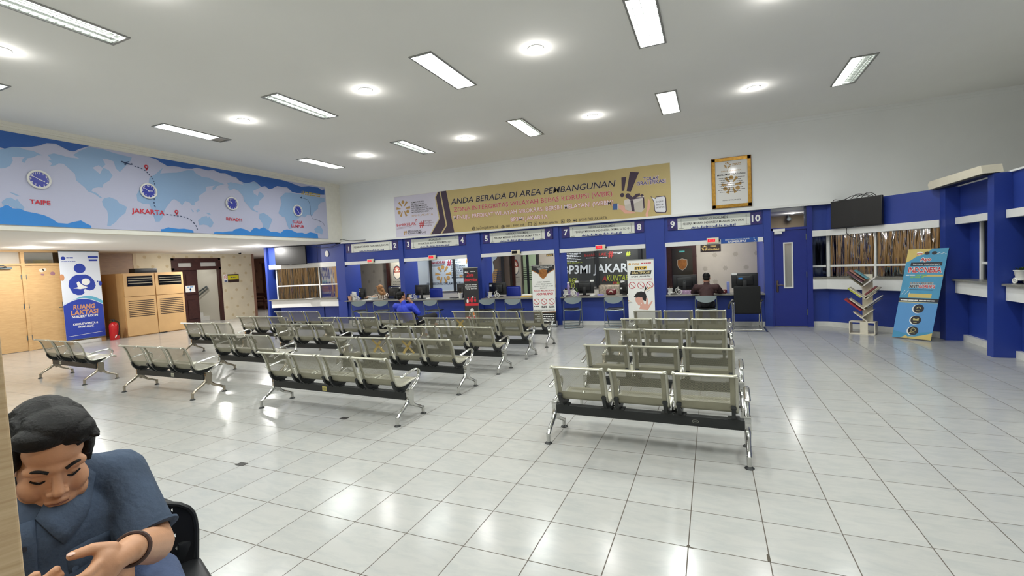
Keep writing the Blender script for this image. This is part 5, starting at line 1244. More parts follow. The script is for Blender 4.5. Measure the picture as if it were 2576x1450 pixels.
# ================================================================ standing banners
def rollup(x, y, w_, h, rz, label, name='standing_banner', m=PW, lean=.02):
    t = thing(name, label, 'banner', (x, y, 0), rz, 'standing banners')
    bm = nb(); rbox(bm, -w_/2-.02, w_/2+.02, -.06, .08, 0, .075, .02); fins('base', bm, mat('aluminium', S(186, 188, 188), .35, .7), t)
    bm = nb(); f = Fr((0, -.01, .07), (1, 0, 0), (0, lean, 1)); fbox(bm, f, -w_/2, w_/2, 0, h-.07, -.002, .002); sh = fin('sheet', bm, m, t)
    bm = nb(); cyl(bm, (0, .03, .05), (0, .025+lean*h, h), .01, seg=8); fin('pole', bm, GREYM, t)
    bm = nb(); fbox(bm, f, -w_/2-.01, w_/2+.01, h-.085, h-.065, -.008, .008); fin('top_rail', bm, CHROME, t)
    f2 = Fr(f.P(0, 0, .0025)-V((0, 0, .07)), (1, 0, 0), (0, lean, 1))
    return t, sh, f2
def forbidden(bmR, bmP, f, a, b, r):
    annulus(bmR, a, b, r*.84, r, f, .002, 24); bar2(bmR, (a-r*.64, b+r*.64), (a+r*.64, b-r*.64), r*.16, f, .0022)
    disc(bmP, a, b, r*.84, f, .0008, 20)
# black and red one at the pillar beside counter four
t, sh, f = rollup(-5.91, 8.55, .42, 1.6, .15, 'narrow black standing banner with red title before the pillar between counters four and five', m=mat('print_charcoal', S(44, 42, 44), .5))
bm = nb(); text(bm, 'Zona', f, -.02, 1.36, .09, .20, .002, 'C', .03, .25); text(bm, 'Integritas', f, 0, 1.23, .085, .36, .002, 'C', .03, .2)
for b in (.55, .18): flat(bm, [(-.19, b), (.19, b), (.19, b+.07), (-.19, b+.07)], f, .001)
for a, s_ in ((-.1, 1), (0, 1.2), (.1, .9)): disc(bm, a, .68+.02*s_, .035*s_, f, .001, 10, .055*s_); disc(bm, a, .77, .022, f, .001, 10)
fin('red_print', bm, flatmat('zonared', 206, 44, 54), sh)
bm = nb()
for i, s_ in enumerate(('Tanda dan Semangat', 'Mewujudkan Pelayanan', 'Yang Bersih')): text(bm, s_, f, 0, 1.115-.055*i, .03, .34, .002, 'C', .02)
for a, b, rx, ry in ((-.12, .68, .03, .06), (.04, .79, .02, .03), (.0, .43, .05, .06), (-.06, .36, .03, .04), (.05, .30, .03, .05), (-.08, .28, .02, .03)): disc(bm, a, b, rx, f, .0025, 12, ry)
disc(bm, -.15, 1.48, .02, f, .002, 8); lines2(bm, f, -.12, -.04, 1.47, .02, .002); lines2(bm, f, .0, .14, 1.48, .012, .002, 3)
fin('white_print', bm, PW, sh)
bm = nb(); disc(bm, .05, .34, .03, f, .003, 10, .06); fin('orange_print', bm, flatmat('orange', 222, 130, 60), sh)
# korupsi banner
t, sh, f = rollup(-3.79, 8.50, .60, 1.58, .05, 'white and black standing banner naming korupsi before counter six', m=PW)
bm = nb(); flat(bm, [(-.3, 1.56), (-.3, 1.47), (-.1, 1.36), (.1, 1.36), (.3, 1.47), (.3, 1.56)], f, .001); flat(bm, [(-.3, .07), (.3, .07), (.3, .36), (-.3, .36)], f, .001)
for i, s_ in enumerate(('ANDA MEMBERI', 'ATAU MENJANJIKAN', 'SESUATU KEPADA KAMI', 'BERARTI')): text(bm, s_, f, 0, 1.13-.052*i, .026, (.34, .42, .5, .18)[i], .002, 'C', .015)
for a, s_ in ((-.2, 1), (0, 2), (.2, 2)):
    for k in range(s_): lines2(bm, f, a-.07, a+.07, .515-.035*k, .016, .002, k)
lines2(bm, f, -.28, .28, .42, .012, .002, 7); fin('black_print', bm, PK, sh)
bm = nb(); flat(bm, [(-.3, 1.47), (-.3, 1.445), (-.1, 1.335), (.1, 1.335), (.3, 1.445), (.3, 1.47), (.1, 1.36), (-.1, 1.36)], f, .001); flat(bm, [(-.3, .36), (.3, .36), (.3, .39), (-.3, .37)], f, .0015)
flat(bm, [(a*.9, 1.345+b*.85) for a, b in SH], f, .0022); fin('gold_print', bm, mat('bronze_print', S(150, 96, 42)), sh)
bm = nb(); text(bm, 'ANDA MELAKUKAN', f, 0, .905, .035, .52, .002, 'C', .02); text(bm, 'KORUPSI', f, .02, .81, .055, .42, .002, 'C', .025, .2); bmP = nb()
for a in (-.2, 0, .2): forbidden(bm, bmP, f, a, .64, .08)
fin('red_print', bm, flatmat('bannerred2', 186, 44, 62), sh); fin('pink_print', bmP, flatmat('pinkdisc', 232, 176, 156), sh)
bm = nb(); text(bm, 'KEPADA PETUGAS KAMI', f, 0, 1.53, .018, .5, .002, 'C', .01); text(bm, 'TOLAK GRATIFIKASI', f, 0, 1.49, .02, .32, .002, 'C', .01); text(bm, 'TERIMA KASIH', f, 0, 1.45, .018, .24, .002, 'C', .01)
for k in range(4): lines2(bm, f, -.26+.06*(k % 2), .26, .30-.055*k, .022, .002, k)
fin('white_print', bm, PW, sh)
# stop banner
t, sh, f = rollup(-1.36, 8.42, .60, 1.6, .03, 'white standing stop banner with printed hand before the pillar of counter eight', m=PW)
bm = nb(); flat(bm, [(-.14, 1.36), (.14, 1.36), (.15, 1.44), (-.13, 1.44)], f, .001); fin('yellow_print', bm, flatmat('stopyellow', 232, 190, 80), sh)
bm = nb(); text(bm, 'STOP', f, 0, 1.365, .055, .24, .002, 'C', .035, .1); flat(bm, [(-.24, 1.25), (.23, 1.25), (.25, 1.34), (-.22, 1.34)], f, .001); text(bm, 'BP3MI JAKARTA', f, .0, 1.185, .035, .42, .002, 'C', .015)
hx, hz = .02, .74
flat(bm, [(-.17, .73), (-.1, .83), (0, .86), (.09, .83), (.12, .74), (.10, .62), (.03, .66), (-.03, .72), (-.12, .71)], f, .0022)
flat(bm, [(.1, .84), (.25, .9), (.14, .85)], f, .002); flat(bm, [(-.3, .58), (-.2, .6), (-.3, .6)], f, .002); flat(bm, [(.1, .98), (.13, .92), (.06, .82)], f, .002)
fin('black_print', bm, PK, sh)
bm = nb(); text(bm, 'GRATIFIKASI', f, .005, 1.268, .052, .42, .003, 'C', .025, .1); fin('yellow_lettering', bm, flatmat('palegold', 226, 206, 150), sh)
bm = nb(); bmP = nb()
for a in (-.2, .0, .2): forbidden(bm, bmP, f, a, 1.0, .08)
lines2(bm, f, -.26, .26, 1.145, .008, .002); lines2(bm, f, -.26, .26, 1.12, .008, .002, 2); lines2(bm, f, .02, .26, 1.50, .02, .002, 3); fin('red_print', bm, flatmat('bannerred2', 186, 44, 62), sh); fin('pink_print', bmP, flatmat('pinkdisc', 232, 176, 156), sh)
bm = nb(); flat(bm, [(-.14, .70), (-.13, .62), (-.06, .52), (.02, .6), (.0, .71), (-.06, .73)], f, .0024)
palm = [(-.06, .44), (.14, .42), (.19, .5), (.26, .63), (.235, .64), (.16, .54), (.14, .70), (.115, .70), (.10, .56), (.06, .56), (.02, .72), (-.005, .715), (.01, .55), (-.03, .6), (-.055, .59), (-.03, .5)]
flat(bm, palm, f, .003); fin('skin_print', bm, flatmat('skinprint', 216, 164, 148), sh)
bm = nb(); disc(bm, -.24, 1.5, .03, f, .002, 12); lines2(bm, f, -.19, -.03, 1.505, .014, .002, 5); lines2(bm, f, -.19, -.03, 1.48, .014, .002, 6); flat(bm, [(.09, .86), (.2, .96), (.23, .94)], f, .002); flat(bm, [(-.3, .66), (-.22, .62), (-.3, .63)], f, .002); fin('tan_print', bm, flatmat('tanprint', 206, 160, 90), sh)
# roll-up inside the booth
for x, y, w_, lb, sc in ((-9.8, 10.45, .5, 'white roll-up banner with oval emblem inside the booth behind counter two', 1.0), (-5.42, 10.6, .3, 'narrow white roll-up banner with oval emblem inside the booth behind counter five', .62)):
    t, sh, f = rollup(x, y, w_, 2.1, 0, lb, m=mat('print_silver', S(204, 208, 208), .5))
    bm = nb(); disc(bm, 0, 1.55, .17*sc, f, .001, 24, .24); fin('oval_edge', bm, flatmat('navyring', 44, 62, 76), sh)
    bm = nb(); flat(bm, [(.145*sc*math.cos(k*PI/14), 1.55+.215*math.sin(k*PI/14)) for k in range(15)], f, .002); fin('red_half', bm, flatmat('brickred', 150, 64, 44), sh)
    bm = nb(); flat(bm, [(.145*sc*math.cos(-k*PI/14), 1.55+.215*math.sin(-k*PI/14)) for k in range(15)], f, .002)
    for k in range(5): an = PI*(k+.5)/5; bar2(bm, (.02*sc*math.cos(an), 1.57+.03*math.sin(an)), (.11*sc*math.cos(an), 1.57+.15*math.sin(an)), .03*sc, f, .003)
    fin('white_print', bm, flatmat('cream', 232, 222, 200), sh)
    bm = nb(); text(bm, 'BP3MI JAKARTA', f, 0, 1.21, .035, w_*.75, .002, 'C', .01); lines2(bm, f, -w_*.4, w_*.4, 1.13, .015, .002); lines2(bm, f, -w_*.4, w_*.4, 1.07, .012, .002, 2); lines2(bm, f, 0, w_*.4, 1.92, .025, .002, 3); fin('black_print', bm, PK, sh)

# ================================================================ leaning X banner by the angled windows
B0, B1 = V((3.077, 7.492, .02)), V((3.495, 7.130, .02)); T0 = V((3.145, 7.243, 1.545))
u_ = (B1-B0).normalized(); up = V((.1075, .1235, 0)); vdir = (V((3.23, 7.63, 1.545))-B0)
t = thing('x_banner', 'blue leaning survey banner with gold corners beside the bookshelf', 'banner', (3.28, 7.31, 0))
t.rotation_euler = (0, 0, math.atan2(u_.y, u_.x))
f = Fr((0, 0, .02), (1, 0, 0), (.085, .13, 1)); f.u = V((1, 0, 0)); f.v = V((.085, .13, 1)).normalized(); f.n = f.u.cross(f.v).normalized()
f.v = V((.105, .13, 1)); HB = 1.53; W2 = .275
bm = nb(); A = [f.P(a, b, d) for d in (-.002, .002) for b in (0, HB) for a in (-W2, W2)]; vv = [bm.verts.new(p) for p in A]
for q in ((0, 2, 3, 1), (4, 5, 7, 6), (0, 1, 5, 4), (2, 6, 7, 3), (0, 4, 6, 2), (1, 3, 7, 5)): bm.faces.new([vv[i] for i in q])
sh = fin('sheet', bm, mat('print_sky', S(72, 146, 184), .5, noise=.06, nscale=4), t)
def xp(nm, mt, fn):
    b = nb(); fn(b); return fin(nm, b, mt, sh)
xp('gold_corners', flatmat('xgold', 206, 184, 110), lambda b: (flat(b, [(-W2, HB), (-W2, 1.30), (-.22, 1.33), (-.14, 1.40), (0, 1.45), (.06, HB)], f, .003), flat(b, [(W2, 0), (W2, .12), (.18, .08), (.05, .04), (-.05, .03), (-.06, 0)], f, .003), flat(b, [(-.16, .0), (-.08, .05), (-.02, .0)], f, .003), flat(b, [(-.15, .70), (.17, .70), (.17, .77), (-.15, .77)], f, .003), flat(b, [(.0, 1.06), (.29-.02, 1.06), (.27, 1.09), (0, 1.09)], f, .003), flat(b, [(-W2, .615), (W2, .615), (W2, .625), (-W2, .625)], f, .003)))
xp('lower_tint', flatmat('xblue', 88, 146, 200), lambda b: flat(b, [(-W2, .12), (-.1, .08), (.1, .11), (W2, .14), (W2, .61), (-W2, .61)], f, .0025))
def f_(b):
    flat(b, [(-.2, 1.24), (.23, 1.24), (.23, 1.30), (-.2, 1.30)], f, .003); flat(b, [(-W2, .63), (W2, .63), (W2, .69), (-W2, .69)], f, .0035)
    text(b, 'ANTI', f, -.16, .865, .05, .13, .005, 'L', .03); text(b, 'SURVEY PERSEPSI', f, 0, .925, .035, .32, .005, 'C', .015); flat(b, [(-.15, .83), (.17, .83), (.17, .84), (-.15, .84)], f, .004)
    for a, z in ((.03, .515), (.02, .32), (.01, .135)): disc(b, a, z, .074, f, .0042, 24)
    for a in (0, .1): disc(b, a, 1.455, .036, f, .004, 16, .028)
xp('dark_print', flatmat('xdark', 40, 38, 46), f_)
def f_(b):
    for a, z in ((.03, .515), (.02, .32), (.01, .135)): disc(b, a-.012, z-.004, .078, f, .0038, 24)
    text(b, 'Ayo', f, 0, 1.325, .055, .14, .0035, 'C', .09); text(b, 'INDONESIA', f, .01, 1.13, .085, .45, .0035, 'C', .08); text(b, 'KORUPSI', f, -.02, .865, .05, .21, .0035, 'L', .09); text(b, 'ANTI', f, -.16, .865, .05, .13, .0035, 'L', .09); text(b, 'SURVEY PERSEPSI', f, 0, .925, .035, .32, .0035, 'C', .07)
    disc(b, -.1, 1.455, .042, f, .004, 16, .03); text(b, 'bersama membangun', f, .015, 1.255, .03, .36, .004, 'C'); lines2(b, f, -.24, -.0, 1.075, .016, .004); lines2(b, f, -.25, .24, .645, .018, .005, 3)
    for k in range(7): a = .12+.02*k; bar2(b, (a, 1.43+.01*(k % 3)), (a+.02, 1.44+.01*(k % 3)), .006, f, .004)
    for k in range(10): bar2(b, (-.25+.012*k, .75+.02*(k % 4)), (-.245+.012*k, .77+.02*(k % 4)), .006, f, .004)
xp('white_print', PW, f_)
xp('red_print', flatmat('bannerred2', 186, 44, 62), lambda b: (text(b, 'Ayo', f, 0, 1.325, .055, .14, .006, 'C', .02), text(b, 'INDONESIA', f, .01, 1.13, .085, .45, .006, 'C', .02), text(b, 'KORUPSI', f, -.02, .865, .05, .21, .006, 'L', .025), flat(b, [(-.14, 1.455), (-.06, 1.455), (-.065, 1.435), (-.135, 1.435)], f, .005)))
xp('green_print', flatmat('xgreen', 120, 176, 110), lambda b: (lines2(b, f, -.1, .08, 1.07, .025, .0045, 2), lines2(b, f, -.17, .02, 1.035, .028, .0045, 5)))
def f_(b):
    annulus(b, .03, .52, .018, .03, f, .0055, 16, 1, 0, PI); lines2(b, f, 0, .06, .475, .012, .0055); flat(b, [(-.02, .31), (.06, .31), (.06, .355), (.02, .335), (-.02, .355)], f, .0055); lines2(b, f, -.01, .05, .275, .012, .0055, 2)
    annulus(b, .01, .15, .026, .034, f, .0055, 20); flat(b, [(-.018, .12), (-.026, .105), (-.006, .115)], f, .0055); lines2(b, f, -.045, .06, .092, .012, .0055, 4)
xp('pale_icons', flatmat('xpale', 190, 178, 118), f_)
bm = nb()
for p, q in (((-W2, 0), (W2, HB)), ((W2, 0), (-W2, HB))): cyl(bm, f.P(*p, -.012), f.P(*q, -.03), .007, seg=6)
tube(bm, [f.P(0, HB/2, -.03), f.P(0, .55, -.2), f.P(0, 0, -.42)], .008, 6)
fins('cross_stand', bm, BLACKM, t)

# ================================================================ tree bookshelf
SW = mat('shelf_cream', S(214, 206, 188), .5, noise=.05); SDK = mat('shelf_dark', S(50, 40, 48), .5)
t = thing('bookshelf', 'cream tree-shaped bookshelf on a box base before the angled windows', 'bookshelf', (2.76, 7.93, 0), -.42)
bm = nb()
for a in ((-.2, -.186, -.11, .11, 0, .235), (.186, .2, -.11, .11, 0, .235), (-.2, .2, -.11, .11, 0, .016), (-.2, .2, -.11, .11, .22, .236), (-.03, .09, -.11, -.09, .016, .22)): box(bm, *a)
fin('base', bm, SW, t)
bm = nb(); box(bm, -.02, .14, .06, .075, .236, 1.12); fin('trunk', bm, SW, t)
fS = Fr((0, 0, 0), (1, 0, 0), (0, 0, 1))
def branch(x, z, ln, an):
    bm = nb(); M = Matrix.Translation((x, 0, z)) @ Matrix.Rotation(-an, 4, 'Y'); box(bm, 0, ln, -.10, .07, -.008, .008, M); return fin('branch', bm, SW, t)
LB_ = math.radians(140); RB_ = math.radians(42)
for x, z, l1, l2 in ((.08, .24, .28, 0), (.05, .46, .32, .30), (.06, .66, .34, .30), (.03, .86, .0, .30)):
    if l1: branch(x, z, l1, LB_)
    if l2: branch(x-.04, z+.02, l2, RB_)
branch(.06, .66, .2, RB_)
branch(-.02, .30, .25, RB_)
def book(x, z, an, w_, th, col, label, d=.16):
    M = Matrix.Translation((x, 0, z)) @ Matrix.Rotation(-an, 4, 'Y'); bm = nb()
    box(bm, 0, w_, -.12, -.12+d, 0, th, M); o = tag(fin('book', bm, mat('cover_%d_%d_%d' % col, S(*col), .45, noise=.35, nscale=25)), label, 'book', 'books on the tree bookshelf')
    o.location = (2.76, 7.93, 0); o.rotation_euler.z = -.42; return o
for x, z, an, w_, th, c_, lb in ((.02, 1.0, LB_, .30, .03, (96, 62, 74), 'maroon book lying steeply at the top of the tree bookshelf'), (.06, 1.02, LB_, .30, .02, (160, 110, 96), 'brown and pink magazine at the top of the tree bookshelf'), (.10, 1.045, LB_, .26, .02, (86, 146, 160), 'teal and green magazine topmost on the tree bookshelf'), (.02, .915, LB_, .26, .02, (92, 84, 62), 'olive book on the upper branch of the tree bookshelf'), (-.0, .705, LB_, .26, .025, (176, 178, 74), 'lime green book on the middle branch of the tree bookshelf'), (.0, .46, LB_, .33, .03, (150, 38, 44), 'red magazine on the lower branch of the tree bookshelf'), (.06, .735, RB_, .22, .03, (110, 48, 52), 'dark red book on the rising branch of the tree bookshelf'), (.1, .71, RB_, .24, .018, (150, 146, 130), 'grey green magazine under the dark red book'), (.08, .52, RB_, .3, .02, (168, 166, 164), 'pale curling magazine on the lowest rising branch'), (.10, .50, RB_, .26, .016, (96, 96, 100), 'grey magazine under the pale curling one'), (.03, .9, RB_, .24, .02, (204, 200, 194), 'white booklet on the top rising branch')):
    book(x, z, an, w_, th, c_, lb)

# ================================================================ televisions, long lamp box
def television(p, fr_dir, w_, h, label, wires=True):
    o = thing('television', label, 'television', p, math.atan2(fr_dir[1], fr_dir[0]))
    bm = nb(); rbox(bm, -w_/2, w_/2, -.035, .02, -h/2, h/2, .008); fins('housing', bm, BLACKP, o)
    bm = nb(); box(bm, -w_/2+.012, w_/2-.012, -.037, -.035, -h/2+.02, h/2-.012); fin('screen', bm, mat('tv_screen', S(12, 13, 14), .4), o)
    bm = nb(); box(bm, -.03, .03, -.038, -.034, -h/2+.006, -h/2+.014); fin('maker_badge', bm, GREYM, o)
    bm = nb(); box(bm, -.12, .12, .02, .09, -.1, .1); fin('wall_bracket', bm, BLACKM, o)
    return o
d = (P2-P1).normalized(); c_ = P1+d*.62+V((-.70, -.70, 0))*.06; c_.z = 2.31
o = television(c_, (d.x, d.y), .94, .55, 'large black television above the angled window front')
bm = nb()
for k in range(4): tube(bm, smooth_path([(-.2+.1*k, .0, .28), (-.1+.09*k, .04, .34+.02*(k % 2)), (.08+.07*k, .02, .33), (.2+.04*k, .05, .285)], 5), .006, 5)
tube(bm, smooth_path([(-.46, .02, .28), (-.4, 0, .31), (-.3, .02, .28), (-.2, .03, .3)], 4), .006, 5); tube(bm, smooth_path([(-.18, .0, -.28), (-.17, -.02, -.38), (-.1, 0, -.46), (-.02, .02, -.5)], 4), .006, 5)
o2 = tag(fin('cable_tangle', bm, BLACKP), 'tangle of black cables on top of the television by the angled windows', 'cable'); o2.location = c_; o2.rotation_euler = o.rotation_euler
fr, L = along(Q2, Q1)
c_ = fr.P(.95, 2.27, .16)
o = television(c_, (fr.u.x, fr.u.y), 1.12, .60, 'black television on the bay front beside the lobby')
bm = nb(); rbox(bm, -.2, .2, -.03, .03, 2.0-2.27-.32, 2.0-2.27-.30, .005)
fr2, L2 = along(Q1, Q0)
bm.free(); bm = nb(); t = thing('speaker_disc', 'round white wall fitting on the blue bay front beside the television', 'wall fitting', fr2.P(.42, 2.27, -.03)); t.rotation_euler.z = math.atan2(fr2.u.y, fr2.u.x)
prism(bm, [(.075*math.cos(k*PI/14), .1*math.sin(k*PI/14)) for k in range(28)], Fr((0, 0, 0), (1, 0, 0), (0, 0, 1)), 0, .02); fin('cover', bm, WHITEP, t)
bm = nb(); tube(bm, smooth_path([(-10.62, 8.76, 2.6), (-10.9, 8.75, 2.5), (-11.4, 8.75, 2.46), (-11.9, 8.7, 2.55)], 5), .006, 5); tube(bm, smooth_path([(-10.7, 8.74, 2.6), (-10.55, 8.73, 2.68), (-10.2, 8.73, 2.62), (-9.6, 8.73, 2.605)], 5), .008, 5)
tag(fin('cable', bm, BLACKP), 'thin dark cable looping over the top of the blue bay front', 'cable')
t = thing('air_curtain', 'long cream box with slanted ends along the top of the straight blue front', 'air curtain', (3.74, 6.72, 2.56), PI/2)
bm = nb(); prism(bm, [(-.86, .0), (-.82, .115), (.84, .135), (.90, .09), (.86, .0)], Fr((0, 0, 0), (1, 0, 0), (0, 0, 1)), -.12, .10); fin('case', bm, mat('cream_box', S(226, 218, 198), .5, noise=.04), t)
bm = nb(); box(bm, -.8, .8, -.08, .09, -.02, .001); fin('underside', bm, BLACKP, t)
bm = nb(); f = Fr((0, -.1, .05), (1, 0, 0), (0, 0, 1)); lines2(bm, f, .55, .68, .0, .014, .003); lines2(bm, f, .56, .66, .025, .01, .003, 2); fin('print', bm, GREYP, t)

# ================================================================ lobby things
CABW = BEIGEC
t = thing('air_conditioner', 'wide wooden cabinet housing two floor-standing air conditioners in the lobby', 'air conditioner', (-15.9, 6.27, 0))
bm = nb(); box(bm, -1.3, -.03, -.86, .86, .0, 1.92); fin('carcass', bm, CABW, t)
fK = Fr((0, 0, 0), (0, 1, 0), (0, 0, 1))
for k, (y0, y1) in enumerate(((-.845, -.012), (.012, .845))):
    bm = nb(); box(bm, -.03, .0, y0, y1, 1.22, 1.90); p = fin('upper_panel', bm, CABW, t)
    bm = nb(); box(bm, -.0, .004, y0+.09, y1-.06, 1.52, 1.83); fin('outlet', bm, BLACKG, p)
    bm = nb()
    for z in (1.60, 1.68, 1.75): box(bm, .004, .02, y0+.11, y1-.08, z, z+.02, )
    fin('vane', bm, mat('vane', S(150, 140, 118), .5), p)
    bm = nb(); box(bm, -.03, .0, y0, y1, .03, 1.205); p = fin('lower_panel', bm, CABW, t)
    bm = nb()
    for j in range(9): box(bm, .0, .004, y0+.08, y1-.06, .60+j*.058, .622+j*.058)
    fin('slot', bm, mat('slot_dark', S(58, 44, 32), .7), p)
bm = nb(); box(bm, -.05, .03, .0, .22, 0, .022); fin('floor_plate', bm, BLACKM, t)
o = slab('equipment_box', 'black box lying on top of the wooden air conditioner cabinet', 'box', -16.15, 6.1, .3, .62, .14, BLACKP, 0, 1.92)
t = thing('fire_extinguisher', 'red fire extinguisher standing between nursery banner and wooden cabinet', 'fire extinguisher', (-15.86, 5.06, 0))
bm = nb(); lathe(bm, [(.001, 0), (.105, .0), (.112, .02), (.112, .40), (.09, .47), (.04, .51), (.001, .515)], seg=24); fins('cylinder', bm, mat('fire_red', S(176, 24, 26), .3), t)
bm = nb(); cyl(bm, (0, 0, .51), (0, 0, .56), .02); box(bm, -.02, .02, -.08, .05, .56, .575); box(bm, -.02, .02, -.08, .03, .59, .60); fins('valve', bm, BLACKM, t)
bm = nb(); tube(bm, smooth_path([(.02, .02, .55), (.1, .08, .5), (.115, .07, .3), (.115, .05, .12)], 4), .013, 6); fins('hose', bm, BLACKP, t)
bm = nb(); f = Fr((.113, -.02, .1), (0, 1, 0), (0, 0, 1)); bar2(bm, (-.02, -.03), (.02, .04), .03, f, .002); fin('paper_tag', bm, PW, t)
# nursery banner
t = thing('nursery_banner', 'tall white and blue nursery banner hanging beside the wooden doors', 'banner', (-15.99, 4.47, 0))
f = Fr((0, 0, 0), (0, 1, 0), (0, 0, 1)); f.v = V((0, -.012*0, 1))
bm = nb(); fbox(bm, f, -.45, .44, .14, 2.575, 0, .006); sh = fin('sheet', bm, flatmat('bannerice', 216, 222, 232, .5), t)
NV = flatmat('navyprint', 38, 60, 158, .5)
bm = nb(); n = 24
arc = [(-.45+.89*k/n, 1.02+.23*math.sin(PI*(k/n*.86+.1))) for k in range(n+1)]
flat(bm, [(-.45, .14), (.44, .14)]+arc[::-1], f, .008); disc(bm, -.02, 2.1, .13, f, .008, 28, .135)
body = [(-.30, 1.62), (-.27, 1.78), (-.19, 1.88), (-.10, 1.925), (.10, 1.925), (.20, 1.87), (.28, 1.75), (.31, 1.60), (.26, 1.50), (.16, 1.47), (.06, 1.52), (.02, 1.50), (.04, 1.42), (-.02, 1.36), (-.12, 1.36), (-.22, 1.42)]
flat(bm, body, f, .008); disc(bm, .42, 1.66, .04, f, .0085, 12, .07); disc(bm, .36, 1.72, .02, f, .0085, 8); lines2(bm, f, .18, .42, 2.38, .06, .008); lines2(bm, f, .2, .4, 2.3, .05, .008, 3)
disc(bm, -.36, 2.38, .05, f, .008, 12); lines2(bm, f, -.29, -.1, 2.38, .03, .008, 5); lines2(bm, f, -.4, -.1, 2.28, .02, .008, 7)
fin('navy_print', bm, NV, sh)
bm = nb(); disc(bm, .09, 1.72, .095, f, .0095, 24); flat(bm, [(-.2, 1.55), (-.10, 1.58), (-.12, 1.70), (-.07, 1.74), (-.02, 1.66), (.06, 1.60), (.12, 1.57), (.08, 1.54), (-.05, 1.52), (-.12, 1.54)], f, .0095)
text(bm, 'NURSERY ROOM', f, 0, .735, .06, .58, .0095, 'C', .03, .1); text(bm, 'KHUSUS WANITA &', f, 0, .53, .055, .56, .0095, 'C', .03, .1); text(bm, 'ANAK ANAK', f, 0, .45, .055, .36, .0095, 'C', .03, .1); bar2(bm, (-.4, .24), (.38, .28), .008, f, .0095); fin('white_print', bm, PW, sh)
bm = nb(); text(bm, 'RUANG', f, 0, .97, .12, .48, .0095, 'C', .035, .1); text(bm, 'LAKTASI', f, 0, .82, .12, .60, .0095, 'C', .035, .1); disc(bm, -.42, 1.98-.12, .05, f, .008, 12, .09); fin('tan_lettering', bm, flatmat('bannertan', 196, 140, 100), sh)
bm = nb(); flat(bm, [(x, z+.02) for x, z in arc]+[(x, z+.07+.05*math.sin(x*5)) for x, z in arc[::-1]], f, .0075); fin('teal_brush', bm, flatmat('bannerteal', 92, 168, 196), sh)
bm = nb(); cyl(bm, (0, -.46, 2.575), (0, .45, 2.575), .012); cyl(bm, (0, -.46, .14), (0, .45, .14), .012); fins('rod', bm, GREYM, t)
o = slab('plinth', 'low grey slab on the floor under the nursery banner', 'slab', -16.08, 4.5, .16, .62, .1, SKIRT, 0, 0)
t = thing('smoking_sign', 'yellow and red no-smoking sign on the patterned wall by the stair door', 'sign', (-17.49, 9.93, 1.62))
f = Fr((0, 0, 0), (0, 1, 0), (0, 0, 1)); bm = nb(); fbox(bm, f, -.16, .32, -.15, .17, -.008, .004); pl = fin('plate', bm, flatmat('signblack', 52, 34, 28), t)
bm = nb(); flat(bm, [(-.16, -.13), (-.16, .17), (-.32, .17), (-.32, -.13)], f, .005); fin('white_panel', bm, PW, pl)
bm = nb(); flat(bm, [(-.15, -.04), (.31, -.04), (.31, .12), (-.15, .12)], f, .005); fin('yellow_panel', bm, flatmat('signyellow', 206, 196, 40), pl)
bm = nb(); annulus(bm, -.24, .06, .05, .066, f, .006, 20); bar2(bm, (-.28, .1), (-.2, .02), .014, f, .006); fin('red_ring', bm, PR, pl)
bm = nb(); lines2(bm, f, -.04, .2, .03, .03, .006); flat(bm, [(-.3, -.12), (-.18, -.12), (-.18, -.07), (-.3, -.07)], f, .006); fin('print', bm, flatmat('signnavy', 44, 60, 110), pl)
t = thing('paper_notice', 'white paper notice with blue arrow on the closed stair door leaf', 'notice', (-17.49, 8.31, 1.31)); bm = nb(); fbox(bm, f, -.17, .17, -.12, .12, -.008, .003); pl = fin('sheet', bm, PW, t)
bm = nb(); lines2(bm, f, -.11, .11, .05, .035, .004); bar2(bm, (0, -.09), (0, .01), .04, f, .004); flat(bm, [(-.045, -.03), (.045, -.03), (0, .025)], f, .004); fin('print', bm, flatmat('noticeblue', 110, 160, 210), pl)
t = thing('handrail', 'grey metal handrail sloping up inside the white stairwell', 'handrail', (-19.0, 9.52, 0)); bm = nb(); tube(bm, [(-.4, .02, .95), (.55, .02, 1.35)], .03, 8); tube(bm, [(.55, .02, 1.35), (.6, .02, 1.28), (-.3, .02, .8)], .02, 8); fins('rail', bm, GREYM, t)
bm = nb(); cyl(bm, (.3, .02, 1.24), (.3, .08, 1.24), .015); cyl(bm, (-.2, .02, 1.03), (-.2, .08, 1.03), .015); fins('wall_bracket', bm, GREYM, t)
t = thing('dome_camera', 'tiny black dome camera under the lobby soffit near the stair door', 'camera', (-16.3, 9.5, ZS)); bm = nb(); ball(bm, (0, 0, -.03), .05); fins('dome', bm, BLACKG, t); bm = nb(); cyl(bm, (0, 0, -.02), (0, 0, 0), .06); fins('base', bm, WHITEP, t)
bm = nb(); box(bm, -21.4, -20.4, 14.44, 14.5, .55, 2.35); d = struct(fin('door_11', bm, DARKW))
WD2 = mat_wood('brown_wood', S(84, 54, 36), S(104, 70, 46), (6, 2, 2))
bm = nb(); box(bm, -21.25, -20.55, 14.42, 14.44, .8, 1.9); box(bm, -21.25, -20.55, 14.42, 14.44, 2.0, 2.28); fin('panel', bm, WD2, d)
t = thing('wooden_bench', 'dark wooden bench with rails at the far end of the lobby', 'bench', (-20.2, 13.7, 0))
bm = nb(); box(bm, -1.2, 1.2, -.25, .25, .38, .43); fin('seat', bm, DARKW, t)
bm = nb(); box(bm, -1.2, 1.2, .2, .25, .5, .58); box(bm, -1.2, 1.2, .2, .25, .68, .82); fin('backrest', bm, DARKW, t)
for sx in (-1.15, 0, 1.15):
    for sy in (-.22, .22): bm = nb(); box(bm, sx-.035, sx+.035, sy-.03, sy+.03, 0, .82 if sy > 0 else .6); fin('leg', bm, DARKW, t)
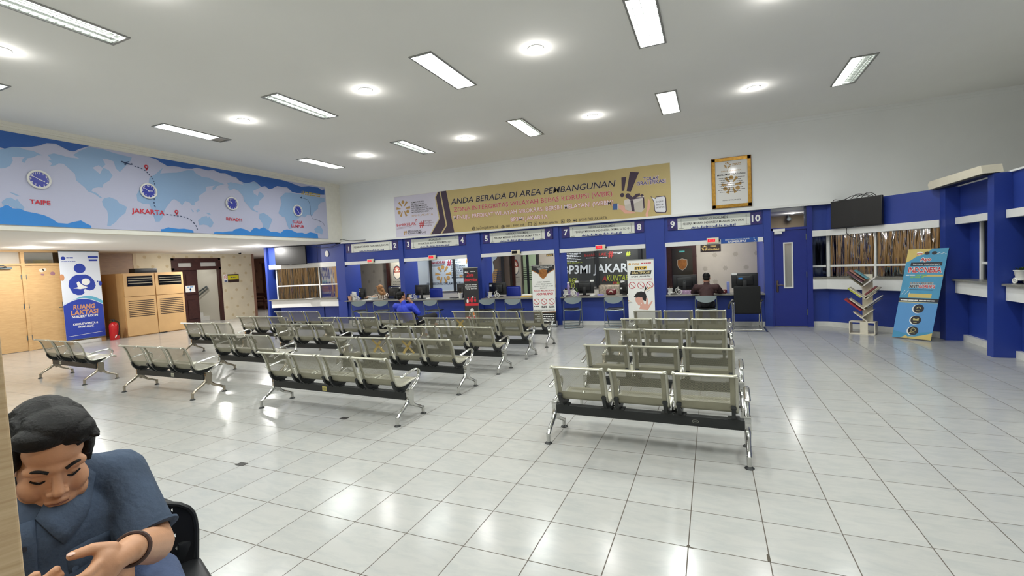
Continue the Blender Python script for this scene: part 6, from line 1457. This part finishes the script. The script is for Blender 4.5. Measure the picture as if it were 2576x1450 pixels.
for sx in (-1.15, 1.15): bm = nb(); box(bm, sx-.04, sx+.04, -.25, .25, .58, .63); fin('armrest', bm, DARKW, t)
# floor tape
for x, y, lb in ((-3.62, .005, 'small black tape square on a tile corner below the middle bench block'), (-3.63, 1.24, 'small black tape square on the tiles under the four-seat bench')):
    bm = nb(); box(bm, -.045, .045, -.03, .03, .0005, .002); o = tag(fin('floor_tape', bm, flatmat('tapeblack', 44, 42, 40)), lb, 'tape'); o.location = (x, y, 0)
for x, y, k in ((0, 0, 0), (.4, .03, 1)):
    bm = nb(); fz = Fr((x, y, .0012), (1, 0, 0), (0, 1, 0)); flat(bm, [(-.012, -.004), (.03, -.008), (.012, .004), (.004, .02), (-.004, .02)] if k == 0 else [(-.012, -.03), (.004, -.03), (.002, .05), (-.012, .03)], fz, 0)
    tag(fin('chipped_grout', bm, flatmat('grime', 62, 54, 40)), 'dark chipped tile corner on the open floor, %s' % ('small triangular chip' if k == 0 else 'long ragged chip'), 'floor damage')
# ---- pale wooden door leaf close to the camera with long pull handle
t = thing('door_leaf', 'pale wood-grain door leaf standing open in front of the seated man', 'door', (-.773, -2.336, 0))
dv = V((-.316, -.949, 0)); t.rotation_euler.z = math.atan2(dv.y, dv.x)
GRAIN = mat_wood('grain_laminate', S(176, 146, 108), S(206, 180, 142), (1.5, 3, 42))
bm = nb(); rbox(bm, 0, .82, -.02, .02, .02, 2.1, .003); fin('panel', bm, GRAIN, t)
bm = nb(); cyl(bm, (.004, .082, 1.625), (.004, .082, 2.0), .008); cyl(bm, (.004, .082, 1.66), (.03, .02, 1.66), .006); cyl(bm, (.004, .082, 1.96), (.03, .02, 1.96), .006); fins('pull_handle', bm, mat('brass_satin', S(172, 156, 116), .4, .5), t)
# ================================================================ people
def melt(name, parts, voxel, m, parent, smooth=4, cut=None):
    """one continuous skin grown over capsules and ellipsoids"""
    bm = nb()
    for p in parts:
        if p[0] == 'c':
            _, a, b, r0, r1 = p; a, b = V(a), V(b); n = 5
            d = b-a; L = d.length
            k = max(2, int(L/(min(r0, r1)*.5))+1); k = min(k, 14)
            for i in range(k+1):
                t = i/k; r = r0+(r1-r0)*t
                bmesh.ops.create_icosphere(bm, subdivisions=2, radius=r, matrix=Matrix.Translation(a+d*t))
            if L > 1e-4: 
                dd = d.normalized(); o1 = dd.orthogonal().normalized(); o2 = dd.cross(o1); loft(bm, [ring(a, o1, o2, r0*.985, r0*.985, 14), ring(b, o1, o2, r1*.985, r1*.985, 14)])
        else:
            _, c, r, M = p
            mm = Matrix.Translation(V(c)) @ (M.to_4x4() if M is not None else Matrix()) @ Matrix.Diagonal((r[0], r[1], r[2], 1))
            bmesh.ops.create_icosphere(bm, subdivisions=3, radius=1.0, matrix=mm)
    me = bpy.data.meshes.new('t'); bm.to_mesh(me); bm.free()
    o = bpy.data.objects.new('t', me); COL.objects.link(o)
    r = o.modifiers.new('r', 'REMESH'); r.mode = 'VOXEL'; r.voxel_size = voxel; r.use_smooth_shade = True
    s = o.modifiers.new('s', 'SMOOTH'); s.factor = .5; s.iterations = smooth
    dg = bpy.context.evaluated_depsgraph_get(); me2 = bpy.data.meshes.new_from_object(o.evaluated_get(dg))
    bpy.data.objects.remove(o); bpy.data.meshes.remove(me)
    me2.name = name; me2.materials.clear(); me2.materials.append(m)
    if cut:
        b2 = nb(); b2.from_mesh(me2)
        for co, no in cut: bmesh.ops.bisect_plane(b2, geom=b2.verts[:]+b2.edges[:]+b2.faces[:], plane_co=co, plane_no=no, clear_outer=True)
        b2.to_mesh(me2); b2.free()
    for p in me2.polygons: p.use_smooth = True
    q = bpy.data.objects.new(name, me2); COL.objects.link(q); q.parent = parent
    return q
def skinmat(n, r, g, b): return mat(n, S(r, g, b), .5, noise=.07, nscale=18, bump=.05, bscale=220)
HAIR = mat('black_hair', S(15, 13, 12), .55, spec=.25, noise=.5, nscale=60, bump=.25, bscale=160)
class HF:
    """head frame: local x to the side, y to the face, z up"""
    def __init__(s, c, f, u):
        s.c = V(c); s.f = V(f).normalized(); s.u = (V(u)-s.f*V(u).dot(s.f)).normalized(); s.r = s.u.cross(s.f)
        s.M = Matrix((s.r, s.f, s.u)).transposed()
    def P(s, x, y, z): return s.c+s.r*x+s.f*y+s.u*z
def head_parts(h, k=1.0, w_=1.0):
    E = lambda x, y, z, a, b, c: ('e', h.P(x*k*w_, y*k, z*k), (a*k*w_, b*k, c*k), h.M)
    Cc = lambda p, q, a, b: ('c', h.P(p[0]*k*w_, p[1]*k, p[2]*k), h.P(q[0]*k*w_, q[1]*k, q[2]*k), a*k, b*k)
    L = [E(0, -.012, .035, .074, .094, .083), E(0, .028, -.025, .064, .064, .088), E(0, .038, -.082, .052, .052, .036), E(0, .070, -.104, .026, .022, .02),
         Cc((-.046, .078, .018), (0, .088, .016), .013, .012), Cc((.046, .078, .018), (0, .088, .016), .013, .012), E(0, .06, .05, .058, .036, .045),
         Cc((0, .088, .006), (0, .106, -.036), .008, .0115), E(-.014, .096, -.042, .009, .010, .0075), E(.014, .096, -.042, .009, .010, .0075),
         Cc((-.020, .086, -.069), (0, .094, -.066), .0055, .0075), Cc((.020, .086, -.069), (0, .094, -.066), .0055, .0075), Cc((-.016, .087, -.079), (.016, .087, -.079), .0065, .0065), E(0, .085, -.074, .022, .008, .012)]
    for s_ in (-1, 1):
        L += [E(s_*.040, .055, -.038, .028, .030, .034), E(s_*.075, -.008, -.008, .010, .020, .032), E(s_*.030, .0735, -.003, .017, .0135, .010), E(s_*.046, .03, -.078, .024, .04, .03)]
    return L
def face_bits(h, par, k=1.0, w_=1.0, browm=HAIR):
    bm = nb()
    for s_ in (-1, 1): tube(bm, smooth_path([h.P(s_*.016*k*w_, .0985*k, .016*k), h.P(s_*.034*k*w_, .094*k, .024*k), h.P(s_*.056*k*w_, .078*k, .018*k)], 4), [.0035]*9, 6)
    fins('eyebrow', bm, browm, par)
    bm = nb()
    for s_ in (-1, 1): tube(bm, smooth_path([h.P(s_*.015*k*w_, .0835*k, -.008*k), h.P(s_*.030*k*w_, .0865*k, -.0135*k), h.P(s_*.046*k*w_, .077*k, -.008*k)], 4), [.0022]*9, 6)
    fins('eyelash', bm, browm, par)
    bm = nb()
    for s_ in (-1, 1): ball(bm, h.P(s_*.030*k*w_, 0.0730*k, -.0105*k), .0108*k, seg=12, rows=8)
    fins('eye', bm, mat('eye_white', S(206, 198, 190), .2), par)
    bm = nb(); tube(bm, [h.P(-.021*k*w_, .0915*k, -.0735*k), h.P(0, .0985*k, -.0728*k), h.P(.021*k*w_, .0915*k, -.0735*k)], [.001, .0022, .001], 6); fins('mouth_line', bm, mat('lip_shadow', S(112, 66, 54), .5), par)
SHIRT = mat('denim_shirt', S(58, 72, 92), .85, noise=.16, nscale=14, bump=.25, bscale=90)
JEANS = mat('jeans', S(66, 80, 112), .85, noise=.22, nscale=12, bump=.3, bscale=120)
SKIN1 = skinmat('skin_tan', 192, 142, 108)

# ---- seated man with a phone, close to the camera
man = thing('person', 'seated man in a dark blue shirt bent over a phone beside the wooden door leaf', 'person', (0, 0, 0))
fw = V((.935, -.354, 0)); sd = V((.354, .935, 0)); Z = V((0, 0, 1))
f0 = (fw*math.cos(.10)+sd*math.sin(.10)).normalized()
ph = math.radians(19)
h = HF((-1.300, -2.098, 1.212), f0*math.cos(ph)-Z*math.sin(ph), Z*math.cos(ph)+f0*math.sin(ph))
HW = .90
Ls, Rs = V((-1.334, -1.954, 1.095)), V((-1.454, -2.272, 1.09)); ms = (Ls+Rs)/2
hipL, hipR = V((-1.438, -1.866, .70)), V((-1.50, -2.03, .70)); mh = (hipL+hipR)/2
eL, wL = V((-1.19, -1.957, .930)), V((-1.018, -2.090, 1.032)); palm = V((-1.000, -2.136, 1.034))
eR, wR = V((-1.32, -2.36, .90)), V((-1.09, -2.30, .99))
kL, kR = V((-.98, -2.03, .67)), V((-1.07, -2.27, .66)); aL, aR = V((-1.02, -2.03, .27)), V((-1.10, -2.27, .27))
neck = ms+Z*.055+fw*.025
parts = head_parts(h, 1.0, HW)+[('c', neck-Z*.03, h.P(0, -.02, -.06), .058, .052), ('c', mh, ms-Z*.12, .13, .14), ('c', ms-Z*.1+sd*.09, ms-Z*.1-sd*.09, .1, .1), ('c', Ls, eL, .054, .047), ('c', eL, wL, .047, .029), ('c', Rs, eR, .05, .042), ('c', eR, wR, .042, .029),
    ('c', hipL, kL, .085, .062), ('c', hipR, kR, .085, .062), ('c', kL, aL, .058, .04), ('c', kR, aR, .058, .04), ('c', aL-Z*.03, aL+fw*.16-Z*.04, .036, .03), ('c', aR-Z*.03, aR+fw*.16-Z*.04, .036, .03), ('c', Ls-Z*.0, neck, .05, .05), ('c', Rs, neck, .05, .05)]
# left hand: palm, four curled fingers under the phone, thumb on its edge
hd = V((-.995, -2.172, 1.028))           # phone corner at the hand
def chain(L, pts, r0, r1):
    for i in range(len(pts)-1):
        a = r0+(r1-r0)*i/(len(pts)-1); b = r0+(r1-r0)*(i+1)/(len(pts)-1); L.append(('c', pts[i], pts[i+1], a, b))
out = (palm-wL).normalized(); lft = -sd; toc = V((.78, -.48, -.40)).normalized()
parts.append(('c', wL, palm, .027, .026)); parts.append(('e', palm+out*.004, (.034, .022, .036), Matrix((out, out.cross(Z).normalized(), Z)).transposed()))
base = palm+out*.022
for i, (ln, r) in enumerate(((.070, .0095), (.076, .0098), (.070, .0092), (.056, .0082))):
    b0 = base+Z*(.020-.0165*i)+toc*(.008)
    p1 = b0+(out*.35+lft*.30+toc*.5).normalized()*ln*.42; p2 = p1+(lft*.9-out*.1-Z*.18).normalized()*ln*.36; p3 = p2+(lft*.75-toc*.65-Z*.2).normalized()*ln*.28
    chain(parts, [b0, p1, p2, p3], r*1.1, r*.85)
tb = palm+Z*.026-out*.010; t1 = tb+(lft*.55+Z*.42+out*.3).normalized()*.034; t2 = t1+(lft*.98+Z*.10+toc*.1).normalized()*.032
chain(parts, [palm, tb, t1, t2], .016, .0095)
# right hand under the phone
hr = wR+(V((.5, .55, .35))).normalized()*.05; parts.append(('c', wR, hr, .027, .028))
for i, ln in enumerate((.07, .076, .07, .056)):
    b0 = hr+V((.4, .5, .2)).normalized()*.02+Z*(.02-.015*i); p1 = b0+V((.45, .6, .25)).normalized()*ln*.45; p2 = p1+V((.2, .7, .5)).normalized()*ln*.35; chain(parts, [b0, p1, p2], .0095, .008)
chain(parts, [hr, hr+Z*.03+V((.02, 0, 0)), hr+Z*.055+V((.03, .03, 0))], .014, .009)
body = melt('body', parts, .0034, SKIN1, man, 3)
face_bits(h, man, 1.0, HW)
# thumb nail
bm = nb(); ball(bm, t2+Z*.007+toc*.004, .0075, .0075, .003, 8, 6); fins('nail', bm, mat('nail', S(226, 188, 172), .3), man)
hp = [('e', h.P(0, -.022, .050), (.083*HW, .098, .084), h.M), ('e', h.P(.008, .040, .100), (.066*HW, .056, .036), h.M), ('e', h.P(-.02, .066, .090), (.05, .034, .026), h.M), ('e', h.P(.035, .060, .088), (.04, .036, .03), h.M), ('e', h.P(0, -.062, -.02), (.068*HW, .052, .07), h.M)]
for s_ in (-1, 1): hp += [('e', h.P(s_*.068*HW, .002, .035), (.020, .058, .046), h.M), ('c', h.P(s_*.074*HW, .028, .02), h.P(s_*.073*HW, .024, -.022), .011, .006)]
rr = random.Random(5)
for k in range(46):
    a = rr.uniform(-.062, .062); y0 = rr.uniform(-.06, .04); st = h.P(a*HW, y0, .118+rr.uniform(0, .012)-abs(a)*.25-abs(y0)*.12); en = h.P((a+.02)*HW, y0+.055, .118+rr.uniform(-.006, .01)-abs(a)*.25-max(0, y0+.055)*.28)
    hp.append(('c', st, en, .008, .005))
for k in range(18):
    a = -.06+.12*k/17; hp.append(('c', h.P(a*HW, .062, .098-abs(a)*.2), h.P((a+.014)*HW, .088-abs(a)*.25, .068+rr.uniform(-.008, .006)-abs(a)*.06), .010, .0035))
melt('hair', hp, .0032, HAIR, man, 1)
# shirt, sleeves, collar, placket
sl = Ls.lerp(eL, .92)
sp = [('c', mh+Z*.02, ms-Z*.12, .150, .158), ('c', ms-Z*.1+sd*.10, ms-Z*.1-sd*.10, .118, .118), ('c', Ls+Z*.0, sl, .068, .061), ('c', Rs, Rs.lerp(eR, .8), .068, .066), ('c', Ls+Z*.002, neck-Z*.02, .062, .066), ('c', Rs, neck-Z*.02, .062, .066), ('e', ms+fw*.05-Z*.06, (.12, .15, .12), None)]
shirt = melt('shirt', sp, .006, SHIRT, man, 4, cut=[(Ls.lerp(eL, .86), (eL-Ls).normalized()), (neck+Z*.035, Z)])
bm = nb(); dd = (eL-Ls).normalized(); o1 = dd.orthogonal().normalized(); o2 = dd.cross(o1); cc = Ls.lerp(eL, .855)
tube(bm, [cc+o1*0.0600*math.cos(k*PI/12)+o2*0.0600*math.sin(k*PI/12) for k in range(24)], .006, 6, True, rb=.012, side=tuple(dd)); fins('cuff', bm, SHIRT, shirt)
from mathutils.bvhtree import BVHTree
bt = BVHTree.FromPolygons([v.co for v in shirt.data.vertices], [tuple(p.vertices) for p in shirt.data.polygons])
def onshirt(a, z, off=.004):
    o_ = ms+sd*a+Z*z+fw*.8; hit, nrm, _, _ = bt.ray_cast(o_, -fw)
    return hit+fw*off if hit is not None else ms+sd*a+Z*z+fw*.16
def patch(name, outline, m, off, th, res=7):
    """a cloth piece laid on the shirt; outline = two edges, sampled across"""
    bm = nb(); A, B = outline; rows = []
    for i in range(res+1):
        t_ = i/res
        def at(E):
            q = t_*(len(E)-1); k = min(int(q), len(E)-2); f_ = q-k; return E[k][0]+(E[k+1][0]-E[k][0])*f_, E[k][1]+(E[k+1][1]-E[k][1])*f_
        p, q = at(A), at(B); rows.append([bm.verts.new(onshirt(p[0]+(q[0]-p[0])*j/4, p[1]+(q[1]-p[1])*j/4, off)) for j in range(5)])
    for i in range(res):
        for j in range(4): bm.faces.new((rows[i][j], rows[i][j+1], rows[i+1][j+1], rows[i+1][j]))
    o = fin(name, bm, m, shirt, True); sm = o.modifiers.new('s', 'SOLIDIFY'); sm.thickness = th; sm.offset = 1; return o
patch('collar', ([(.015, .0), (.05, .05), (.085, .085)], [(.055, -.075), (.10, -.035), (.125, .04)]), SHIRT, .002, .008)
patch('collar', ([(-.03, .0), (-.06, .05), (-.09, .08)], [(-.065, -.075), (-.105, -.04), (-.125, .03)]), SHIRT, .002, .008)
patch('placket', ([(-.02, .0), (-.025, -.18), (-.03, -.34)], [(.015, .0), (.01, -.18), (.005, -.34)]), SHIRT, .001, .004, 10)
patch('pocket', ([(.06, -.10), (.06, -.15), (.065, -.21)], [(.14, -.10), (.14, -.15), (.135, -.21)]), SHIRT, .001, .004)
bm = nb()
for k in range(4):
    p = onshirt(-.005-.003*k, -.05-.085*k, .006); cyl(bm, p-fw*.004, p+fw*.004, .0055, seg=10)
fins('button', bm, mat('button_dark', S(34, 38, 48), .4), shirt)
melt('jeans', [('c', mh, mh+Z*.08, .15, .14), ('c', hipL, kL, .100, .077), ('c', hipR, kR, .100, .077), ('c', kL, aL, .072, .058), ('c', kR, aR, .072, .058), ('e', kL, (.082, .082, .078), None)], .008, JEANS, man, 4)
bm = nb()
for a in (aL, aR): ball(bm, a+fw*.09-Z*.05, .05, .05, .035, 12, 8); ball(bm, a+fw*.16-Z*.06, .045, .045, .026, 12, 8); ball(bm, a+fw*.01-Z*.05, .045, .045, .04, 12, 8)
fins('shoe', bm, BLACKP, man)
bm = nb(); dw = (wL-eL).normalized(); o1 = dw.orthogonal().normalized(); o2 = dw.cross(o1); cw = eL.lerp(wL, .93)
tube(bm, [cw+o1*.033*math.cos(k*PI/12)+o2*.033*math.sin(k*PI/12) for k in range(24)], .0042, 6, True); fins('bracelet', bm, mat('brown_cord', S(62, 40, 34), .6, noise=.4, nscale=120), man)
# phone
t = thing('phone', 'black smartphone in the hands of the seated man', 'phone', hd-sd*.05-Z*.012+V((-.0, 0, 0)))
xa = (V((-1.09, -2.226, 1.012))-hd).normalized(); ya = (V((.45, -.3, -.6))-xa*V((.45, -.3, -.6)).dot(xa)).normalized(); za = xa.cross(ya)
M = Matrix((xa, ya, za)).transposed().to_4x4()
bm = nb(); rbox(bm, -.04, .115, -.005, .075, -.0045, .0045, .004, M); fins('housing', bm, BLACKP, t)
bm = nb(); box(bm, -.036, .111, -.001, .071, -.0052, -.0046, M); box(bm, -.036, .111, -.001, .071, .0046, .0052, M); fin('screen', bm, BLACKG, t)
# ---- his stool-chair
m = bpy.data.materials.new('holed_plastic'); m.use_nodes = True; nt = m.node_tree; b = nt.nodes['Principled BSDF']; b.inputs['Base Color'].default_value = S(22, 21, 22); b.inputs['Roughness'].default_value = .38
uv = N(nt, 'ShaderNodeUVMap'); sp_ = N(nt, 'ShaderNodeSeparateXYZ'); nt.links.new(uv.outputs[0], sp_.inputs[0])
fu = math_node(nt, 'SUBTRACT', math_node(nt, 'FRACT', math_node(nt, 'DIVIDE', sp_.outputs[0], .045)), .5); fv = math_node(nt, 'SUBTRACT', math_node(nt, 'FRACT', math_node(nt, 'DIVIDE', sp_.outputs[1], .045)), .5)
dq = math_node(nt, 'SQRT', math_node(nt, 'ADD', math_node(nt, 'MULTIPLY', fu, fu), math_node(nt, 'MULTIPLY', fv, fv)))
ho = math_node(nt, 'MULTIPLY', math_node(nt, 'LESS_THAN', dq, .15), math_node(nt, 'MULTIPLY', math_node(nt, 'LESS_THAN', math_node(nt, 'ABSOLUTE', sp_.outputs[0]), .155), math_node(nt, 'MULTIPLY', math_node(nt, 'GREATER_THAN', sp_.outputs[1], .05), math_node(nt, 'LESS_THAN', sp_.outputs[1], .30))))
tr = N(nt, 'ShaderNodeBsdfTransparent'); mx = N(nt, 'ShaderNodeMixShader'); nt.links.new(ho, mx.inputs[0]); nt.links.new(b.outputs[0], mx.inputs[1]); nt.links.new(tr.outputs[0], mx.inputs[2]); nt.links.new(mx.outputs[0], nt.nodes['Material Output'].inputs['Surface'])
t = thing('stool_chair', 'black plastic chair with a holed backrest behind the seated man', 'chair', (-1.50, -1.87, 0), math.atan2(fw.y, fw.x)-PI/2)
bm = nb(); uvl = bm.loops.layers.uv.new('UVMap'); n, q = 20, 12; g = []
for j in range(q+1):
    v_ = j/q; wv = .215*min(1, (1-((v_-.42)/.62)**4)) if v_ > .42 else .215-.03*(.42-v_); row = []
    for i in range(n+1):
        u = -1+2*i/n; top = .335-.07*abs(u)**3.2
        z = .575+v_*top; row.append((bm.verts.new((u*wv, -.235-.05*v_+.055*u*u, z)), (u*wv, v_*top)))
    g.append(row)
for j in range(q):
    for i in range(n):
        c4 = (g[j][i], g[j][i+1], g[j+1][i+1], g[j+1][i]); fc = bm.faces.new([c[0] for c in c4])
        for lp, c in zip(fc.loops, c4): lp[uvl].uv = c[1]
edge = [g[j][0][0].co.copy() for j in range(q+1)]+[g[q][i][0].co.copy() for i in range(1, n)]+[g[j][n][0].co.copy() for j in range(q, -1, -1)]
fin('backrest', bm, m, t, True)
bm = nb(); tube(bm, edge, .009, 8); fins('rim', bm, BLACKP, t)
bm = nb(); rbox(bm, -.22, .22, -.2, .22, .555, .595, .018, seg=3); fins('seat', bm, BLACKP, t)
bm = nb()
for sx in (-1, 1): rbox(bm, sx*.18-.025, sx*.18+.025, -.255, -.2, .54, .66, .012)
fins('back_support', bm, BLACKP, t)
for sx in (-1, 1):
    for sy in (-1, 1): bm = nb(); cyl(bm, (sx*.17, sy*.16, .56), (sx*.22, sy*.21, .0), .013); fins('leg', bm, GREYM, t)
bm = nb(); tube(bm, [(.2*math.cos(k*PI/12)*1.35, .45*0+.2*math.sin(k*PI/12)*1.35, .30) for k in range(24)], .01, 6, True); tube(bm, [(-.2, .2, .19), (-.2, .56, .19), (.2, .56, .19), (.2, .2, .19)], .012, 6); fins('foot_ring', bm, GREYM, t)

# ---- the others
def seated(label, hc, hf, hu, ns, Lsh, Rsh, hip, arms, legs, skin, top, bottom, hairm=HAIR, k=.95, vx=.008, hair=True):
    t = thing('person', label, 'person', (0, 0, 0)); hh = HF(hc, hf, hu); Lsh, Rsh, ns, hip = V(Lsh), V(Rsh), V(ns), V(hip)
    P_ = head_parts(hh, k)+[('c', ns, hh.P(0, -.02, -.06), .055, .05), ('c', hip, ns-Z*.17, .13, .13), ('c', Lsh, Rsh, .055, .055)]
    for (s_, e, w_, hnd) in arms:
        s_, e, w_, hnd = V(s_), V(e), V(w_), V(hnd); P_ += [('c', s_, e, .048, .04), ('c', e, w_, .04, .028), ('c', w_, hnd, .028, .03)]
        dd = (hnd-w_).normalized(); sx = dd.orthogonal().normalized()
        for i in range(4): b0 = hnd+sx*(.024-.016*i); P_.append(('c', b0, b0+dd*(.06-.008*abs(i-1)), .0095, .008))
        P_.append(('c', hnd+sx*.02, hnd+sx*.05+dd*.02, .012, .009))
    for (a, kn, an) in legs: P_ += [('c', a, kn, .085, .062), ('c', kn, an, .058, .04), ('c', V(an), V(an)+V(hf)*.14-Z*.03, .036, .03)]
    melt('body', P_, vx*.8, skin, t, 3)
    face_bits(hh, t, k)
    T_ = [('c', hip+Z*.02, ns-Z*.17, .15, .15), ('c', Lsh-Z*.02, Rsh-Z*.02, .075, .075), ('c', Lsh.lerp(Rsh, .35)-Z*.1, Rsh.lerp(Lsh, .35)-Z*.1, .11, .11), ('c', ns-Z*.03, ns, .07, .062)]
    for (s_, e, w_, hnd) in arms: T_ += [('c', s_, e, .064, .055), ('c', e, V(e).lerp(V(w_), .8), .055, .042)]
    tp = melt('shirt', T_, vx, top, t, 4)
    B_ = [('c', hip, hip+Z*.05, .15, .145)]
    for (a, kn, an) in legs: B_ += [('c', a, kn, .1, .078), ('c', kn, an, .074, .055)]
    melt('trousers', B_, vx, bottom, t, 3)
    if hair:
        H_ = [('e', hh.P(0, -.022*k, .046*k), (.083*k, .1*k, .084*k), hh.M), ('e', hh.P(0, -.062*k, -.01*k), (.07*k, .05*k, .065*k), hh.M), ('e', hh.P(0, .05*k, .095*k), (.06*k, .04*k, .03*k), hh.M)]
        melt('hair', H_, .006, HAIR, t, 2)
    return t, hh, tp
BLUEJ = mat('blue_jersey', S(34, 58, 190), .6, noise=.08, nscale=10)
t, hh, tp = seated('man in a bright blue jersey phoning on the bench before counters two and three', (-6.19, 5.80, 1.03), (.25, .97, -.05), (-.12, 0, 1), (-6.12, 5.78, .90), (-5.94, 5.80, .82), (-6.33, 5.78, .83), (-5.99, 5.86, .50),
    [((-5.94, 5.80, .82), (-5.80, 5.86, .66), (-5.98, 5.90, .88), (-6.03, 5.86, .96)), ((-6.33, 5.78, .83), (-6.42, 5.90, .60), (-6.22, 6.10, .56), (-6.12, 6.15, .54))],
    [((-5.92, 5.95, .46), (-5.70, 6.33, .54), (-5.95, 6.62, .32)), ((-6.08, 5.95, .46), (-6.12, 6.38, .46), (-6.12, 6.42, .10))], skinmat('skin_mid', 176, 124, 96), BLUEJ, mat('black_trousers', S(26, 26, 32), .8))
bm = nb(); c_ = V((-6.14, 5.62, .70))
tube(bm, smooth_path([(-6.36, 5.66, .705), (-6.25, 5.625, .70), (-6.12, 5.615, .69), (-5.99, 5.63, .685), (-5.90, 5.68, .68)], 4), .004, 6); fins('white_stripe', bm, PW, tp)
bm = nb(); rbox(bm, -.004, .004, -.035, .035, -.07, .07, .003, Matrix.Translation((-6.06, 5.85, 1.02)) @ Matrix.Rotation(.3, 4, 'Y')); tag(fins('phone', bm, BLACKP), 'dark phone held to the ear by the man in the blue jersey', 'phone')
BRN = mat('brown_shirt', S(58, 34, 34), .8, noise=.1, nscale=10)
seated('man in a dark brown shirt leaning on counter nine, seen from behind', (.05, 8.53, 1.115), (.02, 1, -.15), (0, .1, 1), (.05, 8.48, 1.0), (.25, 8.47, .93), (-.16, 8.47, .93), (.04, 8.40, .60),
    [((.25, 8.47, .93), (.34, 8.62, .80), (.20, 8.84, .785), (.14, 8.88, .78)), ((-.16, 8.47, .93), (-.24, 8.62, .80), (-.08, 8.84, .785), (-.02, 8.88, .78))],
    [((.13, 8.44, .54), (.15, 8.62, .52), (.17, 8.52, .10)), ((-.05, 8.44, .54), (-.10, 8.62, .52), (-.12, 8.52, .10))], skinmat('skin_mid', 176, 124, 96), BRN, mat('black_trousers', S(26, 26, 32), .8))
ZEB = bpy.data.materials.new('striped_blouse'); ZEB.use_nodes = True; nt = ZEB.node_tree; b = nt.nodes['Principled BSDF']; b.inputs['Roughness'].default_value = .8
tc = N(nt, 'ShaderNodeTexCoord'); wv = N(nt, 'ShaderNodeTexWave', Scale=9.0, Distortion=7.0); nt.links.new(tc.outputs['Object'], wv.inputs['Vector']); rp = N(nt, 'ShaderNodeValToRGB'); rp.color_ramp.interpolation = 'CONSTANT'
rp.color_ramp.elements[0].color = S(96, 70, 54); rp.color_ramp.elements[1].color = S(228, 218, 200); rp.color_ramp.elements[1].position = .5; nt.links.new(wv.outputs['Fac'], rp.inputs[0]); nt.links.new(rp.outputs[0], b.inputs['Base Color'])
t, hh, tp = seated('woman in a tan headscarf and striped blouse seated behind counter one', (-9.80, 9.50, 1.05), (-.8, -.3, -.25), (0, 0, 1), (-9.76, 9.52, .92), (-9.62, 9.62, .84), (-9.90, 9.42, .84), (-9.72, 9.56, .50),
    [((-9.62, 9.62, .84), (-9.66, 9.5, .78), (-9.9, 9.36, .80), (-9.95, 9.33, .80)), ((-9.90, 9.42, .84), (-9.98, 9.36, .79), (-10.08, 9.26, .80), (-10.12, 9.22, .79))],
    [((-9.66, 9.6, .46), (-9.95, 9.5, .47), (-9.95, 9.5, .1)), ((-9.8, 9.5, .46), (-10.05, 9.4, .47), (-10.05, 9.42, .1))], skinmat('skin_light', 200, 158, 128), ZEB, mat('black_trousers', S(26, 26, 32), .8), hair=False)
SCARF = mat('tan_scarf', S(150, 108, 68), .8, noise=.15, nscale=12)
melt('headscarf', [('e', hh.P(0, -.03, .03), (.093, .10, .10), hh.M), ('e', hh.P(0, -.055, -.05), (.085, .075, .09), hh.M), ('c', hh.P(.06, .02, -.08), hh.P(.08, -.03, -.17), .04, .06), ('c', hh.P(-.06, .02, -.08), hh.P(-.08, -.03, -.17), .04, .06), ('c', hh.P(0, -.08, -.1), hh.P(0, -.07, -.2), .06, .075), ('c', hh.P(.07, .03, .06), hh.P(.068, .045, -.06), .022, .022), ('c', hh.P(-.07, .03, .06), hh.P(-.068, .045, -.06), .022, .022), ('c', hh.P(-.05, .055, .09), hh.P(.05, .055, .09), .02, .02), ('c', hh.P(-.03, .06, -.125), hh.P(.03, .06, -.125), .02, .02)], .006, SCARF, t, 3)
bm = nb(); box(bm, -.16, .16, -.18, .18, .0, .44); o = tag(fin('pedestal_stool', bm, BLACKM), 'dark stool block under the woman in the tan headscarf', 'stool'); o.location = (-9.72, 9.58, 0)
